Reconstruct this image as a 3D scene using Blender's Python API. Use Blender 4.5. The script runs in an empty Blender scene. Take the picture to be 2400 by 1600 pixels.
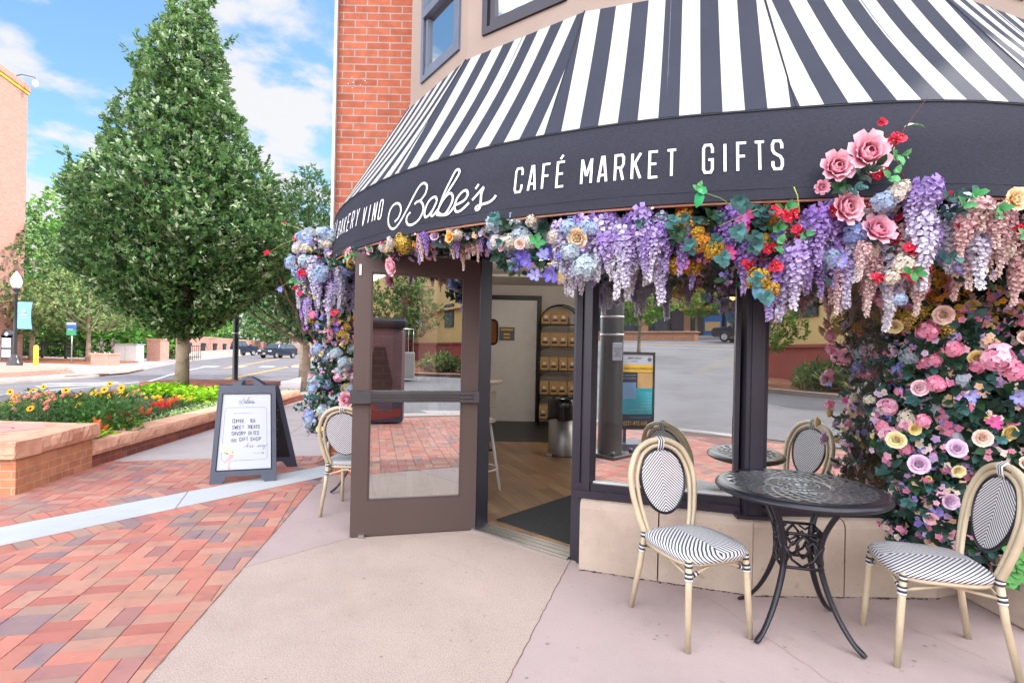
import bpy, math, random, os
import numpy as np
from mathutils import Vector, Matrix
PI = math.pi
R_ = math.radians
random.seed(11); rng = np.random.default_rng(11)
S = bpy.context.scene
# ------------------------------------------------------------------ camera
F_PX, ROLL, CAM_H = 1230.0, .021, 1.4
cam = bpy.data.cameras.new('camera'); camo = bpy.data.objects.new('camera', cam); S.collection.objects.link(camo)
cam.sensor_width = 36; cam.lens = 36*F_PX/2400; cam.shift_y = 22/2400; cam.clip_start = .05; cam.clip_end = 3000
cc, ss = math.cos(ROLL), math.sin(ROLL)
camo.matrix_world = Matrix(((cc, -ss, 0, 0), (0, 0, -1, 0), (ss, cc, 0, CAM_H), (0, 0, 0, 1)))
S.camera = camo
# ------------------------------------------------------------------ world, sun, exposure
SUN_EL, SUN_AZ = 50, 62          # azimuth measured from +Y towards +X
EXPO = 1.22
W = bpy.data.worlds.new('World'); S.world = W; W.use_nodes = True
nt = W.node_tree; nt.nodes.clear()
def N(t, ty, **k):
    n = t.nodes.new(ty)
    for a, v in k.items():
        if a[0] == '_': n.inputs[int(a[1:])].default_value = v
        else: setattr(n, a, v)
    return n
sky = N(nt, 'ShaderNodeTexSky'); sky.sky_type = 'NISHITA'; sky.sun_disc = False
sky.sun_elevation = R_(SUN_EL); sky.sun_rotation = R_(SUN_AZ); sky.air_density = 1.0; sky.dust_density = .6; sky.ozone_density = 1.5
skm = N(nt, 'ShaderNodeVectorMath', operation='MULTIPLY'); skm.inputs[1].default_value = (.100, .122, .126)
nt.links.new(sky.outputs[0], skm.inputs[0])
tc = N(nt, 'ShaderNodeTexCoord'); sx = N(nt, 'ShaderNodeSeparateXYZ'); nt.links.new(tc.outputs['Generated'], sx.inputs[0])
ad = N(nt, 'ShaderNodeMath', operation='ADD', _1=.16); nt.links.new(sx.outputs[2], ad.inputs[0])
dx = N(nt, 'ShaderNodeMath', operation='DIVIDE'); nt.links.new(sx.outputs[0], dx.inputs[0]); nt.links.new(ad.outputs[0], dx.inputs[1])
dy = N(nt, 'ShaderNodeMath', operation='DIVIDE'); nt.links.new(sx.outputs[1], dy.inputs[0]); nt.links.new(ad.outputs[0], dy.inputs[1])
cb = N(nt, 'ShaderNodeCombineXYZ'); nt.links.new(dx.outputs[0], cb.inputs[0]); nt.links.new(dy.outputs[0], cb.inputs[1])
nz = N(nt, 'ShaderNodeTexNoise'); nz.inputs['Scale'].default_value = 2.3; nz.inputs['Detail'].default_value = 9; nz.inputs['Roughness'].default_value = .55; nz.inputs['Distortion'].default_value = .25
nt.links.new(cb.outputs[0], nz.inputs['Vector'])
# more cloud low in the sky
me = N(nt, 'ShaderNodeMapRange'); me.inputs[1].default_value = .08; me.inputs[2].default_value = .62; me.inputs[3].default_value = .15; me.inputs[4].default_value = -.07
nt.links.new(sx.outputs[2], me.inputs[0])
a2 = N(nt, 'ShaderNodeMath', operation='ADD'); nt.links.new(nz.outputs[0], a2.inputs[0])
mb_ = N(nt, 'ShaderNodeMapRange'); mb_.inputs[1].default_value = .1; mb_.inputs[2].default_value = -.5; mb_.inputs[3].default_value = 0; mb_.inputs[4].default_value = .2; nt.links.new(sx.outputs[1], mb_.inputs[0])  # extra unseen cloud cover behind the viewer, for more fill light
a3 = N(nt, 'ShaderNodeMath', operation='ADD'); nt.links.new(me.outputs[0], a3.inputs[0]); nt.links.new(mb_.outputs[0], a3.inputs[1]); nt.links.new(a3.outputs[0], a2.inputs[1])
cr = N(nt, 'ShaderNodeMapRange'); cr.interpolation_type = 'SMOOTHSTEP'
cr.inputs[1].default_value = .485; cr.inputs[2].default_value = .60; cr.inputs[3].default_value = 0; cr.inputs[4].default_value = .95
nt.links.new(a2.outputs[0], cr.inputs[0])
# added bright clouds, unseen overhead and behind the viewer, light the shaded foreground
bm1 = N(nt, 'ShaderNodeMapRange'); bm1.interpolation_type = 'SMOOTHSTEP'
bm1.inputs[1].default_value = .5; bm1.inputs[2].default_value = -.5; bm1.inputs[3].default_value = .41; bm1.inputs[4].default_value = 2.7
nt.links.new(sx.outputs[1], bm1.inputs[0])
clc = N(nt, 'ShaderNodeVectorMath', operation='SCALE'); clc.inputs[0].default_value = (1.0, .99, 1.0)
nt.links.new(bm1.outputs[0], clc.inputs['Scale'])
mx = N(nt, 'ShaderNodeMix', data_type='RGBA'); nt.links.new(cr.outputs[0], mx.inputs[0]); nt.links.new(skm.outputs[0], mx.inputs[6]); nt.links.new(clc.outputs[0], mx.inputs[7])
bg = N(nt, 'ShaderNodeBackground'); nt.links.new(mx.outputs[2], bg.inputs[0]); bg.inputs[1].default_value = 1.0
wo = N(nt, 'ShaderNodeOutputWorld'); nt.links.new(bg.outputs[0], wo.inputs[0])
sun = bpy.data.lights.new('sun', 'SUN'); sun.energy = 2.0; sun.angle = R_(.8); sun.color = (1, .96, .91)
suno = bpy.data.objects.new('sun', sun); S.collection.objects.link(suno)
sd = Vector((math.sin(R_(SUN_AZ))*math.cos(R_(SUN_EL)), math.cos(R_(SUN_AZ))*math.cos(R_(SUN_EL)), math.sin(R_(SUN_EL))))
suno.rotation_euler = (-sd).to_track_quat('-Z', 'Y').to_euler()
S.view_settings.view_transform = 'Standard'; S.view_settings.look = 'None'; S.view_settings.gamma = 1; S.view_settings.exposure = EXPO
S.render.engine = 'CYCLES'; S.cycles.max_bounces = 8; S.cycles.transparent_max_bounces = 12; S.cycles.glossy_bounces = 4

# ------------------------------------------------------------------ helpers
def lin(r, g, b): return tuple(((c/255)/12.92 if c/255 <= .04045 else ((c/255+.055)/1.055)**2.4) for c in (r, g, b))+(1,)
def ray(u, v):
    a = u-1200; b = 822-v
    return ((a*cc-b*ss)/F_PX, 1.0, (a*ss+b*cc)/F_PX)
def at(u, v, Y): d = ray(u, v); return (d[0]*Y, Y, CAM_H+d[2]*Y)
def gr(u, v, z=0): d = ray(u, v); t = (z-CAM_H)/d[2]; return (d[0]*t, t, z)
C0 = (1.93, 6.44)
def pol(th, R, z=None):
    if R > 3.6: k_ = min(1, max(0, (th+12)/16)); R += .075*k_*k_*(3-2*k_)
    t = R_(th); p = (C0[0]+R*math.sin(t), C0[1]-R*math.cos(t))
    return p if z is None else p+(z,)
def cyl(u, v, R=3.935):
    d = ray(u, v); a = d[0]**2+d[1]**2; b = -(d[0]*C0[0]+d[1]*C0[1]); q = C0[0]**2+C0[1]**2-R*R
    t = (-b-math.sqrt(max(0, b*b-a*q)))/a; x, y = d[0]*t, d[1]*t
    return math.degrees(math.atan2(x-C0[0], C0[1]-y)), CAM_H+d[2]*t
def terr(x, y):
    k = min(1, max(0, (2-x)/6)); k = k*k*(3-2*k)
    return .074*k*max(0, -y-5)*min(1, max(0, (-y-5))/8)*(1 if y > -60 else 60/-y)

class MB:
    def __init__(s): s.v = []; s.f = []; s.mi = []; s.uv = {}; s.c = []; s.sm = []; s.col = (1, 1, 1); s.smooth = False
    def add(s, vs, fs, col=None, smooth=None, uvs=None):
        o = len(s.v); s.v += [tuple(p) for p in vs]; c = col or s.col
        if isinstance(c, list): s.c += c
        else: s.c += [c]*len(vs)
        sm = s.smooth if smooth is None else smooth
        for i, f in enumerate(fs):
            if uvs is not None: s.uv[len(s.f)] = uvs[i]
            s.f.append(tuple(o+q for q in f)); s.sm.append(sm)
        return s
    def box(s, c, d, rz=0, col=None, bev=0, tilt=None):
        x, y, z = d[0]/2, d[1]/2, d[2]/2
        if bev > 0:
            b = min(bev, x*.9, y*.9, z*.9); vs = []; fs = []
            for (zz, xx, yy, e) in ((z, x-b, y-b, b*.5), (z-b, x, y, b), (-z+b, x, y, b), (-z, x-b, y-b, b*.5)):
                vs += [(p[0], p[1], zz) for p in ((-xx+e, -yy), (xx-e, -yy), (xx, -yy+e), (xx, yy-e), (xx-e, yy), (-xx+e, yy), (-xx, yy-e), (-xx, -yy+e))]
            fs.append(tuple(range(8)))
            for k in range(3):
                for i in range(8): j = (i+1) % 8; fs.append((k*8+i, (k+1)*8+i, (k+1)*8+j, k*8+j))
            fs.append(tuple(range(31, 23, -1)))
        else:
            vs = [(-x, -y, -z), (x, -y, -z), (x, y, -z), (-x, y, -z), (-x, -y, z), (x, -y, z), (x, y, z), (-x, y, z)]
            fs = [(0, 3, 2, 1), (4, 5, 6, 7), (0, 1, 5, 4), (1, 2, 6, 5), (2, 3, 7, 6), (3, 0, 4, 7)]
        if tilt is not None: vs = [tuple(tilt @ Vector(p)) for p in vs]
        cr, sr = math.cos(rz), math.sin(rz)
        return s.add([(c[0]+p[0]*cr-p[1]*sr, c[1]+p[0]*sr+p[1]*cr, c[2]+p[2]) for p in vs], fs, col)
    def tube(s, pts, r, n=8, closed=False, caps=True, col=None, flat=1.0):
        P = [Vector(p) for p in pts]; m = len(P); rs = r if isinstance(r, (list, tuple)) else [r]*m
        vs = []; prev = None
        for i in range(m):
            if closed: t = (P[(i+1) % m]-P[i-1])
            else: t = P[min(i+1, m-1)]-P[max(i-1, 0)]
            t.normalize()
            if prev is None:
                a = Vector((0, 0, 1)) if abs(t.z) < .9 else Vector((1, 0, 0)); u = t.cross(a).normalized()
            else:
                u = (prev-t*prev.dot(t)); u = u.normalized() if u.length > 1e-6 else t.cross(Vector((.3, .2, 1))).normalized()
            prev = u; w = t.cross(u)
            for k in range(n):
                an = 2*PI*k/n; vs.append(P[i]+u*math.cos(an)*rs[i]+w*math.sin(an)*rs[i]*flat)
        fs = []
        for i in range(m if closed else m-1):
            j = (i+1) % m
            for k in range(n): l = (k+1) % n; fs.append((i*n+k, i*n+l, j*n+l, j*n+k))
        s.add(vs, fs, col, True)
        if caps and not closed: s.f += [tuple(len(s.v)-m*n+k for k in range(n-1, -1, -1)), tuple(len(s.v)-n+k for k in range(n))]; s.sm += [False, False]
        return s
    def lathe(s, prof, n=24, c=(0, 0, 0), col=None, smooth=True):
        vs = []; fs = []
        for r, z in prof:
            for k in range(n): a = 2*PI*k/n; vs.append((c[0]+r*math.cos(a), c[1]+r*math.sin(a), c[2]+z))
        for i in range(len(prof)-1):
            for k in range(n): l = (k+1) % n; fs.append((i*n+k, i*n+l, (i+1)*n+l, (i+1)*n+k))
        return s.add(vs, fs, col, smooth)
    def prism(s, poly, z0, z1, col=None):
        n = len(poly); area = sum(poly[i][0]*poly[(i+1) % n][1]-poly[(i+1) % n][0]*poly[i][1] for i in range(n))
        if area < 0: poly = poly[::-1]
        vs = [(p[0], p[1], z0) for p in poly]+[(p[0], p[1], z1) for p in poly]
        fs = [tuple(range(n-1, -1, -1)), tuple(range(n, 2*n))]+[(i, (i+1) % n, n+(i+1) % n, n+i) for i in range(n)]
        return s.add(vs, fs, col)
    def quad(s, a, b, c, d, col=None): return s.add([a, b, c, d], [(0, 1, 2, 3)], col)
    def wall(s, p, q, z0, z1, th, holes=(), col=None):
        """vertical wall from p to q (front face on the p-q line, seen with p at left), thickness th behind; holes (a0,a1,z0,z1) in metres along"""
        dx_, dy_ = q[0]-p[0], q[1]-p[1]; L = math.hypot(dx_, dy_); dx_ /= L; dy_ /= L; nx, ny = -dy_, dx_
        xs = sorted({0, L, *[h[0] for h in holes], *[h[1] for h in holes]}); zs = sorted({z0, z1, *[h[2] for h in holes], *[h[3] for h in holes]})
        def inh(a, z): return any(h[0] < a < h[1] and h[2] < z < h[3] for h in holes)
        def P(a, t, z): return (p[0]+dx_*a+nx*t, p[1]+dy_*a+ny*t, z)
        for i in range(len(xs)-1):
            for j in range(len(zs)-1):
                a0, a1, b0, b1 = xs[i], xs[i+1], zs[j], zs[j+1]
                if inh((a0+a1)/2, (b0+b1)/2): continue
                s.quad(P(a0, 0, b0), P(a1, 0, b0), P(a1, 0, b1), P(a0, 0, b1), col)
                s.quad(P(a1, th, b0), P(a0, th, b0), P(a0, th, b1), P(a1, th, b1), col)
        for h in holes:
            a0, a1, b0, b1 = h
            s.quad(P(a0, 0, b0), P(a0, th, b0), P(a1, th, b0), P(a1, 0, b0), col); s.quad(P(a0, 0, b1), P(a1, 0, b1), P(a1, th, b1), P(a0, th, b1), col)
            s.quad(P(a0, 0, b0), P(a0, 0, b1), P(a0, th, b1), P(a0, th, b0), col); s.quad(P(a1, 0, b0), P(a1, th, b0), P(a1, th, b1), P(a1, 0, b1), col)
        s.quad(P(0, 0, z0), P(0, 0, z1), P(0, th, z1), P(0, th, z0), col); s.quad(P(L, 0, z0), P(L, th, z0), P(L, th, z1), P(L, 0, z1), col)
        s.quad(P(0, 0, z1), P(L, 0, z1), P(L, th, z1), P(0, th, z1), col)
        return s
    def mesh(s, name):
        m = bpy.data.meshes.new(name)
        nv = len(s.v); fl = [i for f in s.f for i in f]; cnt = np.array([len(f) for f in s.f], dtype=np.int32)
        m.vertices.add(nv); m.vertices.foreach_set('co', np.array(s.v, dtype=np.float32).ravel())
        m.loops.add(len(fl)); m.loops.foreach_set('vertex_index', np.array(fl, dtype=np.int32))
        m.polygons.add(len(s.f)); st = np.zeros(len(s.f), dtype=np.int32); st[1:] = np.cumsum(cnt)[:-1]
        m.polygons.foreach_set('loop_start', st)
        try: m.polygons.foreach_set('loop_total', cnt)
        except Exception: pass
        m.polygons.foreach_set('use_smooth', np.array(s.sm, dtype=bool)); m.update(calc_edges=True)
        V = np.array(s.v, dtype=np.float64); L = np.array(fl)
        nrm = np.zeros((len(s.f), 3)); m.polygons.foreach_get('normal', nrm.ravel()) if False else None
        buf = np.zeros(len(s.f)*3, dtype=np.float32); m.polygons.foreach_get('normal', buf); nrm = buf.reshape(-1, 3).astype(float)
        ln = np.repeat(nrm, cnt, axis=0); co = V[L]
        hz = np.abs(ln[:, 2]) > .75
        tl = np.hypot(ln[:, 0], ln[:, 1])+1e-9; tx, ty = -ln[:, 1]/tl, ln[:, 0]/tl
        uv = np.where(hz[:, None], co[:, :2], np.stack([co[:, 0]*tx+co[:, 1]*ty, co[:, 2]], 1))
        for fi, us in s.uv.items(): uv[st[fi]:st[fi]+cnt[fi]] = us
        ul = m.uv_layers.new(name='UVMap'); ul.data.foreach_set('uv', uv.astype(np.float32).ravel())
        ca = m.color_attributes.new('Col', 'FLOAT_COLOR', 'POINT')
        ca.data.foreach_set('color', np.array([tuple(c[:3])+(1,) for c in s.c], dtype=np.float32).ravel())
        return m
def ob(name, data, mats, parent=None, kind=None):
    o = bpy.data.objects.new(name, data); S.collection.objects.link(o)
    if data is not None:
        for m in (mats if isinstance(mats, (list, tuple)) else [mats]): data.materials.append(m)
    if parent is not None: o.parent = parent
    if kind: o['kind'] = kind
    return o
def part(name, mb, mat, parent, label=None, kind=None):
    o = ob(name, mb.mesh(name), mat, parent, kind)
    if label: o['label'] = label
    return o
def struct(name, mb, mat, kind='structure'): return ob(name, mb.mesh(name), mat, None, kind)
def tag(o, label, cat, group=None):
    o['label'] = label; o['category'] = cat
    if group: o['group'] = group
    return o
def thing(name, label, cat, loc=(0, 0, 0), rz=0, group=None):
    o = bpy.data.objects.new(name, None); S.collection.objects.link(o); o.empty_display_size = .1
    o.location = loc; o.rotation_euler = (0, 0, rz); return tag(o, label, cat, group)
def copy_tree(o, parent=None, keep=None):
    c = o.copy(); S.collection.objects.link(c)
    if parent is not None: c.parent = parent
    for ch in list(o.children): copy_tree(ch, c)
    return c
def xform(mb, M):
    mb.v = [tuple(M @ Vector(p)) for p in mb.v]; return mb

# ------------------------------------------------------------------ materials
def mat(name): m = bpy.data.materials.new(name); m.use_nodes = True; t = m.node_tree; t.nodes.clear(); return m, t
def bsdf(t, col=None, rough=.6, metal=0, spec=.5):
    b = N(t, 'ShaderNodeBsdfPrincipled'); o = N(t, 'ShaderNodeOutputMaterial'); t.links.new(b.outputs[0], o.inputs[0])
    if col is not None: b.inputs['Base Color'].default_value = col
    b.inputs['Roughness'].default_value = rough; b.inputs['Metallic'].default_value = metal; b.inputs['Specular IOR Level'].default_value = spec
    return b
def noise(t, scale, detail=4, vec=None, rough=.55):
    n = N(t, 'ShaderNodeTexNoise'); n.inputs['Scale'].default_value = scale; n.inputs['Detail'].default_value = detail; n.inputs['Roughness'].default_value = rough
    if vec is not None: t.links.new(vec, n.inputs['Vector'])
    return n
def ramp(t, fac, stops):
    r = N(t, 'ShaderNodeValToRGB'); e = r.color_ramp.elements
    while len(e) < len(stops): e.new(.5)
    for q, (p, c) in zip(e, stops): q.position = p; q.color = c if len(c) == 4 else tuple(c)+(1,)
    t.links.new(fac, r.inputs[0]); return r
def bump(t, b, h, strength=.3, dist=.01):
    n = N(t, 'ShaderNodeBump'); n.inputs['Strength'].default_value = strength; n.inputs['Distance'].default_value = dist
    t.links.new(h, n.inputs['Height']); t.links.new(n.outputs[0], b.inputs['Normal']); return n
def mul(c, k): return (c[0]*k, c[1]*k, c[2]*k, 1)
def simple(name, c, rough=.6, metal=0, var=.12, scale=6, bmp=0, bscale=60, spec=.5):
    m, t = mat(name); b = bsdf(t, c, rough, metal, spec); T = N(t, 'ShaderNodeTexCoord')
    n = noise(t, scale, 6, T.outputs['Object']); r = ramp(t, n.outputs[0], [(.3, mul(c, 1-var)), (.7, mul(c, 1+var))]); t.links.new(r.outputs[0], b.inputs['Base Color'])
    if bmp: n2 = noise(t, bscale, 5, T.outputs['Object']); bump(t, b, n2.outputs[0], bmp)
    return m
def attrmat(name, rough=.55, back=None, trans=0, spec=.3, gain=1.0):
    """colour from the vertex attribute; a leaf's or petal's back may be paler"""
    m, t = mat(name); b = bsdf(t, None, rough, 0, spec); a = N(t, 'ShaderNodeAttribute'); a.attribute_name = 'Col'
    src = a.outputs['Color']
    if back:
        g = N(t, 'ShaderNodeNewGeometry'); x = N(t, 'ShaderNodeMix', data_type='RGBA'); t.links.new(g.outputs['Backfacing'], x.inputs[0]); t.links.new(src, x.inputs[6])
        h = N(t, 'ShaderNodeMix', data_type='RGBA'); h.inputs[0].default_value = .55; t.links.new(src, h.inputs[6]); h.inputs[7].default_value = back; t.links.new(h.outputs[2], x.inputs[7]); src = x.outputs[2]
    t.links.new(src, b.inputs['Base Color'])
    if trans:
        tr = N(t, 'ShaderNodeBsdfTranslucent'); t.links.new(src, tr.inputs[0]); ms = N(t, 'ShaderNodeMixShader'); ms.inputs[0].default_value = trans
        o = [n for n in t.nodes if n.type == 'OUTPUT_MATERIAL'][0]; t.links.new(b.outputs[0], ms.inputs[1]); t.links.new(tr.outputs[0], ms.inputs[2]); t.links.new(ms.outputs[0], o.inputs[0])
    return m
def brickmat(name, c1, c2, mortar, bw=.2, rh=.0677, ms=.010, rough=.85, off=.5, spots=False):
    m, t = mat(name); b = bsdf(t, None, rough, 0, .2); T = N(t, 'ShaderNodeTexCoord')
    k = N(t, 'ShaderNodeTexBrick'); k.inputs['Scale'].default_value = 1; k.inputs['Brick Width'].default_value = bw; k.inputs['Row Height'].default_value = rh
    k.inputs['Mortar Size'].default_value = ms/2; k.inputs['Mortar Smooth'].default_value = .15; k.inputs['Bias'].default_value = -.2; k.offset = off
    k.inputs['Color1'].default_value = c1; k.inputs['Color2'].default_value = c2; k.inputs['Mortar'].default_value = mortar
    t.links.new(T.outputs['UV'], k.inputs['Vector'])
    n = noise(t, 9, 6, T.outputs['UV']); r = ramp(t, n.outputs[0], [(.3, (.8, .8, .8, 1)), (.7, (1.15, 1.12, 1.1, 1))])
    x = N(t, 'ShaderNodeMix', data_type='RGBA', blend_type='MULTIPLY'); x.inputs[0].default_value = 1; t.links.new(k.outputs[0], x.inputs[6]); t.links.new(r.outputs[0], x.inputs[7])
    t.links.new(x.outputs[2], b.inputs['Base Color'])
    iv = N(t, 'ShaderNodeMath', operation='SUBTRACT', _0=1.0); t.links.new(k.outputs['Fac'], iv.inputs[1])
    n2 = noise(t, 120, 4, T.outputs['UV']); ad_ = N(t, 'ShaderNodeMath', operation='MULTIPLY_ADD', _1=.15); t.links.new(n2.outputs[0], ad_.inputs[0]); t.links.new(iv.outputs[0], ad_.inputs[2])
    bump(t, b, ad_.outputs[0], .5, .006); return m
def glass(name, tint=.5, refl=.5, col=(.9, .95, .95, 1)):
    m, t = mat(name); g = N(t, 'ShaderNodeBsdfGlossy'); g.inputs['Roughness'].default_value = .0; g.inputs['Color'].default_value = (.9, .93, .92, 1)
    tr = N(t, 'ShaderNodeBsdfTransparent'); tr.inputs[0].default_value = mul(col, tint)
    ms = N(t, 'ShaderNodeMixShader'); ms.inputs[0].default_value = refl; o = N(t, 'ShaderNodeOutputMaterial')
    t.links.new(tr.outputs[0], ms.inputs[1]); t.links.new(g.outputs[0], ms.inputs[2]); t.links.new(ms.outputs[0], o.inputs[0]); return m
M = {}
M['black_frame'] = simple('black_frame', lin(46, 43, 54), .35, .3, .15, 3, .03)
M['door_brown'] = simple('door_brown', lin(82, 68, 65), .5, .2, .06, 2, .03, 20)
M['white_paint'] = simple('white_paint', (.7, .7, .7, 1), .5, 0, .04)
M['interior'] = simple('interior', lin(205, 200, 196), .8, 0, .03)
M['black'] = simple('black', (.012, .012, .014, 1), .5, 0, .2)
M['black_satin'] = simple('black_satin', (.02, .02, .024, 1), .32, 0, .2, 5)
M['stucco'] = simple('stucco', lin(150, 134, 125), .9, 0, .06, 2.5, .25, 160)
M['trim'] = simple('trim', lin(200, 198, 200), .6, 0, .05)
M['brushed'] = simple('brushed', (.32, .32, .33, 1), .42, .9, .08)
M['metal'] = simple('metal', (.55, .55, .56, 1), .3, 1, .08)
M['steel_dark'] = simple('steel_dark', (.10, .10, .11, 1), .35, .8, .1)
M['bluegrey'] = simple('bluegrey', lin(92, 100, 118), .45, 0, .08)
M['cast'] = simple('cast', (.022, .022, .03, 1), .3, .5, .15, 4, .05, 90)
M['cast_top'] = simple('cast_top', (.15, .16, .18, 1), .30, .75, .12, 6, .04, 90)
M['brick_pier_and_shade_wall'] = brickmat('brick_pier_and_shade_wall', lin(176, 102, 78), lin(156, 86, 66), lin(158, 148, 144), .256, .0804, .013)
M['brick_far'] = brickmat('brick_far', lin(192, 144, 130), lin(180, 130, 116), lin(190, 160, 148), .3, .1, .014)
M['brick_planter'] = brickmat('brick_planter', lin(196, 138, 104), lin(176, 116, 90), lin(186, 166, 146), .2, .075, .010)
M['brick_dark'] = brickmat('brick_dark', lin(140, 80, 66), lin(112, 66, 62), lin(120, 108, 100), .2, .075, .010)
def stone(name, c, c2=None):
    m, t = mat(name); b = bsdf(t, c, .85, 0, .2); T = N(t, 'ShaderNodeTexCoord'); n = noise(t, 5, 8, T.outputs['Object'], .65)
    c2 = c2 or mul(c, .75); r = ramp(t, n.outputs[0], [(.3, c2), (.5, c), (.72, mul(c, 1.2))]); t.links.new(r.outputs[0], b.inputs['Base Color'])
    n2 = noise(t, 30, 8, T.outputs['Object'], .7); bump(t, b, n2.outputs[0], .5, .012); return m
M['sandstone'] = stone('sandstone', lin(208, 162, 138), lin(188, 134, 110))
M['sandstone_red'] = stone('sandstone_red', lin(160, 102, 88), lin(128, 80, 70))
def concrete(name, c, speck=.1, scale=1.2, bs=.15, stain=.1):
    m, t = mat(name); b = bsdf(t, c, .85, 0, .25); T = N(t, 'ShaderNodeTexCoord'); O = T.outputs['Object']
    n = noise(t, scale, 7, O, .6); r = ramp(t, n.outputs[0], [(.28, mul(c, 1-stain)), (.72, mul(c, 1+stain*.7))])
    n2 = noise(t, 170, 3, O, .7); r2 = ramp(t, n2.outputs[0], [(.32, (1-speck*1.6,)*3), (.5, (1, 1, 1)), (.7, (1+speck,)*3)])
    x = N(t, 'ShaderNodeMix', data_type='RGBA', blend_type='MULTIPLY'); x.inputs[0].default_value = 1; t.links.new(r.outputs[0], x.inputs[6]); t.links.new(r2.outputs[0], x.inputs[7])
    n3 = noise(t, 9, 6, O, .65); r3 = ramp(t, n3.outputs[0], [(.30, (.9, .88, .87)), (.42, (1, 1, 1))])
    y = N(t, 'ShaderNodeMix', data_type='RGBA', blend_type='MULTIPLY'); y.inputs[0].default_value = .7; t.links.new(x.outputs[2], y.inputs[6]); t.links.new(r3.outputs[0], y.inputs[7])
    n4 = noise(t, .55, 6, O, .7); r4 = ramp(t, n4.outputs[0], [(.36, (1-stain*1.6, 1-stain*1.7, 1-stain*1.8)), (.5, (1, 1, 1)), (.68, (1+stain*.6,)*3)])
    y2 = N(t, 'ShaderNodeMix', data_type='RGBA', blend_type='MULTIPLY'); y2.inputs[0].default_value = 1; t.links.new(y.outputs[2], y2.inputs[6]); t.links.new(r4.outputs[0], y2.inputs[7])
    n5 = noise(t, 22, 2, O, .4); r5 = ramp(t, n5.outputs[0], [(.24, (.80, .78, .77)), (.29, (1, 1, 1))]); y3 = N(t, 'ShaderNodeMix', data_type='RGBA', blend_type='MULTIPLY'); y3.inputs[0].default_value = .8; t.links.new(y2.outputs[2], y3.inputs[6]); t.links.new(r5.outputs[0], y3.inputs[7])
    t.links.new(y3.outputs[2], b.inputs['Base Color']); bump(t, b, n2.outputs[0], bs, .003); return m
M['apron_tan'] = concrete('apron_tan', lin(172, 155, 147), .28, 1.1, .45, .06)
M['apron_pink'] = concrete('apron_pink', lin(168, 151, 150), .08, 1.3, .15, .07)
M['band'] = concrete('band', lin(178, 182, 186), .05, 1.5, .1, .06)
M['sidewalk'] = concrete('sidewalk', lin(172, 164, 164), .05, .8, .1, .08)
M['asphalt'] = concrete('asphalt', lin(120, 116, 120), .12, .25, .25, .12)
M['kerb'] = concrete('kerb', lin(186, 176, 168), .05, .6, .1, .08)
M['ground'] = concrete('ground', lin(128, 122, 116), .1, .1, .2, .1)
M['kneewall'] = concrete('kneewall', lin(174, 158, 146), .05, 2.2, .12, .09)
M['paint_white'] = simple('paint_white', (.62, .62, .62, 1), .7, 0, .1, 4)
M['paint_yellow'] = simple('paint_yellow', lin(214, 160, 60), .7, 0, .1, 4)
m, t = mat('paver'); b = bsdf(t, None, .8, 0, .3); a = N(t, 'ShaderNodeAttribute'); a.attribute_name = 'Col'; T = N(t, 'ShaderNodeTexCoord')
n = noise(t, 7, 7, T.outputs['Object'], .65); r = ramp(t, n.outputs[0], [(.30, (.80, .84, .98)), (.46, (1, 1, 1)), (.62, (1.08, 1.06, 1.05)), (.75, (1.22, 1.1, 1.06))]); x = N(t, 'ShaderNodeMix', data_type='RGBA', blend_type='MULTIPLY'); x.inputs[0].default_value = 1
t.links.new(a.outputs[0], x.inputs[6]); t.links.new(r.outputs[0], x.inputs[7]); t.links.new(x.outputs[2], b.inputs['Base Color']); n2 = noise(t, 140, 4, T.outputs['Object']); bump(t, b, n2.outputs[0], .25, .003); M['paver'] = m
M['joint'] = simple('joint', lin(118, 92, 82), .95, 0, .3, 20)
M['soil'] = simple('soil', (.045, .03, .022, 1), .95, 0, .4, 12, .6, 40)
M['mulch'] = simple('mulch', lin(150, 92, 62), .95, 0, .3, 3, .6, 20)
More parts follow.
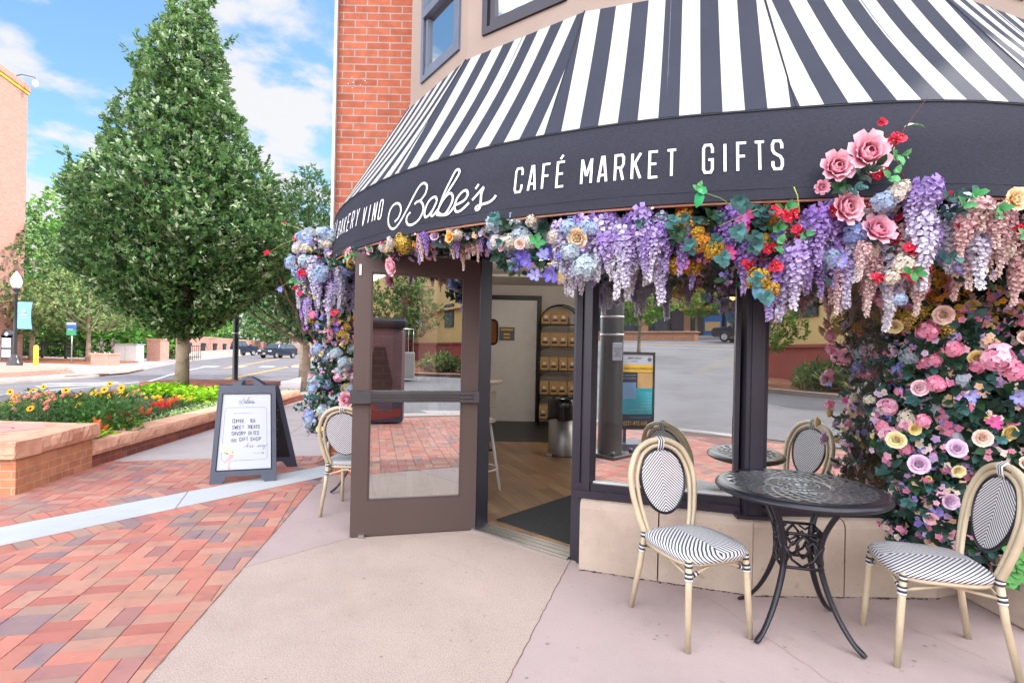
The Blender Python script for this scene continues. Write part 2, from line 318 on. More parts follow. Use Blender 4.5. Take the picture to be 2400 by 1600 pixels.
def stripes(name, c1, c2, period, duty=.5, rough=.8, chev=None, bmp=.1, weave=0):
    m, t = mat(name); b = bsdf(t, None, rough, 0, .2); T = N(t, 'ShaderNodeTexCoord'); s_ = N(t, 'ShaderNodeSeparateXYZ'); t.links.new(T.outputs['UV'], s_.inputs[0])
    src = s_.outputs[0]
    if chev is not None:
        ab = N(t, 'ShaderNodeMath', operation='ABSOLUTE'); t.links.new(s_.outputs[0], ab.inputs[0])
        mm = N(t, 'ShaderNodeMath', operation='MULTIPLY_ADD', _1=chev); t.links.new(ab.outputs[0], mm.inputs[0]); t.links.new(s_.outputs[1], mm.inputs[2]); src = mm.outputs[0]
    d = N(t, 'ShaderNodeMath', operation='DIVIDE', _1=period); t.links.new(src, d.inputs[0]); fr = N(t, 'ShaderNodeMath', operation='FRACT'); t.links.new(d.outputs[0], fr.inputs[0])
    lt = N(t, 'ShaderNodeMath', operation='LESS_THAN', _1=duty); t.links.new(fr.outputs[0], lt.inputs[0])
    x = N(t, 'ShaderNodeMix', data_type='RGBA'); t.links.new(lt.outputs[0], x.inputs[0]); x.inputs[6].default_value = c1; x.inputs[7].default_value = c2
    n = noise(t, 3.0, 5, T.outputs['Object']); r = ramp(t, n.outputs[0], [(.3, (.9, .9, .91)), (.7, (1.06, 1.05, 1.05))]); y = N(t, 'ShaderNodeMix', data_type='RGBA', blend_type='MULTIPLY'); y.inputs[0].default_value = 1
    t.links.new(x.outputs[2], y.inputs[6]); t.links.new(r.outputs[0], y.inputs[7])
    n2 = noise(t, 500 if not weave else weave, 2, T.outputs['Object']); r2 = ramp(t, n2.outputs[0], [(.3, (.86, .86, .86)), (.7, (1.12, 1.12, 1.12))]); z = N(t, 'ShaderNodeMix', data_type='RGBA', blend_type='MULTIPLY'); z.inputs[0].default_value = 1
    t.links.new(y.outputs[2], z.inputs[6]); t.links.new(r2.outputs[0], z.inputs[7]); t.links.new(z.outputs[2], b.inputs['Base Color']); ad_ = N(t, 'ShaderNodeMath', operation='MULTIPLY_ADD', _1=(14.0 if name == 'canopy' else 0)); t.links.new(n.outputs[0], ad_.inputs[0]); t.links.new(n2.outputs[0], ad_.inputs[2]); bump(t, b, ad_.outputs[0], bmp, .002); return m
CHAR = lin(72, 76, 92)
M['canopy'] = stripes('canopy', lin(176, 175, 172), lin(52, 55, 68), .207, .5)
def cloth(name, c, sc):
    m, t = mat(name); b = bsdf(t, c, .9, 0, .15); T = N(t, 'ShaderNodeTexCoord'); mp = N(t, 'ShaderNodeMapping'); mp.inputs['Scale'].default_value = (60, 60, 260); t.links.new(T.outputs['Object'], mp.inputs[0])
    n = noise(t, 1, 3, mp.outputs[0]); r = ramp(t, n.outputs[0], [(.3, mul(c, .82)), (.7, mul(c, 1.22))]); n3 = noise(t, 1.5, 5, T.outputs['Object']); r3 = ramp(t, n3.outputs[0], [(.3, (.9, .9, .92)), (.7, (1.1, 1.1, 1.1))])
    x = N(t, 'ShaderNodeMix', data_type='RGBA', blend_type='MULTIPLY'); x.inputs[0].default_value = 1; t.links.new(r.outputs[0], x.inputs[6]); t.links.new(r3.outputs[0], x.inputs[7]); t.links.new(x.outputs[2], b.inputs['Base Color']); bump(t, b, n.outputs[0], .2, .002); return m
M['valance'] = cloth('valance', lin(48, 49, 59), 1)
M['weave'] = stripes('weave', (.62, .62, .64, 1), (.045, .05, .075, 1), .0172, .45, .6, .9, .2, 700)
M['rattan'] = simple('rattan', lin(178, 164, 140), .42, 0, .14, 9, .08, 60)
M['wrapwhite'] = stripes('wrapwhite', (.6, .6, .62, 1), (.04, .045, .06, 1), .014, .35, .5)
M['glass'] = glass('glass', .40, .68)
M['glass_door'] = glass('glass_door', .30, .62)
M['glass_up'] = glass('glass_up', .3, .75)
M['leaf'] = attrmat('leaf', .42, lin(140, 176, 108), .22, .4)
M['leaf_art'] = attrmat('leaf_art', .5, None, .1, .35)
M['leaf_bed'] = attrmat('leaf_bed', .5, None, .3, .3)
M['leaf_far'] = attrmat('leaf_far', .6, None, .35, .2)
M['petal'] = attrmat('petal', .6, None, .25, .2)
M['bark'] = stone('bark', lin(150, 134, 118), lin(108, 94, 82))
M['letter'] = simple('letter', (.72, .72, .76, 1), .7, 0, .03)
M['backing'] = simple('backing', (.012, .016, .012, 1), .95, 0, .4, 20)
M['lamp_glass'] = simple('lamp_glass', (.75, .75, .76, 1), .25, 0, .02)
M['yellow'] = simple('yellow', lin(222, 180, 50), .5)
M['teal'] = simple('teal', lin(110, 175, 200), .7)
M['green_sign'] = simple('green_sign', lin(50, 140, 90), .5)
M['blue_sign'] = simple('blue_sign', lin(40, 90, 150), .5)
M['boxgrey'] = simple('boxgrey', lin(176, 182, 184), .5)
M['bronze'] = simple('bronze', lin(92, 84, 76), .4, .6, .2)
M['tyre'] = simple('tyre', (.015, .015, .015, 1), .8)
M['carpaint'] = simple('carpaint', (.02, .028, .05, 1), .15, .3, .05)
M['carglass'] = simple('carglass', (.05, .06, .07, 1), .05, 0, .02, 6, 0, 60, 1)
M['board_frame'] = simple('board_frame', lin(66, 72, 90), .45, 0, .08)
M['board_white'] = simple('board_white', lin(176, 182, 196), .35, 0, .02)
M['ink'] = simple('ink', lin(48, 52, 62), .8)
M['ink_light'] = simple('ink_light', lin(104, 108, 118), .8)
M['kraft'] = simple('kraft', lin(186, 150, 100), .8)
M['bagblack'] = simple('bagblack', (.01, .01, .011, 1), .2, 0, .1, 20, .5, 8)
M['mat_black'] = simple('mat_black', (.018, .02, .022, 1), .95, 0, .5, 60, .5, 200)
M['yellow_wall'] = simple('yellow_wall', lin(196, 168, 112), .9, 0, .05, .6)
M['red_wall'] = simple('red_wall', lin(140, 64, 56), .9, 0, .06, .6)
M['store_dark'] = simple('store_dark', lin(44, 56, 68), .25, 0, .1, 1)
M['amber'] = simple('amber', lin(196, 130, 60), .5)
def woodfloor():
    m, t = mat('wood_floor'); b = bsdf(t, None, .35, 0, .5); T = N(t, 'ShaderNodeTexCoord'); mp = N(t, 'ShaderNodeMapping'); mp.inputs['Rotation'].default_value = (0, 0, R_(68)); t.links.new(T.outputs['Object'], mp.inputs[0])
    k = N(t, 'ShaderNodeTexBrick'); k.inputs['Scale'].default_value = 1; k.inputs['Brick Width'].default_value = 1.2; k.inputs['Row Height'].default_value = .15; k.inputs['Mortar Size'].default_value = .002; k.inputs['Color1'].default_value = lin(150, 118, 86); k.inputs['Color2'].default_value = lin(118, 90, 66); k.inputs['Mortar'].default_value = lin(60, 46, 36)
    t.links.new(mp.outputs[0], k.inputs[0]); m2 = N(t, 'ShaderNodeMapping'); m2.inputs['Scale'].default_value = (2, 26, 1); t.links.new(mp.outputs[0], m2.inputs[0]); n = noise(t, 1, 6, m2.outputs[0], .6); r = ramp(t, n.outputs[0], [(.3, (.7, .7, .7)), (.7, (1.25, 1.22, 1.2))])
    x = N(t, 'ShaderNodeMix', data_type='RGBA', blend_type='MULTIPLY'); x.inputs[0].default_value = 1; t.links.new(k.outputs[0], x.inputs[6]); t.links.new(r.outputs[0], x.inputs[7]); t.links.new(x.outputs[2], b.inputs['Base Color']); return m
M['wood_floor'] = woodfloor()
M['tile_dark'] = brickmat('tile_dark', (.02, .021, .024, 1), (.028, .028, .032, 1), (.006, .006, .006, 1), .3, .3, .008, .4, 0)
# ================================================================== ground
mb = MB(); gx = [-900, -300, -120]+[q for q in range(-80, 81, 4)]+[120, 300, 900]
vs = [(x, y, terr(x, y)-.02) for y in gx for x in gx]; n = len(gx)
mb.add(vs, [(j*n+i, j*n+i+1, (j+1)*n+i+1, (j+1)*n+i) for j in range(n-1) for i in range(n-1)], smooth=True); struct('ground', mb, M['ground'])
def clip(poly, a, b):          # keep the left side of a->b
    out = []; nx, ny = -(b[1]-a[1]), b[0]-a[0]
    for i in range(len(poly)):
        p, q = poly[i-1], poly[i]; dp = (p[0]-a[0])*nx+(p[1]-a[1])*ny; dq = (q[0]-a[0])*nx+(q[1]-a[1])*ny
        if dp >= 0: out.append(p)
        if (dp >= 0) != (dq >= 0): t = dp/(dp-dq); out.append((p[0]+(q[0]-p[0])*t, p[1]+(q[1]-p[1])*t))
    return out
def clipc(poly, conv):
    for i in range(len(conv)):
        poly = clip(poly, conv[i-1], conv[i])
        if len(poly) < 3: return []
    return poly
def ccw(P): return P if sum(P[i-1][0]*P[i][1]-P[i][0]*P[i-1][1] for i in range(len(P))) > 0 else P[::-1]
def sheet(name, polys, z, m, zf=None):
    mb = MB()
    for P in polys: mb.add([(p[0], p[1], z+(terr(*p) if zf else 0)) for p in ccw(P)], [tuple(range(len(P)))])
    return struct(name, mb, m)
def strip(name, left, right, z, m, th=None):
    mb = MB(); n = len(left); vs = []
    for a, b in zip(left, right): vs += [(a[0], a[1], z+terr(*a)), (b[0], b[1], z+terr(*b))]
    mb.add(vs, [(2*i, 2*i+1, 2*i+3, 2*i+2) for i in range(n-1)]); return struct(name, mb, m)
# road running from behind the viewer, past the planter and away to the left
RL = [(-17.6, -60), (-17.2, -20), (-16.6, 5), (-16.2, 12), (-16.2, 17), (-16.6, 21), (-19.5, 28), (-24.6, 39), (-27.4, 46), (-43.5, 91), (-75, 180), (-160, 420)]
RR = [(-9.0, -60), (-9.0, -20), (-9.0, 5), (-9.0, 12), (-8.9, 17), (-8.9, 21), (-9.8, 28), (-12.4, 39), (-15, 46), (-27.5, 91), (-58, 180), (-140, 420)]
def dens(P, k=5):
    out = []
    for i in range(len(P)-1):
        for j in range(k): t = j/k; out.append((P[i][0]+(P[i+1][0]-P[i][0])*t, P[i][1]+(P[i+1][1]-P[i][1])*t))
    return out+[P[-1]]
strip('road', dens(RL), dens(RR), .0, M['asphalt'])
# cross street behind the viewer
CY = [(-9, -3.6), (.2, -3.2), (4.4, -2.5), (7, 0), (16, 2.5)]
strip('cross_street', dens([(-9, -15), (-1, -15.5), (5.4, -20), (9.4, -14.8), (13.5, -6)]), dens(CY), .004, M['asphalt'])
hp = [(-9, -60), (-3, -60), (1, -30), (4, -21), (-1, -15.5), (-9, -15)]
mb = MB(); P_ = [[(x, y, terr(x, y)+.01) for x in np.linspace(-24, 7, 14)] for y in np.linspace(-54, -15.2, 22)]
mb.add([q for r0 in P_ for q in r0], [(j*14+i, j*14+i+1, (j+1)*14+i+1, (j+1)*14+i) for j in range(21) for i in range(13)], smooth=True); struct('hill_street', mb, M['asphalt'])
# road markings
def line(name, pts, w, z=.008, m='paint_yellow', seg=None):
    mb = MB(); P = dens(pts, 6); n = len(P); L = []; Rr = []
    for i in range(n):
        d = Vector((P[min(i+1, n-1)][0]-P[max(i-1, 0)][0], P[min(i+1, n-1)][1]-P[max(i-1, 0)][1])).normalized()
        L.append((P[i][0]-d.y*w/2, P[i][1]+d.x*w/2)); Rr.append((P[i][0]+d.y*w/2, P[i][1]-d.x*w/2))
    return strip(name, L, Rr, z, M[m])
line('road_line', [(-13.0, -40), (-12.9, 12), (-13.0, 13.4), (-13.3, 19.3), (-16.6, 26.3), (-19.2, 33)], .12, m='paint_white')
line('road_line', [(-17.0, 31), (-19.2, 38), (-40.2, 102), (-60, 150)], .22)
line('road_line', [(-11.7, 21.5), (-13.2, 28), (-17.3, 44.2), (-23.5, 62), (-34, 92)], .22)
line('road_line', [(-11.0, 5), (-11.0, 14), (-11.3, 21)], .12)
mb = MB()
for i, (x, y) in enumerate([(-19.0, 33.2), (-17.7, 34.1), (-16.2, 34.9), (-14.8, 35.9), (-13.3, 36.8)]): mb.add([(x-.45, y-.5, .008), (x+.35, y-.35, .008), (x+.1, y+1.0, .008), (x-.7, y+.8, .008)], [(0, 1, 2, 3)])
for (x0, y0, x1, y1) in ((-15.0, 16.9, -13.5, 18.2), (-14.3, 15.9, -13.3, 17.4)): mb.add([(x0, y0, .009), (x1, y1, .009), (x1-.35, y1+.25, .009), (x0-.35, y0+.2, .009)], [(0, 1, 2, 3)])
struct('crosswalk_marks', mb, M['paint_white'])
# far pavement with kerb
FP = [(-18, -60), (-18, 5), (-60, 5), (-60, 60), (-52, 91), (-44.2, 91), (-28, 46.5), (-25.2, 39), (-20.1, 28), (-17.2, 21), (-16.8, 17), (-16.8, 12), (-17.2, 5), (-17.8, -20)]
mb = MB(); mb.prism([(-17.2, 5), (-60, 5), (-60, 60), (-25.2, 39), (-20.1, 28), (-17.2, 21), (-16.8, 17), (-16.8, 12)], -.02, .075); mb.prism([(-25.2, 39), (-60, 60), (-52, 91), (-44.2, 91), (-28, 46.5)], -.02, .07); struct('far_sidewalk', mb, M['sidewalk'])
mb = MB()
for i in range(2, 10):
    a, b_ = RL[i], RL[i+1]; d = Vector((b_[0]-a[0], b_[1]-a[1])).normalized(); o_ = (-d.y*.02, d.x*.02)
    mb.prism([(a[0], a[1]), (b_[0], b_[1]), (b_[0]-d.y*.18, b_[1]+d.x*.18), (a[0]-d.y*.18, a[1]+d.x*.18)], -.02, .08+.002*(i % 2))
struct('kerb', mb, M['kerb'])
mb = MB()
mb.prism([(-9.0, -20), (-9.0, 21), (-8.75, 21), (-8.75, -20)], -.02, .012); mb.prism([(-9, 21), (-12.4, 39), (-12.2, 39), (-8.8, 21)], -.02, .013); mb.prism([(-12.4, 39), (-27.5, 91), (-27.2, 91), (-12.2, 39)], -.02, .014); struct('near_kerb', mb, M['kerb'])
mb = MB(); mb.prism([(-17.3, 20.3), (-16.75, 20.3), (-17.2, 23.5), (-19.2, 27.5), (-19.9, 27.6), (-17.9, 23.3)], .06, .079); struct('brick_strip', mb, M['brick_far'])
line('hill_line', [(-24, -36), (4, -30)], .25, .02)
line('hill_line', [(-24, -34), (4, -26)], .14, .02, 'paint_white')
# near sidewalk (pale concrete behind the brick paving)
E0, E1 = (-4.60, 6.16), (-2.30, 6.77)
sheet('sidewalk', [[(-8.75, 6.0), E0, E1, (-1.0, 7.1), (0, 7.3), (0, 39), (-12.2, 39), (-8.8, 21), (-8.75, 12)]], .004, M['sidewalk'])
mb = MB()
for i in range(9): y = 7.6+1.55*i; mb.add([(-4.6-.05*i, y, .0045), (0, y+.9, .0045), (0, y+.912, .0045), (-4.6-.05*i, y+.012, .0045)], [(0, 1, 2, 3)])
mb.add([(-3.3, 7.0, .0045), (-3.29, 7.0, .0045), (-5.4, 20, .0045), (-5.415, 20, .0045)], [(0, 1, 2, 3)])
struct('sidewalk_joints', mb, M['joint'])
# concrete apron in front of the cafe
L1a, L1b = (-1.999, 5.604), (-1.489, 2.163)
L1c = (-1.12, -.33)
J0, J1 = gr(571, 1332)[:2], gr(822, 1262)[:2]      # joint between rough and smooth slab
K0, K1 = (.43, 3.55), gr(1189, 1600)[:2]
kd = (K1[0]-K0[0], K1[1]-K0[1]); t_k = (1.985-K0[1])/kd[1]; K2 = (K0[0]+kd[0]*t_k, 1.985); L1e = (-1.455, 1.93)
sheet('apron_smooth', [[L1a, J0, J1, (-.25, 4.3), (-.25, 7.3), (-1.5, 7.1), (-2.25, 6.75)]], .006, M['apron_pink'])
sheet('apron_rough', [[J0, J1, (-.25, 4.3), (.5, 3.9), K0, K2, L1e]], .0062, M['apron_tan'])
sheet('apron_right', [[K0, K2, (.6, 2.0), (2.6, 1.95), (4.6, .8), (6.5, 2.2), (6.5, 4), (3.5, 4)]], .0058, M['apron_pink'])
mb = MB()
def crack(P, w, z):
    for i in range(len(P)-1):
        a, b_ = P[i], P[i+1]; d = Vector((b_[0]-a[0], b_[1]-a[1])).normalized()
        mb.add([(a[0]-d.y*w, a[1]+d.x*w, z), (a[0]+d.y*w, a[1]-d.x*w, z), (b_[0]+d.y*w, b_[1]-d.x*w, z), (b_[0]-d.y*w, b_[1]+d.x*w, z)], [(0, 1, 2, 3)])
def wig(a, b_, n=24, k=.004): return [(a[0]+(b_[0]-a[0])*i/n+random.uniform(-k, k), a[1]+(b_[1]-a[1])*i/n+random.uniform(-k, k)) for i in range(n+1)]
crack(wig(J0, J1), .0025, .0068); crack(wig(K0, K2, 40), .0028, .0069); crack(wig(L1a, L1e, 60, .003), .006, .0071); struct('slab_joints', mb, M['joint'])
# chewing gum spots and hairline cracks on the slabs
mb = MB()
for k in range(34):
    x = random.uniform(-1.3, 2.5); y = random.uniform(2.1, 3.3)
    if y > 3.35-.42*(x+.2): y -= .5
    r0 = random.uniform(.003, .011); a = random.random()*6
    mb.add([(x+r0*math.cos(a+q)*random.uniform(.7, 1.2), y+r0*math.sin(a+q)*random.uniform(.7, 1.2), .0073) for q in (0, .9, 1.9, 2.8, 3.8, 4.7, 5.5)], [tuple(range(7))])
struct('gum_spots', mb, simple('gum', lin(142, 124, 118), .9, 0, .2, 30), 'stuff')
mb = MB()
for (a, b_, n_) in (((1.15, 3.05), (1.42, 2.2), 26), ((-.55, 3.6), (-.15, 3.3), 16), ((2.0, 2.9), (2.25, 2.45), 14)): crack(wig(a, b_, n_, .007), .0009, .0072)
struct('hairline_cracks', mb, simple('crack', lin(120, 104, 96), .9))
# pale band
B0, B1, B2, B3 = (-6.2, -.40), (-1.98, 5.66), (-2.14, 6.22), (-6.62, -.06)
sheet('concrete_band', [[B0, B1, (-1.97, 5.75), B2, B3]], .0075, M['band'])
mb = MB()
for t_ in (.12, .36, .585, .80): a = (B0[0]+(B1[0]-B0[0])*t_, B0[1]+(B1[1]-B0[1])*t_); q = (B3[0]+(B2[0]-B3[0])*t_, B3[1]+(B2[1]-B3[1])*t_); crack([a, q], .004, .0083)
struct('band_joints', mb, M['joint'])
# brick paving: every brick laid
PC = [lin(186, 122, 112), lin(182, 120, 108), lin(190, 136, 122), lin(178, 112, 104), lin(186, 140, 126), lin(168, 118, 116), lin(148, 122, 126), lin(182, 136, 122), lin(164, 132, 122), lin(190, 124, 112), lin(190, 130, 116)]
PC = [(r_*.84, g_*.86, b_*.84) for r_, g_, b_, _ in PC]
def brickfield(mb, conv, rot, z=.0, w=.1016, org=(0, 0), warm=0):
    conv = ccw(conv); c, s_ = math.cos(rot), math.sin(rot)
    def fw(x, y): return (org[0]+x*c-y*s_, org[1]+x*s_+y*c)
    loc = [((p[0]-org[0])*c+(p[1]-org[1])*s_, -(p[0]-org[0])*s_+(p[1]-org[1])*c) for p in conv]
    x0, x1 = min(p[0] for p in loc), max(p[0] for p in loc); y0, y1 = min(p[1] for p in loc), max(p[1] for p in loc); g = .0028
    g = .0019; W2 = 2*w
    for i in range(int(x0/W2)-2, int(x1/W2)+2):
        for j in range(int(y0/W2)-2, int(y1/W2)+3):
          X, Y = i*W2, j*W2-w*(i % 2)
          for k in (0, 1):
            r_ = (X+k*w+g, Y+g, X+(k+1)*w-g, Y+W2-g) if (j+(i//2)) % 2 and (i*7+j*3) % 5 else (X+g, Y+k*w+g, X+W2-g, Y+(k+1)*w-g)
            P = clipc([fw(r_[0], r_[1]), fw(r_[2], r_[1]), fw(r_[2], r_[3]), fw(r_[0], r_[3])], conv)
            if len(P) < 3: continue
            brick(mb, P, z)
def brick(mb, P, z):
    k = random.choice(PC); q = random.uniform(.93, 1.07); col = (k[0]*q, k[1]*q, k[2]*q); cx = sum(p[0] for p in P)/len(P); cy = sum(p[1] for p in P)/len(P)
    n = len(P); dz = random.uniform(-.0006, .0006); tx, ty = random.uniform(-.008, .008), random.uniform(-.008, .008)
    ins = []
    for p in P:
        d = Vector((cx-p[0], cy-p[1])); L = d.length or 1; d = d/L*.0025; ins.append((p[0]+d.x, p[1]+d.y))
    vs = [(p[0], p[1], z) for p in P]+[(p[0], p[1], z+.0065+dz+(p[0]-cx)*tx+(p[1]-cy)*ty) for p in ins]
    mb.add(vs, [tuple(range(n, 2*n))]+[(i, (i+1) % n, n+(i+1) % n, n+i) for i in range(n)], col)
def course(mb, a, b_, w, off, z=.0, L=.1016):
    d = Vector((b_[0]-a[0], b_[1]-a[1])); n = int(d.length/L); d.normalize(); nx, ny = -d.y, d.x; g = .003
    for i in range(n):
        s0, s1 = i*L+g, (i+1)*L-g
        if off < 0 and a[0]+d.x*s1 > -2.06-.15*0 and a[1]+d.y*s1 > 5.35: continue
        brick(mb, [(a[0]+d.x*s+nx*t, a[1]+d.y*s+ny*t) for s, t in ((s0, off+g), (s1, off+g), (s1, off+w-g), (s0, off+w-g))], z)
bd = Vector((B1[0]-B0[0], B1[1]-B0[1])).normalized(); sh = .205
Ba = (B0[0]+bd.y*sh, B0[1]-bd.x*sh); Bb = (B1[0]+bd.y*sh, B1[1]-bd.x*sh)
mb = MB(); PR = R_(13.2)
inter = (-1.93, 5.35)
def isect(p, d, q, e): t = ((q[0]-p[0])*e[1]-(q[1]-p[1])*e[0])/(d[0]*e[1]-d[1]*e[0]); return (p[0]+d[0]*t, p[1]+d[1]*t)
X_ = isect(Ba, bd, L1c, (L1a[0]-L1c[0], L1a[1]-L1c[1]))
brickfield(mb, [Ba, L1c, X_], PR, .002); brickfield(mb, [(-6.4, -2.7), (-1.0, -2.4), L1c, Ba], PR, .002)
course(mb, B0, B1, .2, -.205, .002)
brickfield(mb, [L1c, (-1.0, -2.4), (.2, -2.7), (4.4, -2.0), (3.3, -.25)], PR, .002)
brickfield(mb, [(3.3, -.25), (4.4, -2.0), (6.9, .3)], PR, .002); brickfield(mb, [(3.3, -.25), (6.9, .3), (4.6, .8), (2.6, 1.95)], PR, .002); brickfield(mb, [L1c, (3.3, -.25), (2.6, 1.95), (.6, 2.0), L1e], PR, .002)
Bt = (B3[0]-bd.y*.205, B3[1]+bd.x*.205)
be = Vector((B2[0]-B3[0], B2[1]-B3[1])).normalized(); Bt = (B3[0]-be.y*.205, B3[1]+be.x*.205); Bu = (B2[0]-be.y*.205, B2[1]+be.x*.205)
brickfield(mb, [Bt, Bu, E1, E0], PR, .002); brickfield(mb, [Bt, E0, (-8.7, 6.2), (-8.7, -.06)], PR, .002); course(mb, B3, B2, .2, .003, .002)
o = struct('brick_paving', mb, M['paver'])
sheet('paving_bed', [[(-8.75, -3.2), (.2, -3.0), (4.5, -2.3), (7.0, .2), (6.6, 2.1), (4.6, .8), (2.6, 1.95), (.6, 2.0), (-1.455, 1.93), (-1.9, 5.7), (-2.2, 6.9), (-4.6, 6.3), (-8.75, 6.3)]], .002, M['joint'])
sheet('concrete_lot', [[(-8.8, -3.15), (.2, -2.95), (4.45, -2.25), (4.4, -2.6), (.2, -4.4), (-8.8, -4.8)]], .007, M['sidewalk'])

# ================================================================== cafe building
cafe = thing('cafe_building', 'corner cafe building with brick pier, tan stucco bay and dark framed shop windows', 'building')
HI = 9.0
mb = MB(); mb.box((-1.475, 6.6, HI/2), (.99, 1.7, HI)); mb.box((-1.475, 13.6, 2.2), (.98, 12.3, 4.4)); mb.box((-.6, 6.9, HI/2+2), (.74, 1.1, HI-4)); part('brick_pier_and_shade_wall', mb, M['brick_pier_and_shade_wall'], cafe)  # long low rear box is added out of view to shade the sidewalk
mb = MB(); mb.box((-1.985, 5.72, HI/2), (.03, .05, HI)); mb.box((-1.995, 6.6, HI/2), (.02, 1.7, HI)); part('corner_trim', mb, M['trim'], cafe)
# splashes of old mortar on the pier
mb = MB()
for i in range(12):
    p = at(812+4.4*i+random.uniform(-5, 5), 194+random.gauss(0, 9), 5.745); r0 = random.uniform(.003, .010); mb.add([(p[0]+r0*math.cos(a)*random.uniform(.5, 1.2), p[1]-.002*random.random(), p[2]+r0*math.sin(a)*random.uniform(.4, 1)) for a in (0, 1, 2.1, 3.1, 4.2, 5.2)], [(0, 1, 2, 3, 4, 5)])
part('mortar_splash', mb, M['trim'], cafe)
TH = [-63.3, -45.1, -26.9, -8.4, 10.0, 28.3, 46.5]
WR = 3.29
wv = [pol(a, WR) for a in TH]
mbw = MB()
# upper stucco walls above the awning, one facet each, with window openings
holes = {0: [(.24, .93, 3.80, 6.6)], 1: [(.16, .90, 3.80, 6.6)], 2: [(.16, .9, 3.80, 6.6)], 3: [(.16, .9, 3.80, 6.6)], 4: [(.16, .9, 3.80, 6.6)], 5: []}
def upwin(i):
    p, q = wv[i], wv[i+1]; L = math.dist(p, q); d = ((q[0]-p[0])/L, (q[1]-p[1])/L); n_ = (-d[1], d[0])
    for h in holes[i]:
        fr = MB(); a0, a1, z0, z1 = h; PR_ = -.05
        def P(a, t, z): return (p[0]+d[0]*a+n_[0]*t, p[1]+d[1]*a+n_[1]*t, z)
        an = math.atan2(d[1], d[0])
        def bar(a, b_, z, z_, t0, t1): t0 += PR_; fr.box(P((a+b_)/2, (t0+t1)/2, (z+z_)/2), (b_-a, t1-t0, z_-z), an)
        bar(a0, a0+.05, z0, z1, .03, .12); bar(a1-.05, a1, z0, z1, .03, .12); bar(a0+.05, a1-.05, z0, z0+.05, .03, .12); bar(a0+.05, a1-.05, z1-.05, z1, .03, .12); bar(a0+.05, a1-.05, z0+.56, z0+.63, .02, .11)
        bar(a0+.07, a0+.11, z0+.07, z0+.54, .045, .1); bar(a1-.11, a1-.07, z0+.07, z0+.54, .045, .1); bar(a0+.07, a1-.07, z0+.055, z0+.1, .04, .1)
        w = part('window', fr, M['bluegrey'] if i == 0 else M['black_frame'], cafe)
        g = MB(); g.quad(P(a0+.05, .02, z0+.05), P(a1-.05, .02, z0+.05), P(a1-.05, .02, z1-.05), P(a0+.05, .02, z1-.05)); ob('pane', g.mesh('pane'), M['glass_up'], w)
for i in range(6):
    mbw.wall(wv[i], wv[i+1], 3.55, HI, .2, holes[i]); upwin(i)
# ledge band just over the canopy
ib = [pol(a, WR-.3) for a in TH]
mbw.prism(wv+ib[::-1], 3.30, 3.549)
mbw.box((-.84, 5.45, HI/2+1.8), (.16, .72, HI-3.6))
mbw.box((2.2, 10.5, 5.9), (6.5, .2, 6.2)); mbw.box((5.35, 7.4, 5.9), (.2, 6, 6.2)); mbw.box((-.95, 9, 5.9), (.1, 3, 6.2)); mbw.box((2.2, 6.6, HI+.1), (7.2, 8.0, .15)); part('upper_wall', mbw, M['stucco'], cafe)
mb = MB()
for i in range(6):
    p, q = pol(TH[i], WR+.012, 3.64), pol(TH[i+1], WR+.012, 3.64); p2, q2 = pol(TH[i], WR+.012, 3.70), pol(TH[i+1], WR+.012, 3.70); mb.quad(p, q, q2, p2)
part('ledge_band', mb, M['stucco'], cafe)
# soffit over the shop front
mb = MB(); ps = [pol(a, 3.88) for a in range(-72, 60, 3)]; mb.prism(ps+[(5.2, 6.4), (-1.0, 6.4)], 2.575, 2.595); part('soffit', mb, M['black'], cafe)
# shop windows: facets 2 (C) and 3 (D), plus E and the hidden facet A
def facet(i, R): return pol(TH[i], R), pol(TH[i+1], R)
def fpos(i, R):
    p, q = facet(i, R); L = math.dist(p, q); d = ((q[0]-p[0])/L, (q[1]-p[1])/L); n_ = (-d[1], d[0]); an = math.atan2(d[1], d[0])
    return (lambda a, t, z: (p[0]+d[0]*a+n_[0]*t, p[1]+d[1]*a+n_[1]*t, z)), L, an
for i in (0, 2, 3, 4):
    P, L, an = fpos(i, 3.33); fr = MB()
    def bar(a, b_, z, z_, t0, t1): fr.box(P((a+b_)/2, (t0+t1)/2, (z+z_)/2), (b_-a, t1-t0, z_-z), an)
    a0 = .0 if i == 2 else .055; a1 = L-.055
    bar(a0, a1, .452, .50, -.03, .11); bar(a0, a1, .5, .545, -.005, .09); bar(a0, a1, 2.56, 2.64, -.01, .1)
    bar(a0, a0+.04, .545, 2.56, .0, .1); bar(a1-.04, a1-.012, .545, 2.56, .0, .1)
    w = part('window', fr, M['black_frame'], cafe)
    g = MB(); g.quad(P(a0+.04, .045, .545), P(a1-.04, .045, .545), P(a1-.04, .045, 2.56), P(a0+.04, .045, 2.56)); ob('pane', g.mesh('pane'), M['glass'], w)
    mb = MB(); bead = .008
    mb.box(P((a0+a1)/2, .03, .55), (a1-a0-.08, .02, .012), an); mb.box(P(a0+.046, .03, 1.55), (.012, .02, 2.0), an); ob('seal', mb.mesh('seal'), M['trim'] if i == 2 else M['black'], w)
# corner posts between the windows
for a in (TH[0], TH[3], TH[4], TH[5]):
    mb = MB(); c = pol(a, 3.315); an = R_(a)
    mb.box((c[0], c[1], 1.55), (.098, .16, 2.17), an); c2 = pol(a, 3.40); mb.box((c2[0], c2[1], 1.55), (.05, .012, 2.16), an); mb.box((c[0], c[1], .455), (.19, .2, .02), an); part('corner_post', mb, M['black_frame'], cafe)
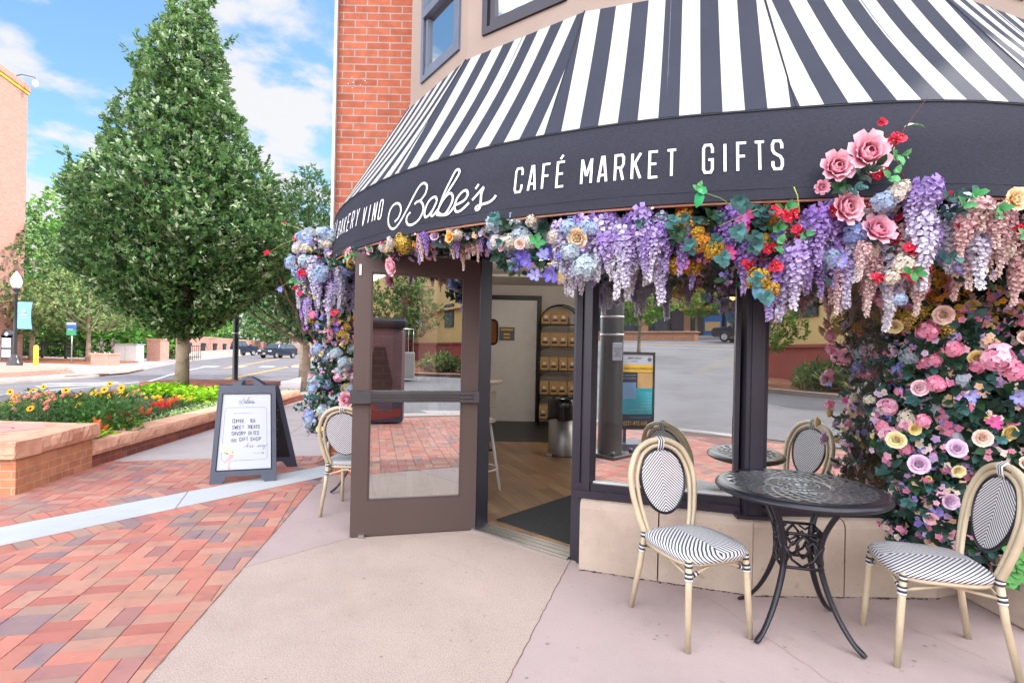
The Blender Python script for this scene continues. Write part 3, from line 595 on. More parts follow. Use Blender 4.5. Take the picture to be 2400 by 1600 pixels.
# knee wall under the windows
KR = 3.415
mb = MB()
for i in (2, 3, 4):
    p, q = facet(i, KR)
    if i == 2: p = (.43+.03, 3.385)
    ins = .06
    d = Vector((q[0]-p[0], q[1]-p[1])); L = d.length; d.normalize(); n_ = (-d[1], d[0]); seg = [0, .49, L] if i == 2 else [0, .54, L]
    for k in range(len(seg)-1):
        s0, s1 = seg[k]+(.004 if k else .0), seg[k+1]-.004
        prof = [(0, 0), (0, .40), (.008, .425), (.025, .442), (.06, .450), (.22, .450), (.22, 0)]
        vs = [(p[0]+d[0]*s+n_[0]*t, p[1]+d[1]*s+n_[1]*t, z) for s in (s0, s1) for t, z in prof]; m_ = len(prof)
        mb.add(vs, [(j, m_+j, m_+j+1, j+1) for j in range(m_-1)]+[tuple(range(m_)), tuple(range(2*m_-1, m_-1, -1))])
part('knee_wall', mb, M['kneewall'], cafe)
mb = MB(); mb.box((2.68+.95, 2.92, .23), (1.90, .60, .46), 0, None, .02); part('pier_base', mb, M['kneewall'], cafe)
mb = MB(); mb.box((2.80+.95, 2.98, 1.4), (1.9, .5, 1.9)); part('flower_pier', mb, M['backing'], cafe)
# grit and leaf litter gathered along the foot of the wall
mb = MB()
for i in (2, 3):
    p, q = facet(i, KR+.012)
    if i == 2: p = (.46, 3.37)
    for k in range(170):
        t = random.random(); x = p[0]+(q[0]-p[0])*t; y = p[1]+(q[1]-p[1])*t-abs(random.gauss(0, .008)); r0 = random.uniform(.0015, .007)*(1 if random.random() < .9 else 2); a = random.random()*6; z = .0075+random.random()*.002
        mb.add([(x+r0*math.cos(a)*2, y+r0*math.sin(a)*.8, z), (x+r0*math.cos(a+1.7), y+r0*math.sin(a+1.7), z+.002), (x-r0*math.cos(a)*1.6, y-r0*math.sin(a), z), (x+r0*math.cos(a-1.6), y+r0*math.sin(a-1.6)*.8, z)], [(0, 1, 2, 3)])
struct('wall_grit', mb, M['soil'], 'stuff')
# door opening
H0, H1 = (-.248, 4.12), (.44, 3.565)
dd = Vector((H1[0]-H0[0], H1[1]-H0[1])).normalized(); dn = Vector((-dd.y, dd.x)); dan = math.atan2(dd.y, dd.x)
mb = MB()
def dpt(a, t, z): return (H0[0]+dd.x*a+dn.x*t, H0[1]+dd.y*a+dn.y*t, z)
mb.box(dpt(-.018, .06, 1.32), (.036, .13, 2.64), dan); mb.box(dpt(-.076, .07, 1.32), (.08, .17, 2.64), dan)
LD = math.dist(H0, H1); mb.box(dpt(LD+.035, .03, 1.32), (.07, .13, 2.64), dan); mb.box(dpt(LD+.115, .02, 1.31), (.09, .16, 2.62), dan-.08)
mb.box(dpt(LD/2, .06, 2.16), (LD, .13, .08), dan); mb.box(dpt(LD/2, .08, 2.42), (LD, .06, .44), dan)
part('door_frame', mb, M['black_frame'], cafe)
mb = MB()
for k in range(6): mb.box(dpt(LD/2, -.06+k*.03, .012+.002*(k % 2)), (LD, .022, .022), dan)
part('threshold', mb, M['metal'], cafe)
# the open door leaf
HN = (-.262, 4.085); ang = math.atan2(3.86-4.085, -1.163+.262)
door = thing('x', 'x', 'x')  # placeholder removed below
bpy.data.objects.remove(door)
leaf = MB(); LW = .93; lx = lambda a, t, z: (HN[0]+math.cos(ang)*a-math.sin(ang)*t, HN[1]+math.sin(ang)*a+math.cos(ang)*t, z)
def lb(mb, a, b_, z0, z1, t0=-.022, t1=.022, bev=0): mb.box(lx((a+b_)/2, (t0+t1)/2, (z0+z1)/2), (b_-a, t1-t0, z1-z0), ang, None, bev)
Z0, Z1 = .015, 2.095; st = .118
lb(leaf, 0, st, Z0, Z1); lb(leaf, LW-st, LW, Z0, Z1); lb(leaf, st, LW-st, Z0, .27); lb(leaf, st, LW-st, Z1-.135, Z1)
for (a, b_, z0, z1) in ((st, st+.014, .27, Z1-.135), (LW-st-.014, LW-st, .27, Z1-.135)): lb(leaf, a, b_, z0, z1, -.012, .012)
lb(leaf, st+.014, LW-st-.014, .27, .284, -.012, .012); lb(leaf, st+.014, LW-st-.014, Z1-.149, Z1-.135, -.012, .012)
dleaf = part('door', leaf, M['door_brown'], cafe, 'brown glazed door leaf standing open')
g = MB(); g.quad(lx(st+.01, 0, .275), lx(LW-st-.01, 0, .275), lx(LW-st-.01, 0, Z1-.14), lx(st+.01, 0, Z1-.14)); ob('glass_pane', g.mesh('pane'), M['glass_door'], dleaf)
pb = MB(); T0 = .022
for k in range(5): lb(pb, .03, LW-.03, 1.008+k*.0135, 1.019+k*.0135, T0+.012, T0+.046+.004*(k % 2))
lb(pb, .03, LW-.03, 1.0, 1.083, T0, T0+.014); lb(pb, .0, .04, .998, 1.086, T0+.014, T0+.056); lb(pb, LW-.13, LW+.015, .995, 1.088, T0+.014, T0+.058); lb(pb, .02, .15, 1.0, 1.083, T0+.014, T0+.05)
po = ob('push_bar', pb.mesh('push_bar'), M['steel_dark'], dleaf)
for nm_, a_ in (('floor_bolt', (LW-.1, LW-.06, .0, .035, T0, T0+.03)), ('flush_bolt', (LW-.045, LW-.03, 1.93, 2.01, T0, T0+.01)), ('latch', (LW-.055, LW+.004, 1.03, 1.06, -.005, .018))): fb = MB(); lb(fb, *a_); ob(nm_, fb.mesh(nm_), M['metal'], dleaf)
cl = MB(); lb(cl, .08, .36, 2.03, 2.085, -.08, -.024); cl.tube([lx(.22, -.06, 2.09), lx(.50, -.10, 2.11), dpt(.42, -.05, 2.135)], .009, 6); ob('door_closer', cl.mesh('door_closer'), M['black'], dleaf)
# interior
fl = [pol(-63, 3.2), pol(-45, 3.2), H0, H1, pol(-26.9, 3.2), pol(-8.4, 3.2), pol(10, 3.2), pol(28, 3.2), pol(46, 3.2), (5.3, 6.4), (5.3, 10.4), (-1.0, 10.4), (-1.0, 6.3)]
mb = MB(); mb.prism(fl, -.05, .012); part('floor', mb, M['wood_floor'], cafe)
mb = MB(); mb.box((.0, 9.2, .008), (2.6, 2.3, .02)); part('tile_floor', mb, M['tile_dark'], cafe)
mb = MB(); mb.prism(fl, 2.74, 2.8); mb.box((.6, 9.8, 2.72), (5, 1.2, .04)); part('ceiling', mb, M['interior'], cafe)
mb = MB(); mb.box((2.0, 10.45, 1.4), (7, .1, 2.8)); mb.box((5.35, 8.4, 1.4), (.1, 4.1, 2.8)); mb.box((-1.02, 8.4, 1.4), (.1, 4.1, 2.8)); mb.box((-.95, 5.7, 1.4), (.06, 1.4, 2.8)); part('interior_wall', mb, M['interior'], cafe)
mb = MB(); xa, xb = at(1120, 800, 10.34)[0]-.5, at(1257, 800, 10.34)[0]; zt = 2.40
mb.box((xb+.045, 10.36, zt/2), (.09, .1, zt)); mb.box(((xa+xb)/2, 10.36, zt+.045), (xb-xa+.18, .1, .09)); dr2 = part('inner_door', mb, M['black'], cafe)
mb = MB(); mb.box(((xa+xb)/2, 10.37, zt/2), (xb-xa, .04, zt)); ob('door_panel', mb.mesh('door_panel'), M['white_paint'], dr2)
mb = MB(); p = at(1188, 782, 10.3); mb.box((p[0], 10.335, p[2]), (.30, .01, .26)); ns = ob('notice', mb.mesh('notice'), M['ink_light'], dr2)
mb = MB(); mb.box((p[0], 10.327, p[2]+.085), (.24, .006, .035)); mb.box((p[0], 10.327, p[2]-.01), (.13, .006, .035)); mb.box((p[0], 10.327, p[2]-.075), (.13, .006, .03)); ob('notice_stripe', mb.mesh('notice_stripe'), M['yellow'], dr2)

# ================================================================== awning
aw = thing('awning', 'black and white striped curved awning with lettered dark valance over the shop front', 'awning')
ZV0, ZV1, ZT = 2.15, 2.61, 3.67
RV = lambda z: 3.985-.07*(z-ZV0)/(ZV1-ZV0)
mb = MB()
hip = [-64]+TH[1:]
for i in range(6):
    p, q = Vector(pol(TH[i], WR+.01, ZT)), Vector(pol(TH[i+1], WR+.01, ZT)); fd = (q-p); L = fd.length; fd.normalize(); n = 16; K = 7
    vs = []; uvs = []
    for k in range(K):
        tk = k/(K-1)
        for j in range(n+1):
            t = j/n; th = TH[i]+(TH[i+1]-TH[i])*t if i else -63.3+(TH[1]+63.3)*t
            bq = Vector(pol(th, RV(ZV1)+.006, ZV1+.006)); tp = p.lerp(q, t); v = tp.lerp(bq, tk)
            sag = .035*math.sin(PI*tk)*math.sin(PI*t); out = Vector((math.sin(R_(th)), -math.cos(R_(th)), 0))
            v = v-out*sag*.7; vs.append(v); u = (v-p).dot(fd); uvs.append((u+(L/2+.05, .05, .1035, -.02, .03, .06)[i], (v-p).z))
    fs = [(k*(n+1)+j, (k+1)*(n+1)+j, (k+1)*(n+1)+j+1, k*(n+1)+j+1) for k in range(K-1) for j in range(n)]
    mb.add([tuple(v) for v in vs], fs, smooth=True, uvs=[[uvs[a] for a in f] for f in fs])
# return panel back to the pier
p0 = pol(TH[0], WR+.01, ZT); p1 = pol(-63.3, RV(ZV1), ZV1); mb.add([p0, p1, (-1.80, 5.74, ZV1), (-1.02, 5.74, ZT)], [(0, 3, 2, 1)], uvs=[[(0, 0), (0, 1), (1, 1), (1, 0)]])
can = part('canopy', mb, M['canopy'], aw)
mb = MB(); hs = []
for i, th in enumerate(TH[:-1]):
    p = Vector(pol(th, WR+.012, ZT)); q = Vector(pol(th, RV(ZV1)+.004, ZV1)); mb = MB(); mb.tube([p, q], .006, 5); ob('seam', mb.mesh('seam'), M['valance'], can)
mb = MB()
for i in range(5):
    p, q = Vector(pol(TH[i], WR+.012, ZT)), Vector(pol(TH[i+1], WR+.012, ZT))
    t = .52; a = p.lerp(q, t); th = TH[i]+(TH[i+1]-TH[i])*t; b_ = Vector(pol(th, RV(ZV1)+.004, ZV1)); pts = []
    for k in range(8): tk = k/7; v = a.lerp(b_, tk); o_ = Vector((math.sin(R_(th)), -math.cos(R_(th)), 0)); pts.append(v-o_*(.0245*math.sin(PI*tk)-.002))
    mb = MB(); mb.tube(pts, .0022, 4); ob('stitching', mb.mesh('stitching'), M['ink_light'], can)
mb = MB(); ths = list(np.arange(-73, 60, 1.0)); rows = [(ZV0, 0), (ZV0+.055, .0), (ZV0+.058, .0), (ZV0+.25, 0), (ZV1-.002, 0), (ZV1, -.004)]
outer = [[pol(a, RV(z)+o_+.0025*math.sin(a*.55)*(1-(z-ZV0)*2), z) for a in ths]+[(-0, 0, 0)][:0] for z, o_ in rows]
vs = [q for r0 in outer for q in r0]; n = len(ths)
mb.add(vs, [(k*n+j, k*n+j+1, (k+1)*n+j+1, (k+1)*n+j) for k in range(len(rows)-1) for j in range(n-1)], smooth=True)
inn = [[pol(a, RV(z)-.012, z) for a in ths] for z in (ZV0, ZV1)]; vs = [q for r0 in inn for q in r0]
mb.add(vs, [(j+n, j+n+1, j+1, j) for j in range(n-1)], smooth=True)
mb.add([pol(a, RV(ZV0)+o_, ZV0) for a in ths for o_ in (-.012, .001)], [(2*j, 2*j+2, 2*j+3, 2*j+1) for j in range(n-1)])
e0, e1 = pol(-73, RV(ZV0), ZV0), pol(-73, RV(ZV1), ZV1); mb.quad(e0, e1, (-2.0, 5.74, ZV1), (-2.0, 5.74, ZV0))
val = part('valance', mb, M['valance'], aw)
mb = MB(); mb.tube([pol(a, RV(ZV0)-.02, ZV0-.004) for a in np.arange(-72, 58, 2)], .008, 6); ob('edge_rail', mb.mesh('edge_rail'), M['sandstone'], val)
mb = MB(); mb.tube([pol(a, RV(ZV0+.057)+.003, ZV0+.057) for a in np.arange(-72, 58, 1.5)], .0013, 4); mb.tube([pol(a, RV(ZV1)+.002, ZV1) for a in np.arange(-72, 58, 1.5)], .004, 5); ob('hem', mb.mesh('hem'), M['ink'], val)
for u, v in ((975, 549), (1201, 518), (1529, 490), (2372, 460), (2398, 460), (790, 598)):
    th, z = cyl(u, v, 3.98); c = pol(th, RV(z)+.003, z); sn = MB(); n = 8; o_ = Vector((math.sin(R_(th)), -math.cos(R_(th)), 0)); tg = Vector((math.cos(R_(th)), math.sin(R_(th)), 0))
    sn.add([tuple(Vector(c)+o_*.004)]+[tuple(Vector(c)+tg*math.cos(2*PI*k/n)*.007+Vector((0, 0, 1))*math.sin(2*PI*k/n)*.007) for k in range(n)], [(0, k+1, (k+1) % n+1) for k in range(n)], smooth=True); ob('snap', sn.mesh('snap'), M['metal'], val)
# ------------------------------------------------------------------ lettering
C_ = [(1, .7), (1, .88), (.82, 1), (.18, 1), (0, .88), (0, .12), (.18, 0), (.82, 0), (1, .12), (1, .3)]
GL = {'A': [[(0, 0), (.38, 1), (.62, 1), (1, 0)], [(.17, .27), (.83, .27)]], 'B': [[(0, 0), (0, 1), (.8, 1), (1, .9), (1, .63), (.8, .52), (.02, .52)], [(.8, .52), (1, .42), (1, .1), (.8, 0), (.0, 0)]],
 'C': [C_], 'D': [[(0, 0), (0, 1), (.75, 1), (1, .85), (1, .15), (.75, 0), (0, 0)]], 'E': [[(.95, 1), (0, 1), (0, 0), (.95, 0)], [(.02, .52), (.8, .52)]], 'F': [[(.95, 1), (0, 1), (0, 0)], [(.02, .52), (.8, .52)]],
 'G': [C_[:-1]+[(1, .46), (.55, .46)]], 'H': [[(0, 0), (0, 1)], [(1, 0), (1, 1)], [(.02, .5), (.98, .5)]], 'I': [[(.5, 0), (.5, 1)]], 'K': [[(0, 0), (0, 1)], [(1, 1), (.08, .48)], [(.3, .62), (1, 0)]],
 'M': [[(0, 0), (0, 1)], [(.02, .98), (.5, .3)], [(.5, .3), (.98, .98)], [(1, 0), (1, 1)]], 'N': [[(0, 0), (0, 1)], [(.04, .97), (.96, .03)], [(1, 0), (1, 1)]], 'O': [[(.82, 1), (.18, 1), (0, .88), (0, .12), (.18, 0), (.82, 0), (1, .12), (1, .88), (.82, 1)]],
 'P': [[(0, 0), (0, 1), (.8, 1), (1, .9), (1, .6), (.8, .48), (.02, .48)]], 'R': [[(0, 0), (0, 1), (.8, 1), (1, .9), (1, .63), (.8, .5), (.02, .5)], [(.6, .5), (1, 0)]],
 'S': [[(1, .72), (1, .88), (.82, 1), (.18, 1), (0, .88), (0, .68), (.2, .56), (.8, .44), (1, .32), (1, .12), (.82, 0), (.18, 0), (0, .12), (0, .28)]], 'T': [[(0, 1), (1, 1)], [(.5, 0), (.5, .98)]],
 'U': [[(0, 1), (0, .12), (.18, 0), (.82, 0), (1, .12), (1, 1)]], 'V': [[(0, 1), (.42, 0), (.58, 0), (1, 1)]], 'W': [[(0, 1), (.25, 0)], [(.25, 0), (.5, .7)], [(.5, .7), (.75, 0)], [(.75, 0), (1, 1)]], 'X': [[(0, 0), (1, 1)], [(0, 1), (1, 0)]], 'Y': [[(0, 1), (.5, .45), (1, 1)], [(.5, .44), (.5, 0)]], 'L': [[(0, 1), (0, 0), (.9, 0)]],
 ',': [[(.5, .06), (.35, -.12)]], 'É': [[(.95, 1), (0, 1), (0, 0), (.95, 0)], [(.02, .52), (.8, .52)], [(.35, 1.12), (.7, 1.28)]]}
def smooth_pts(P, k=6):
    out = []; P = [P[0]]+list(P)+[P[-1]]
    for i in range(1, len(P)-2):
        p0, p1, p2, p3 = [np.array(q, float) for q in P[i-1:i+3]]
        for j in range(k):
            t = j/k; out.append(tuple(.5*((2*p1)+(-p0+p2)*t+(2*p0-5*p1+4*p2-p3)*t*t+(-p0+3*p1-3*p2+p3)*t**3)))
    return out+[P[-1]]
def stroke(mb, P, w, fn, lay=0.0, rnd=False):
    """ribbon of width w along polyline P (2D, metres), mapped to space by fn(x, y, lift)"""
    P = [np.array(q, float) for q in P]; n = len(P); L = []; R = []
    for i in range(n):
        d0 = P[i]-P[i-1] if i else P[1]-P[0]; d1 = P[i+1]-P[i] if i < n-1 else d0
        d0 = d0/(np.hypot(*d0)+1e-9); d1 = d1/(np.hypot(*d1)+1e-9); d = d0+d1; q = np.hypot(*d); d = d/q if q > .2 else d1
        m_ = np.array([-d[1], d[0]]); k = 1/max(.55, m_ @ np.array([-d0[1], d0[0]])); L.append(P[i]+m_*w/2*k); R.append(P[i]-m_*w/2*k)
    vs = [fn(a[0], a[1], .0+lay) for p in zip(L, R) for a in p]
    mb.add(vs, [(2*i, 2*i+1, 2*i+3, 2*i+2) for i in range(n-1)])
def word(mb, txt, x0, y0, x1, h, w, fn, lw=None, gap=None, cap1=1.0):
    n = len(txt); lw = lw or h*.30; step = (x1-x0-lw)/(n-1) if n > 1 else 0
    for i, ch in enumerate(txt):
        if ch not in GL: continue
        hh = h*(cap1 if i == 0 else 1); ww = lw*(1.25 if ch == 'M' else 1); xx = x0+i*step-(ww-lw)/2
        for k, P in enumerate(GL[ch]): stroke(mb, [(xx+p[0]*ww, y0+p[1]*hh) for p in P], w, fn, k*.0003)
RL_ = 3.985
def vfn(x, z, lift): th = math.degrees(x/RL_); return pol(th, RV(z)+.0045+lift, z)
def rad(th): return R_(th)*RL_
mb = MB()
for txt, t0, t1, zb_, zt_, lw in (('CAFÉ', -29.2, -24.9, 2.297, 2.437, .042), ('MARKET', -23.4, -16.5, 2.297, 2.434, .042), ('GIFTS', -14.6, -9.4, 2.302, 2.445, .042), ('TEA', -66.6, -62.3, 2.375, 2.515, .045), ('BAKERY', -60.5, -52.4, 2.335, 2.470, .048), ('VINO', -51.0, -46.6, 2.318, 2.455, .042)):
    mb = MB(); word(mb, txt, rad(t0), zb_, rad(t1), zt_-zb_, .0135, vfn, lw); part('lettering', mb, M['letter'], aw)
SC = [[(315, 1105), (375, 1030), (405, 900), (375, 790), (310, 755), (240, 800), (195, 900), (185, 1040), (215, 1170), (290, 1240), (360, 1200), (430, 1080), (490, 940), (550, 790), (610, 630), (680, 470), (740, 390), (800, 380), (845, 440), (835, 560), (790, 650), (745, 710), (690, 730), (650, 775)],
 [(745, 715), (800, 770), (830, 870), (800, 1000), (740, 1100), (650, 1165), (575, 1160), (535, 1090), (540, 1000), (590, 930)],
 [(1066, 730), (1040, 650), (980, 655), (910, 730), (870, 850), (860, 960), (890, 1025), (950, 980), (1010, 880), (1060, 740)], [(1062, 740), (1025, 850), (985, 960), (1010, 1005), (1060, 950), (1120, 850)],
 [(1110, 870), (1180, 700), (1280, 500), (1390, 290), (1435, 170), (1405, 118), (1350, 160), (1280, 330), (1200, 540), (1140, 760), (1090, 990)], [(1120, 850), (1180, 710), (1250, 610), (1310, 575), (1358, 640), (1350, 750), (1300, 880), (1240, 970), (1170, 975), (1110, 930)], [(1095, 982), (1190, 990), (1290, 975), (1360, 900), (1420, 790)],
 [(1420, 800), (1500, 765), (1590, 700), (1635, 600), (1600, 525), (1530, 550), (1450, 660), (1412, 790), (1420, 880), (1465, 930), (1540, 900), (1620, 820), (1672, 758)],
 [(1822, 408), (1768, 497)], [(1728, 712), (1815, 600), (1922, 458)], [(1920, 470), (1888, 600), (1890, 760), (1880, 860), (1835, 900), (1808, 862), (1840, 822), (1920, 792), (2040, 755), (2120, 690), (2160, 622)]]
mb = MB()
for k, P in enumerate(SC):
    q = []
    for x, y in P: th, z = cyl(890+x/7.84, 380+y/7.84, 3.955); q.append((rad(th), z))
    stroke(mb, smooth_pts(q, 6) if len(q) > 3 else q, .0155, vfn, .0003*k)
part('script_name', mb, M['letter'], aw)

# ================================================================== flowers
def petal(mb, base, up, out, L, W, a0, a1, cup, c0, c1, nu=4, nv=3, wave=0):
    """petal growing from base; starts at angle a0 from 'up' and bends to a1 (radians) towards 'out'"""
    side = up.cross(out); vs = []; cs = []; p = Vector(base); ph = random.random()*6
    for i in range(nu+1):
        t = i/nu; w = W*math.sin(PI*(.15+.63*t))**.7; a = a0+(a1-a0)*t
        if i: p = p+(up*math.cos(a)+out*math.sin(a))*(L/nu)
        nrm = (out*math.cos(a)-up*math.sin(a))
        for j in range(nv+1):
            s_ = j/nv*2-1; vs.append(p+side*(s_*w/2)-nrm*(cup*s_*s_*w)+nrm*(wave*math.sin(ph+s_*5+t*4)*t)); k = t; cs.append(tuple(c0[q]*(1-k)+c1[q]*k for q in range(3)))
    fs = [(i*(nv+1)+j, i*(nv+1)+j+1, (i+1)*(nv+1)+j+1, (i+1)*(nv+1)+j) for i in range(nu) for j in range(nv)]
    mb.add(vs, fs, cs, True)
def ang(az): return Vector((math.cos(az), math.sin(az), 0))
UP = Vector((0, 0, 1))
def rose(c_in, c_out, R=.04, layers=5, dens=1.0):
    """opens towards +Z"""
    mb = MB(); az = 0
    for l in range(layers):
        t = l/(layers-1); n = int((3+l*1.2)*dens)
        for k in range(n):
            az += 2*PI/n+random.uniform(-.12, .12)
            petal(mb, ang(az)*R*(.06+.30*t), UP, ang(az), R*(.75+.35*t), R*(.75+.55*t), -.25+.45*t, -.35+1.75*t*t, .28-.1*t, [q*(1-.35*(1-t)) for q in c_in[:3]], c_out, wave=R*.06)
        az += .7
    mb.v = [(p[0], p[1], p[2]-R*.2) for p in mb.v]; return mb
def peony(c_in, c_out, R=.07):
    mb = MB(); az = 0
    for k in range(56):
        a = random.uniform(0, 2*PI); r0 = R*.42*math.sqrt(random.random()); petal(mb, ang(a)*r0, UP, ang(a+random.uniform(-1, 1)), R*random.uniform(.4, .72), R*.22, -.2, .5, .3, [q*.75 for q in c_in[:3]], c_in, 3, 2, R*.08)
    for l in range(4):
        n = 7; t = l/3
        for k in range(n): az += 2*PI/n; petal(mb, ang(az)*R*(.4+.1*t), UP, ang(az), R*(.85+.25*t), R*(.75+.2*t), .1+.5*t, -.45+1.7*t, .3-.15*t, c_in, c_out, 4, 3, R*.07)
        az += .4
    mb.v = [(p[0], p[1], p[2]-R*.35) for p in mb.v]; return mb
def floret(mb, c, nrm, r, n, col, cc_=None):
    nrm = Vector(nrm).normalized(); a = nrm.cross(Vector((.2, .3, .9))).normalized(); b_ = nrm.cross(a); ph = random.random()*6
    for k in range(n):
        t = ph+2*PI*k/n; d = a*math.cos(t)+b_*math.sin(t); s_ = nrm.cross(d); c = Vector(c)
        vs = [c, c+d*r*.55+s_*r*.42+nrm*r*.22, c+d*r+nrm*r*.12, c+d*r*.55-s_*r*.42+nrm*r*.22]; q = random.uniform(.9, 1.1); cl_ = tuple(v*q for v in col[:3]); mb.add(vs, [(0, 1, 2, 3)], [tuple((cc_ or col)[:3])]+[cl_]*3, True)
def ball(col, col2, R=.06, n=60, fr=.24, petals=4, half=True, flat=1):
    mb = MB()
    for k in range(n):
        z = 1-(k+.5)/n*(1.35 if half else 2); a = k*2.39996; r = math.sqrt(max(0, 1-z*z)); d = Vector((r*math.cos(a), r*math.sin(a), z*flat)); q = random.random(); c = [col[i]*(1-q)+col2[i]*q for i in range(3)]
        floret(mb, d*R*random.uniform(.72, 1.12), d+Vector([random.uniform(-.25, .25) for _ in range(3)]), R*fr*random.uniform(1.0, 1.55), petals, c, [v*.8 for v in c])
    return mb
def wist(c_top, c_tip, L=.3, R=.045, n=70):
    """raceme hanging from the origin towards -Z"""
    mb = MB(); mb.tube([(0, 0, 0), (.004, 0, -L*.5), (0, .003, -L)], .0018, 4, col=(.12, .2, .06))
    for k in range(n):
        t = (k+.5)/n; a = k*2.4+random.uniform(-.3, .3); r = R*(math.sin(PI*min(1, t*1.15+.18))**.6)*(1-.6*t)+.004; d = Vector((math.cos(a), math.sin(a), -.15)); c = [c_top[i]*(1-t)+c_tip[i]*t for i in range(3)]
        q = random.uniform(.85, 1.12); c = [v*q for v in c]; sz = (.034-.016*t)*random.uniform(.85, 1.15)*R/.045
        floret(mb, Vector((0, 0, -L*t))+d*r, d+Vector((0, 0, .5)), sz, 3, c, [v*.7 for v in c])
        if t < .75: floret(mb, Vector((0, 0, -L*t-.006))+d*r*1.1, d+Vector((0, 0, -.7)), sz*.7, 2, [v*.85 for v in c])
    return mb
def boug(c):
    mb = MB()
    for k in range(7):
        d = Vector((random.uniform(-1, 1), random.uniform(-1, 1), random.uniform(.3, 1))).normalized(); o_ = d*.02+Vector((random.uniform(-.02, .02), random.uniform(-.02, .02), 0))
        a = d.cross(Vector((.1, .9, .2))).normalized(); b_ = d.cross(a)
        for j in range(5): t = 2*PI*j/5+k; petal(mb, o_, d, (a*math.cos(t)+b_*math.sin(t)), .030, .026, .3, 1.3, -.15, [v*.8 for v in c[:3]], c, 3, 2, .002)
        for j in range(2): mb.tube([o_+d*.004, o_+d*.02+a*.003*j], .0012, 4, col=(.8, .75, .5))
    return mb
def lily(c, c2):
    mb = MB()
    for k in range(6): t = 2*PI*k/6; petal(mb, (0, 0, 0), UP, ang(t), .055, .026, .35, 1.35 if k % 2 else 1.0, .1, c2, c, 4, 2, .003)
    for k in range(4): mb.tube([(0, 0, .005), tuple(ang(k*1.6)*.008+Vector((0, 0, .03)))], .0012, 4, col=(.7, .6, .3))
    return mb
def leafgeo(mb, base, d, nrm, L, W, col, bend=.15, col2=None):
    d = Vector(d).normalized(); n_ = Vector(nrm); n_ = (n_-d*n_.dot(d)); n_ = n_.normalized() if n_.length > 1e-4 else d.orthogonal().normalized(); s_ = d.cross(n_); b_ = Vector(base)
    c1 = b_+d*L*.38+n_*L*bend*.35; tip = b_+d*L-n_*L*bend
    vs = [b_, c1, tip, b_+d*L*.30+s_*W*.47+n_*L*bend*.8, b_+d*L*.72+s_*W*.42+n_*L*bend*.3, b_+d*L*.30-s_*W*.47+n_*L*bend*.8, b_+d*L*.72-s_*W*.42+n_*L*bend*.3, b_+d*L*.72-n_*L*bend*.1]
    mb.add(vs, [(0, 1, 3), (1, 7, 4, 3), (7, 2, 4), (0, 5, 1), (1, 5, 6, 7), (7, 6, 2)], [tuple(v*.9 for v in (col2 or col)[:3])]*3+[tuple(col[:3])]*5, True)
def spray(col, n=7, L=.05, W=.03, stem=.12):
    """leafy twig along +Z"""
    mb = MB(); mb.tube([(0, 0, 0), (.004, .004, stem*.6), (0, .01, stem)], .0016, 4, col=tuple(v*.8 for v in col[:3]))
    for k in range(n):
        t = .2+.8*k/(n-1); a = k*2.5; d = ang(a)*(1-.5*t)+UP*(.3+.6*t); q = random.uniform(.85, 1.15); leafgeo(mb, (0, .01*t, stem*t), d, UP+ang(a)*-.3, L*random.uniform(.8, 1.15), W, [v*q for v in col[:3]], .15)
    return mb
c = lin
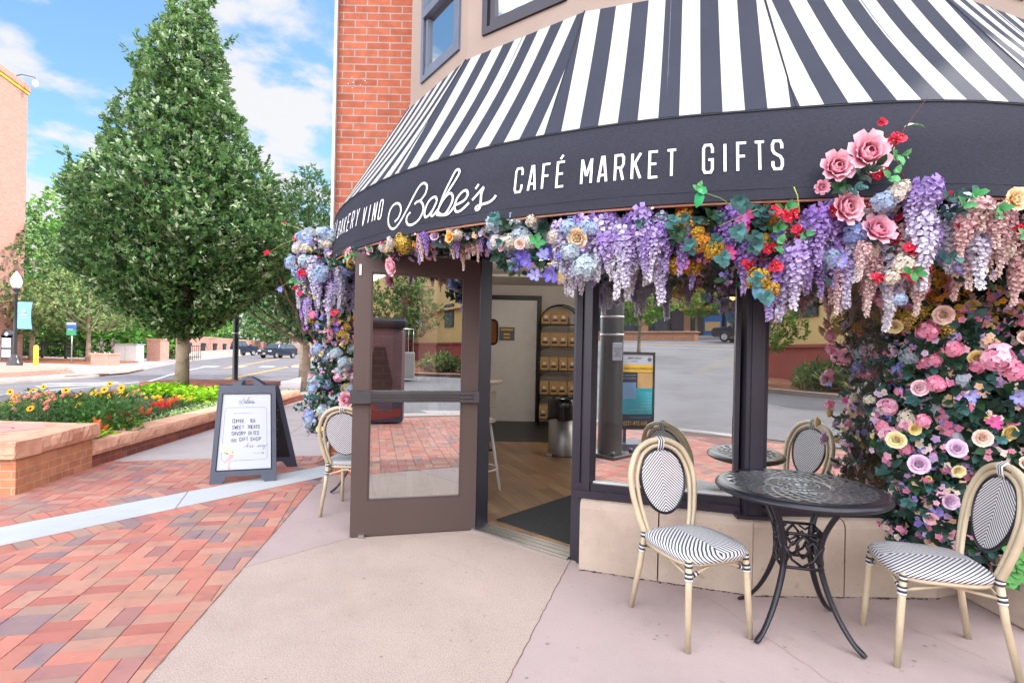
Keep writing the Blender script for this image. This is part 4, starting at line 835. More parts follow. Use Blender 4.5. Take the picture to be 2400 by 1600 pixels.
FK = {
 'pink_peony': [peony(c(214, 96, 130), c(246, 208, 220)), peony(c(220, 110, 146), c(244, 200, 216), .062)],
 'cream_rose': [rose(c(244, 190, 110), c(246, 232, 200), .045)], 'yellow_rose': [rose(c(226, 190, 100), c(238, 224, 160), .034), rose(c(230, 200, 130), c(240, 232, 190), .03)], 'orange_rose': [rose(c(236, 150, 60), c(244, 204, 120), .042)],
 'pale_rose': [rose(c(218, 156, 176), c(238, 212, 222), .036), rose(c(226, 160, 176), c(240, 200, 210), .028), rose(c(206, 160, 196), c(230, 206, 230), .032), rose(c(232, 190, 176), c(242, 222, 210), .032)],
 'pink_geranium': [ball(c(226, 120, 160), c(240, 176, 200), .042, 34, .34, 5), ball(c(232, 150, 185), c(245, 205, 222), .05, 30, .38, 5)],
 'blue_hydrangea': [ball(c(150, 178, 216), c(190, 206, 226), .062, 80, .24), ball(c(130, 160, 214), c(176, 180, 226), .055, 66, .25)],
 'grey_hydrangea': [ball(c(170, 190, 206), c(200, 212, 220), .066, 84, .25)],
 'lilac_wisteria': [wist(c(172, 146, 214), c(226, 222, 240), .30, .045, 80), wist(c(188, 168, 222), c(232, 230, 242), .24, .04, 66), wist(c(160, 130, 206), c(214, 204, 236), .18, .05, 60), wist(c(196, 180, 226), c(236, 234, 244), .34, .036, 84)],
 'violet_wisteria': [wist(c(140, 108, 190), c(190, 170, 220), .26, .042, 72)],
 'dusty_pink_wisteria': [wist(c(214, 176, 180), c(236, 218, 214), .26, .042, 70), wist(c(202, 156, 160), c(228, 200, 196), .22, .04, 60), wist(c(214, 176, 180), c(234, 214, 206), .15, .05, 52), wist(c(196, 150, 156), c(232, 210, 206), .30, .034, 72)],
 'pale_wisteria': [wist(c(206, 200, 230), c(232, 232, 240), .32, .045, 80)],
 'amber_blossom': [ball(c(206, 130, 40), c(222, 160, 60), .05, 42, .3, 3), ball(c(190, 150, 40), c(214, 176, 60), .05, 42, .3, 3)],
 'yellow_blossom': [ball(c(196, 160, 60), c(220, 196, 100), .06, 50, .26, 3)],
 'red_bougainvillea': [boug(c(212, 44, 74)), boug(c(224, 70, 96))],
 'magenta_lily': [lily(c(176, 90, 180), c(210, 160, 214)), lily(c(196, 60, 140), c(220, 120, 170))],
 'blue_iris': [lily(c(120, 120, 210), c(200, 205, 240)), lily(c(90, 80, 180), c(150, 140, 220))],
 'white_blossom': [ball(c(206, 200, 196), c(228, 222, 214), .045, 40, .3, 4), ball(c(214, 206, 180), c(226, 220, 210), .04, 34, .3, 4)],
 'fresh_leaf_sprig': [spray(c(70, 150, 88), 6, .055, .036), spray(c(96, 170, 110), 5, .06, .034)],
 'blue_green_leaf_sprig': [spray(c(70, 118, 118), 8, .055, .038), spray(c(50, 90, 88), 8, .05, .034)],
 'dark_leaf_sprig': [spray(c(24, 54, 40), 9, .055, .036), spray(c(34, 66, 42), 8, .06, .032)],
}
FM = {k: [b_.mesh(k) for b_ in v] for k, v in FK.items()}
for k, v in FM.items():
    for m_ in v: m_.materials.append(M['petal'] if 'leaf' not in k else M['leaf_art'])
HANG = ('lilac_wisteria', 'violet_wisteria', 'dusty_pink_wisteria', 'pale_wisteria')
def bloom(kind, loc, nrm, parent, sc=1.0, cnt={}):
    me = random.choice(FM[kind]); o = bpy.data.objects.new(kind, me); S.collection.objects.link(o); o.parent = parent; o.location = loc
    if kind in HANG: q = Vector((random.uniform(-.13, .13), random.uniform(-.13, .13), 1)).to_track_quat('Z', 'Y'); o.rotation_mode = 'QUATERNION'; o.rotation_quaternion = q
    else:
        n_ = Vector(nrm)+Vector([random.uniform(-.35, .35) for _ in range(3)]); o.rotation_mode = 'QUATERNION'; o.rotation_quaternion = n_.to_track_quat('Z', 'Y')
    s_ = sc*random.uniform(.85, 1.12); o.scale = (s_*random.uniform(.92, 1.12), s_, s_*random.uniform(.9, 1.08)); return o
def filler(n, fn, L, W, cols, mb=None):
    mb = mb or MB()
    for _ in range(n):
        p, nr = fn(); nr = Vector(nr); d = Vector([random.uniform(-1, 1) for _ in range(3)])+nr*.35; q = random.uniform(.6, 1.25); k = random.choice(cols); l_ = L*random.uniform(.7, 1.3)
        leafgeo(mb, p, d, nr+Vector([random.uniform(-.5, .5) for _ in range(3)]), l_, l_*W, [v*q for v in k[:3]], .12)
    return mb
LC = [c(28, 60, 42), c(36, 72, 46), c(24, 50, 42), c(50, 92, 58), c(44, 80, 78), c(64, 104, 96)]
# ---- garland under the awning edge
ga = thing('flower_garland', 'long garland of artificial wisteria, roses and peonies hanging under the awning edge', 'flower garland')
def gdepth(th):      # how far the garland hangs below the valance at this angle
    if th < -44: return .10
    if th < -31: return .10+.03*math.sin(th)
    if th < -22: return .34
    if th < -13: return .30
    return .46
def gpt():
    th = random.uniform(-60, 16); d = gdepth(th); return Vector(pol(th, random.uniform(3.66, 3.93), ZV0-.01-random.random()**1.3*d*.8)), (math.sin(R_(th)), -math.cos(R_(th)), -.1)
part('leaf_filler', filler(2600, gpt, .05, .5, LC), M['leaf_art'], ga, kind='stuff')
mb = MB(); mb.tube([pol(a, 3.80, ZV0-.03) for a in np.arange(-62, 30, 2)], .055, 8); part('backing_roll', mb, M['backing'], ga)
ZONES = [(-60, -47, ['fresh_leaf_sprig', 'dark_leaf_sprig', 'magenta_lily', 'pale_rose', 'fresh_leaf_sprig', 'yellow_blossom'], 24, .07), (-47, -41, ['yellow_blossom', 'orange_rose', 'magenta_lily', 'dark_leaf_sprig', 'white_blossom'], 18, .08), (-41, -32, ['dusty_pink_wisteria', 'pale_rose', 'white_blossom', 'dusty_pink_wisteria', 'violet_wisteria'], 24, .06),
 (-32, -25.5, ['blue_hydrangea', 'blue_iris', 'dark_leaf_sprig', 'blue_iris', 'grey_hydrangea', 'white_blossom', 'blue_green_leaf_sprig'], 34, .26), (-25.5, -17.5, ['lilac_wisteria', 'pale_wisteria', 'lilac_wisteria', 'violet_wisteria', 'lilac_wisteria'], 84, .13), (-19, -15, ['violet_wisteria', 'magenta_lily', 'lilac_wisteria', 'blue_green_leaf_sprig'], 22, .14),
 (-16.5, -9.5, ['blue_green_leaf_sprig', 'magenta_lily', 'amber_blossom', 'dark_leaf_sprig', 'amber_blossom', 'red_bougainvillea', 'violet_wisteria', 'blue_green_leaf_sprig', 'pale_rose'], 56, .30), (-10, -5, ['red_bougainvillea', 'violet_wisteria', 'blue_iris', 'fresh_leaf_sprig', 'lilac_wisteria', 'dusty_pink_wisteria'], 44, .26),
 (-6, 3, ['dusty_pink_wisteria', 'white_blossom', 'red_bougainvillea', 'blue_iris', 'dusty_pink_wisteria', 'blue_hydrangea', 'blue_green_leaf_sprig', 'pale_wisteria'], 60, .34), (2, 16, ['dusty_pink_wisteria', 'dusty_pink_wisteria', 'pale_rose', 'dark_leaf_sprig', 'white_blossom', 'pink_geranium'], 56, .26)]
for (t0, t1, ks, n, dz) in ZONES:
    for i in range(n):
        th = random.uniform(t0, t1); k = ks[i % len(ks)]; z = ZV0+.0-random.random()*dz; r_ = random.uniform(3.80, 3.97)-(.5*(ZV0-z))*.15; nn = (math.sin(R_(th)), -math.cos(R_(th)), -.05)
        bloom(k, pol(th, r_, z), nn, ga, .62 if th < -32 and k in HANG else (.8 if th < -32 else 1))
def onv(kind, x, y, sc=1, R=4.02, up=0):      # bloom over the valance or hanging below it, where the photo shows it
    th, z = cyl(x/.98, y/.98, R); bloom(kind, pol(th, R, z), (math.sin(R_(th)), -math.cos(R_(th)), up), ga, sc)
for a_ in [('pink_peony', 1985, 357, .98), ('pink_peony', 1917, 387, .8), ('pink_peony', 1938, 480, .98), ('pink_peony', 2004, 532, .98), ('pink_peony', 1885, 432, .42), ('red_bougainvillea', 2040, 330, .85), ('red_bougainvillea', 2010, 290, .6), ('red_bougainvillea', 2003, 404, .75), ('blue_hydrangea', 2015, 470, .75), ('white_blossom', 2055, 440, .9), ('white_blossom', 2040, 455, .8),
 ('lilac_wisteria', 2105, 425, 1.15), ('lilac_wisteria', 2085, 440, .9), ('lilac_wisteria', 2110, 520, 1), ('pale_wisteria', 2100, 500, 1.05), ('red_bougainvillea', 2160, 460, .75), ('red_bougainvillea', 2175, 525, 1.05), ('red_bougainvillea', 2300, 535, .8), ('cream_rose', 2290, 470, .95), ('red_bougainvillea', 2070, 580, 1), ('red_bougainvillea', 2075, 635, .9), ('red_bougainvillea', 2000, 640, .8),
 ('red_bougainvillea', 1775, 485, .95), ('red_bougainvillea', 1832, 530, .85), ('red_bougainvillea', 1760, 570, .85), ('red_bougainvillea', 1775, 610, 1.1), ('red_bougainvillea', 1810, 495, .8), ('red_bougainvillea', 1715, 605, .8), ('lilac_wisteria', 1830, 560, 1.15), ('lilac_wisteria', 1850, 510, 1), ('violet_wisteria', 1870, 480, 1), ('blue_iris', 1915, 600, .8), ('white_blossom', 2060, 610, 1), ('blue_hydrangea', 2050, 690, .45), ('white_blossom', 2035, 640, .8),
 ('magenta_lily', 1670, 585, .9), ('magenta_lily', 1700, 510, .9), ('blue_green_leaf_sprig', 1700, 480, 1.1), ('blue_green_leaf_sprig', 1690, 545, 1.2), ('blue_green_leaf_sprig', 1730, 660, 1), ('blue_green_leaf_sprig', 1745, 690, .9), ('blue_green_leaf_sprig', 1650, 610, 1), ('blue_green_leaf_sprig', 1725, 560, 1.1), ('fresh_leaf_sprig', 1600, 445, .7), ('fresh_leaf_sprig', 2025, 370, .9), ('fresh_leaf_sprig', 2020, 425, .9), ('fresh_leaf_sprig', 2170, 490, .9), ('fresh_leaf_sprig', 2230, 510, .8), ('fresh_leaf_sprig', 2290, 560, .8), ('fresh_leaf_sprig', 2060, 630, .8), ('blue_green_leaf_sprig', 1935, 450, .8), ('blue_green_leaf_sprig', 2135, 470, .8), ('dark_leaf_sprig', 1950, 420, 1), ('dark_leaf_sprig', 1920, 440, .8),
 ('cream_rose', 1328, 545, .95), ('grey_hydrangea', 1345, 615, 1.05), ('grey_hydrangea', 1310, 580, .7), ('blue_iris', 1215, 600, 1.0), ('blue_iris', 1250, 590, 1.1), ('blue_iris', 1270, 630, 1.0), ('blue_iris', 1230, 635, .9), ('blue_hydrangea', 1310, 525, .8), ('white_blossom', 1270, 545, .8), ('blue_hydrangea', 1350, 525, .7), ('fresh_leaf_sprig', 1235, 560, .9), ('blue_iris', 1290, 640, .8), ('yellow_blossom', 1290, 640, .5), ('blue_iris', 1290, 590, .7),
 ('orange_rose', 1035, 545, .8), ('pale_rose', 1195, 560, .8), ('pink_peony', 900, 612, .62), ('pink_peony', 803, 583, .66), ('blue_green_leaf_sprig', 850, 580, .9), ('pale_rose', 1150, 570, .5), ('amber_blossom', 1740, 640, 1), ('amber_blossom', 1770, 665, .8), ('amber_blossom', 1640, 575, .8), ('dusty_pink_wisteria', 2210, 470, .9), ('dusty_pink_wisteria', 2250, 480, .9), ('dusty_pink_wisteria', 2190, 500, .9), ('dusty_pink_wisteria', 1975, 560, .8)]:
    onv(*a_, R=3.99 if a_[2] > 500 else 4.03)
# twigs poking out over the valance
def TW(P, r, n, col=None, pa=None): m_ = MB(); m_.tube(P, r, n, col=col); part('twig', m_, M['leaf_art'], pa or ga)
def TL(*a_): m_ = MB(); leafgeo(m_, *a_); part('leaf', m_, M['leaf_art'], ga)
def vp(x, y, R=4.05): th, z = cyl(x/.98, y/.98, R); return pol(th, R, z)
TW([vp(2035, 350), vp(2065, 300), vp(2100, 250), vp(2116, 226)], [.004, .003, .0022, .001], 5, col=c(90, 50, 50)); TW([vp(2035, 350), vp(2060, 420)], .003, 5, col=c(90, 60, 50))
TW([vp(1700, 485), vp(1655, 455), vp(1610, 440)], .0022, 5, col=c(120, 140, 80)); TW([vp(1835, 490), vp(1830, 450), vp(1822, 430)], .0028, 5, col=c(160, 170, 90)); TW([vp(1700, 520), vp(1650, 520), vp(1740, 480)], .002, 5, col=c(150, 150, 80))
TW([vp(2165, 470), vp(2230, 500), vp(2290, 545)], .002, 5, col=c(120, 140, 90))
TL( vp(2060, 302), Vector((1, 0, .15)), Vector((0, -.5, 1)), .10, .035, c(130, 196, 120)); TL( vp(1608, 440), Vector((-.2, -.1, -1)), Vector((0, -1, 0)), .08, .05, c(40, 160, 100)); TL( vp(1625, 442), Vector((-1, -.1, .3)), Vector((0, -1, 0)), .06, .04, c(60, 170, 110))
for (x, y) in ((1735, 660), (1750, 680), (1742, 675)): TL( vp(x, y-15, 4.0), Vector((random.uniform(-.5, .5), -.2, -1)), Vector((0, -1, 0)), .09, .05, c(96, 150, 180))

# ---- flower column left of the door
fc = thing('flower_column', 'column of lilac wisteria, hydrangea and roses hanging beside the open door at the left end of the awning', 'flower column')
CC = [(765, 560), (765, 620), (768, 700), (775, 780), (785, 850), (775, 930), (765, 985), (760, 1040)]; CWd = [.26, .30, .24, .22, .20, .22, .20, .07]
def cpt(k=None):
    t = random.random()*6.6 if k is None else k; i = min(6, int(t)); f = t-i; u = CC[i][0]*(1-f)+CC[i+1][0]*f; v = CC[i][1]*(1-f)+CC[i+1][1]*f; r_ = CWd[i]*(1-f)+CWd[i+1]*f; q = at(u, v, 4.78); a = random.uniform(-PI*.98, -.02)
    rr = r_*random.uniform(.55, 1); return Vector((q[0]+math.cos(a)*rr, q[1]+.05+math.sin(a)*rr*.75, q[2])), (math.cos(a), math.sin(a), .1)
part('leaf_filler', filler(1900, cpt, .055, .5, LC), M['leaf_art'], fc, kind='stuff')
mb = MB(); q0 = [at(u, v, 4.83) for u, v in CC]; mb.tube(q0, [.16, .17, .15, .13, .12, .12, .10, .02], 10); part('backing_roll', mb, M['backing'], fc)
def zone_col(k0, k1, ks, n, sc=1):
    for i in range(n):
        p, nr = cpt(random.uniform(k0, k1)); nr = Vector(nr); p = p+nr*.02; bloom(ks[i % len(ks)], p, nr, fc, sc)
zone_col(-.2, .5, ['grey_hydrangea', 'white_blossom', 'blue_hydrangea', 'white_blossom', 'red_bougainvillea'], 18)
zone_col(.1, 1.6, ['lilac_wisteria', 'lilac_wisteria', 'blue_hydrangea', 'pale_wisteria', 'lilac_wisteria', 'red_bougainvillea'], 46, 1.0)
zone_col(1.3, 2.4, ['lilac_wisteria', 'pale_rose', 'magenta_lily', 'violet_wisteria', 'red_bougainvillea', 'pale_rose'], 26, .8)
zone_col(2.3, 3.3, ['blue_iris', 'magenta_lily', 'yellow_blossom', 'dark_leaf_sprig', 'pale_rose', 'yellow_rose', 'pink_geranium'], 34, .8)
zone_col(3.2, 4.6, ['yellow_rose', 'pink_geranium', 'blue_hydrangea', 'dark_leaf_sprig', 'pale_rose', 'grey_hydrangea', 'white_blossom'], 36, .8)
zone_col(4.5, 6.2, ['blue_hydrangea', 'blue_green_leaf_sprig', 'grey_hydrangea', 'dark_leaf_sprig', 'yellow_rose', 'blue_hydrangea', 'blue_green_leaf_sprig'], 38, .8)
for (kk, x, y, sc) in (('pink_peony', 795, 918, .9), ('red_bougainvillea', 615, 580, .7), ('blue_iris', 645, 665, .7), ('red_bougainvillea', 680, 660, .7), ('red_bougainvillea', 695, 625, .9), ('red_bougainvillea', 690, 675, .8), ('white_blossom', 680, 572, .9), ('white_blossom', 705, 570, 1), ('grey_hydrangea', 700, 600, .9), ('fresh_leaf_sprig', 690, 650, .8), ('red_bougainvillea', 770, 720, .9), ('blue_hydrangea', 800, 620, .9), ('red_bougainvillea', 655, 512, .4), ('yellow_rose', 735, 985, .7), ('white_blossom', 745, 1012, .6)):
    q = at(x/.98, y/.98, 4.62); bloom(kk, q, (-.3, -1, .1), fc, sc)
cp = lambda x, y: at(x/.98, y/.98, 4.64)
TW([cp(760, 620), cp(740, 565), cp(700, 530), cp(655, 513)], .003, 5, col=c(150, 140, 100), pa=fc); TW([cp(730, 575), cp(690, 545), cp(650, 560), cp(618, 580)], .0025, 5, col=c(150, 160, 100), pa=fc); TW([cp(710, 650), cp(670, 640), cp(640, 665)], .0022, 5, col=c(150, 160, 110), pa=fc)
# ---- flower wall at the right
fw_ = thing('flower_wall', 'wall of pink roses, geraniums and dark leaves covering the pier at the right edge', 'flower wall')
# the surface runs from the shop glass round the pier's corner towards the viewer
SP = [(2.26, 3.15), (2.28, 3.01), (2.38, 2.90), (2.55, 2.79), (2.76, 2.70), (3.4, 2.62)]
def wpt(s_=None, z=None):
    z = random.uniform(.30, 2.2) if z is None else z
    cut = (max(0, .62-z))*1.1+.05*math.sin(z*9)
    s_ = random.uniform(0, 5) if s_ is None else s_; s_ = max(s_, cut*2.4+.0); i = min(4, int(s_)); f = s_-i; x = SP[i][0]*(1-f)+SP[i+1][0]*f; y = SP[i][1]*(1-f)+SP[i+1][1]*f
    d = Vector((SP[i+1][0]-SP[i][0], SP[i+1][1]-SP[i][1])).normalized(); nr = Vector((d.y, -d.x, 0)); nr = -nr if nr.x > 0 and nr.y > 0 else nr
    if nr.y > 0: nr = -nr
    if abs(nr.y) < .5 and nr.x > 0: nr.x = -nr.x
    b_ = .05*math.sin(z*7+s_*2)+.03*math.sin(z*13+s_*5)
    return Vector((x, y, z))+nr*(b_+random.uniform(-.06, .03)), nr
part('leaf_filler', filler(5600, wpt, .072, .552, [c(22, 50, 38), c(26, 58, 44), c(20, 44, 34), c(34, 68, 62), c(50, 86, 82), c(40, 76, 46)]), M['leaf_art'], fw_, kind='stuff')
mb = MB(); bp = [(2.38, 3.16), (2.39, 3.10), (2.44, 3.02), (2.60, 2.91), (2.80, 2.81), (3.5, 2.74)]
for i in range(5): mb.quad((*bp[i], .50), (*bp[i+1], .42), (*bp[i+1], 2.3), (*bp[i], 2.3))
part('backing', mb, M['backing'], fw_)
def petals_stuff(n, fn, cols, parent, r0=.013, off=.05):
    mb = MB()
    for _ in range(n):
        p, nr = fn(); nr = Vector(nr); q = Vector(p)+nr*random.uniform(0, off); cl_ = random.choice(cols); m_ = random.randint(1, 4)
        for k in range(m_): w_ = Vector([random.uniform(-1, 1) for _ in range(3)]); floret(mb, q+w_*r0*1.5, nr+w_*.6, r0*random.uniform(.7, 1.5), 5, [v*random.uniform(.85, 1.1) for v in cl_[:3]], [v*.7 for v in cl_[:3]])
    part('small_blossom', mb, M['petal'], parent, kind='stuff')
PKC = [c(232, 150, 185), c(240, 180, 205), c(216, 190, 224), c(238, 222, 210), c(226, 120, 160), c(190, 160, 210), c(236, 200, 160), c(150, 140, 214)]
petals_stuff(950, lambda: wpt(None, random.uniform(.34, 1.8)), PKC, fw_, .017); petals_stuff(620, lambda: wpt(None, random.uniform(1.6, 2.2)), [c(206, 150, 50), c(196, 160, 60), c(206, 140, 140), c(214, 170, 170), c(180, 130, 40)], fw_, .015)
petals_stuff(420, cpt, PKC+[c(170, 190, 226)]*3+[c(226, 206, 120)]*2, fc, .012); petals_stuff(700, gpt, PKC+[c(200, 190, 230)]*3+[c(224, 170, 90)], ga, .013, .03)
zs = [(1.75, 2.2, ['amber_blossom', 'yellow_blossom', 'dusty_pink_wisteria', 'dark_leaf_sprig', 'yellow_blossom', 'dusty_pink_wisteria'], 54), (1.35, 1.85, ['pale_rose', 'pink_geranium', 'dark_leaf_sprig', 'yellow_rose', 'pink_geranium', 'pale_rose', 'white_blossom'], 62), (.95, 1.45, ['pink_geranium', 'blue_green_leaf_sprig', 'pale_rose', 'grey_hydrangea', 'pink_geranium', 'dark_leaf_sprig', 'blue_iris', 'white_blossom'], 70), (.5, 1.05, ['pale_rose', 'blue_green_leaf_sprig', 'pink_geranium', 'yellow_rose', 'pale_rose', 'dark_leaf_sprig', 'pale_rose'], 72), (.30, .6, ['pale_rose', 'dark_leaf_sprig', 'magenta_lily', 'blue_green_leaf_sprig'], 22)]
for i in range(44):
    p, nr = wpt(random.uniform(0, 2.6), random.uniform(1.55, 2.05)); bloom(('amber_blossom', 'yellow_blossom')[i % 2], p+nr*.04, nr, fw_, random.uniform(.6, 1.1))
cnt = {'amber_blossom': 22, 'yellow_blossom': 22}
for z0, z1, ks, n in zs:
    for i in range(n):
        k = ks[i % len(ks)]
        if cnt.get(k, 0) > 90: continue
        cnt[k] = cnt.get(k, 0)+1; p, nr = wpt(None, random.uniform(z0, z1)); bloom(k, p+nr*random.uniform(.0, .07), nr, fw_, random.choice((.45, .6, .72, .85, .95)))
def fwp(kind, x, y, Y, sc=1): q = at(x/.98, y/.98, Y); bloom(kind, q, (-.45, -.9, 0), fw_, sc)
for a_ in [('pale_rose', 2168, 722, 2.72, 1.5), ('yellow_rose', 2055, 748, 2.88, 1.0), ('pink_geranium', 2130, 760, 2.8, 1), ('pink_geranium', 2190, 800, 2.7, 1), ('pink_geranium', 2290, 820, 2.6, 1.1), ('pink_geranium', 2330, 850, 2.6, 1.1), ('pink_geranium', 2150, 880, 2.75, .9), ('pink_geranium', 2120, 965, 2.8, .9), ('yellow_rose', 2060, 1010, 2.85, 1.1), ('yellow_rose', 2100, 985, 2.84, .9), ('pale_rose', 2255, 1005, 2.68, 1.1), ('pale_rose', 2197, 1030, 2.72, 1.2), ('pale_rose', 2110, 1065, 2.8, 1.2), ('yellow_rose', 2200, 1080, 2.72, .9), ('pale_rose', 2180, 1150, 2.75, 1), ('pale_rose', 2137, 1190, 2.8, .9), ('dark_leaf_sprig', 2165, 1195, 2.78, 1), ('pale_rose', 2110, 890, 2.8, 1), ('blue_iris', 2225, 905, 2.65, .8), ('blue_iris', 2340, 910, 2.6, .9), ('magenta_lily', 2280, 970, 2.65, 1)]: fwp(*a_)
mb = MB()
for i in range(60):
    q = at(random.uniform(2300, 2345)/.98, random.uniform(1260, 1335)/.98, 2.62); leafgeo(mb, q, (random.uniform(-1, 1), -.3, random.uniform(-1, .4)), (0, -1, .3), .055, .045, c(84, 150, 80))
part('ivy_trail', mb, M['leaf_art'], fw_)
# ================================================================== bistro chairs and tables
def resamp(P, n): return smooth_pts(P, n)
def make_chair(label, group):
    t = thing('bistro_chair', label, 'chair', (0, 0, 0), 0, group)
    def bk(x, z): return (x, .20+.10*(z-.44)/.46, z)
    W0 = .205
    side = [(-.185, .44), (-.198, .56), (-.200, .68), (-.180, .79), (-.12, .872), (0, .905), (.12, .872), (.180, .79), (.200, .68), (.198, .56), (.185, .44)]
    side = [(-.155, .42), (-.185, .52), (-.207, .64), (-.205, .74), (-.155, .845), (-.08, .892), (0, .905), (.08, .892), (.155, .845), (.205, .74), (.207, .64), (.185, .52), (.155, .42)]
    mb = MB(); mb.tube([bk(*p) for p in resamp(side, 4)], .0165, 8); part('back_hoop', mb, M['rattan'], t)
    mb = MB(); mb.tube([(p[0], p[1]-.004, p[2]) for p in (bk(x*.83, .42+(z-.42)*.94) for x, z in resamp(side, 4))], .0115, 8); part('inner_hoop', mb, M['rattan'], t)
    # oval woven panel
    ov = [(math.cos(a), math.sin(a)) for a in np.linspace(0, 2*PI, 41)[:-1]]
    def oval(x, y, k=1): wz = .146*(1+.10*y); return bk(x*wz*k, .685+y*.172*k)
    mb = MB(); vs = [oval(0, 0)]; 
    for k in (.5, 1.0):
        for x, y in ov: p = oval(x, y, k); vs.append((p[0], p[1]-.006*(1-k)-.002, p[2]))
    fs = [(0, i+1, (i+1) % 40+1) for i in range(40)]+[(1+i, 41+i, 41+(i+1) % 40, 1+(i+1) % 40) for i in range(40)]
    uvs = [[(vs[a][0], vs[a][2]) for a in f] for f in fs]; mb.add(vs, fs, uvs=uvs, smooth=True)
    vb = [(p[0], p[1]+.012, p[2]) for p in vs]; mb.add(vb, [f[::-1] for f in fs], uvs=[u[::-1] for u in uvs], smooth=True)
    part('woven_back', mb, M['weave'], t)
    mb = MB(); mb.tube([oval(x, y, 1.0) for x, y in ov], .0085, 6, closed=True); part('back_edging', mb, M['cast'], t)
    # seat: rounded square, domed, folded front edge
    def sq(a, k): 
        e = .55; cx, cy = math.cos(a), math.sin(a); return (math.copysign(abs(cx)**e, cx)*.215*k*(1-.06*cy), math.copysign(abs(cy)**e, cy)*.21*k-.005)
    mb = MB(); AN = np.linspace(0, 2*PI, 49)[:-1]; vs = [(0, 0, .458)]
    for k, z in ((.35, .458), (.7, .456), (.93, .449), (1.0, .437), (1.0, .418), (.96, .412)):
        for a in AN: x, y = sq(a, k); vs.append((x, y, z-.012*max(0, -y/.21)**3))
    fs = [(0, i+1, (i+1) % 48+1) for i in range(48)]+[(1+r0*48+i, 1+(r0+1)*48+i, 1+(r0+1)*48+(i+1) % 48, 1+r0*48+(i+1) % 48) for r0 in range(5) for i in range(48)]
    def suv(v): return (v[0]*.75, v[1]*.75+(.45-v[2])*1.2)
    mb.add(vs, fs, uvs=[[suv(vs[a]) for a in f] for f in fs], smooth=True); mb.add([(p[0], p[1], .411) for p in vs[-48:]], [tuple(range(47, -1, -1))]); part('seat', mb, M['weave'], t)
    mb = MB(); mb.tube([(sq(a, .93)[0], sq(a, .93)[1], .402) for a in AN], .012, 6, closed=True); part('seat_frame', mb, M['rattan'], t)
    for s_ in (-1, 1):
        mb = MB(); mb.tube([(s_*.172, -.178, .425), (s_*.180, -.19, .25), (s_*.190, -.205, .0)], [.016, .016, .0145], 10); part('leg', mb, M['rattan'], t)
        mb = MB(); mb.tube([(s_*.156, .195, .43), (s_*.168, .215, .25), (s_*.190, .262, .0)], [.016, .016, .0145], 10); part('leg', mb, M['rattan'], t)
        mb = MB(); mb.tube([(s_*.175, -.18, .345), (s_*.168, 0, .385), (s_*.160, .205, .345)], .008, 6)
        part('stretcher', mb, M['rattan'], t)
    mb = MB(); mb.tube([(-.175, -.18, .335), (-.08, -.185, .375), (0, -.187, .395), (.08, -.185, .375), (.175, -.18, .335)], .008, 6); part('stretcher', mb, M['rattan'], t)
    mb = MB(); mb.tube([(-.160, .205, .335), (0, .2, .385), (.160, .205, .335)], .008, 6); part('stretcher', mb, M['rattan'], t)
    m_ = M.get('wrapattr') or attrmat('wrapattr', .5); M['wrapattr'] = m_
    def wrap(p, q, r_, n=4):
        mb = MB()
        p, q = Vector(p), Vector(q)
        for k in range(n): a = p.lerp(q, (k+.05)/n); b_ = p.lerp(q, (k+.92)/n); mb.tube([a, b_], r_, 8, col=(.6, .6, .62) if k % 2 else (.03, .035, .05))
        part('binding', mb, m_, t)
    for s_ in (-1, 1):
        wrap((s_*.1745, -.183, .365), (s_*.1765, -.186, .325), .0195); wrap((s_*.172, -.178, .415), (s_*.173, -.180, .385), .0185, 3); wrap((s_*.160, .204, .365), (s_*.163, .207, .325), .0195); wrap((s_*.156, .198, .435), (s_*.156, .198, .405), .020, 3)
        wrap((s_*.150, -.183, .347), (s_*.125, -.184, .357), .011, 3)
    p_ = [bk(x, .900+(0 if abs(x) < .01 else -.001)) for x in (-.016, -.008, 0, .008, .016)]
    mb = MB()
    for k in range(5): x = -.016+.008*k; y, z = bk(x, .88)[1], .885; mb.tube([(x, y-.0, .925), (x, y-.022, .905), (x, y-.018, .868), (x, y-.012, .852), (x, y+.016, .868), (x, y+.022, .905), (x, y, .925)], .0042, 5, col=(.6, .6, .62) if k % 2 == 0 else (.03, .035, .05))
    part('binding', mb, m_, t)
    return t
ch0 = make_chair('woven rattan bistro chair left of the round table, in front of the first shop window', 'black and white woven bistro chairs')
ch0.location = (.955, 2.715, 0.006); ch0.rotation_euler = (0, 0, R_(21))
for (x, y, rz, lab) in ((2.02, 2.515, -104, 'woven rattan bistro chair right of the round table, in front of the flower wall'), (-1.34, 4.55, 176, 'woven rattan bistro chair half hidden behind the open door'), (-1.02, 5.02, -62, 'woven rattan bistro chair mostly hidden behind the open door, only its hoop top showing')):
    q = copy_tree(ch0); q.location = (x, y, .006); q.rotation_euler = (0, 0, R_(rz)); q['label'] = lab
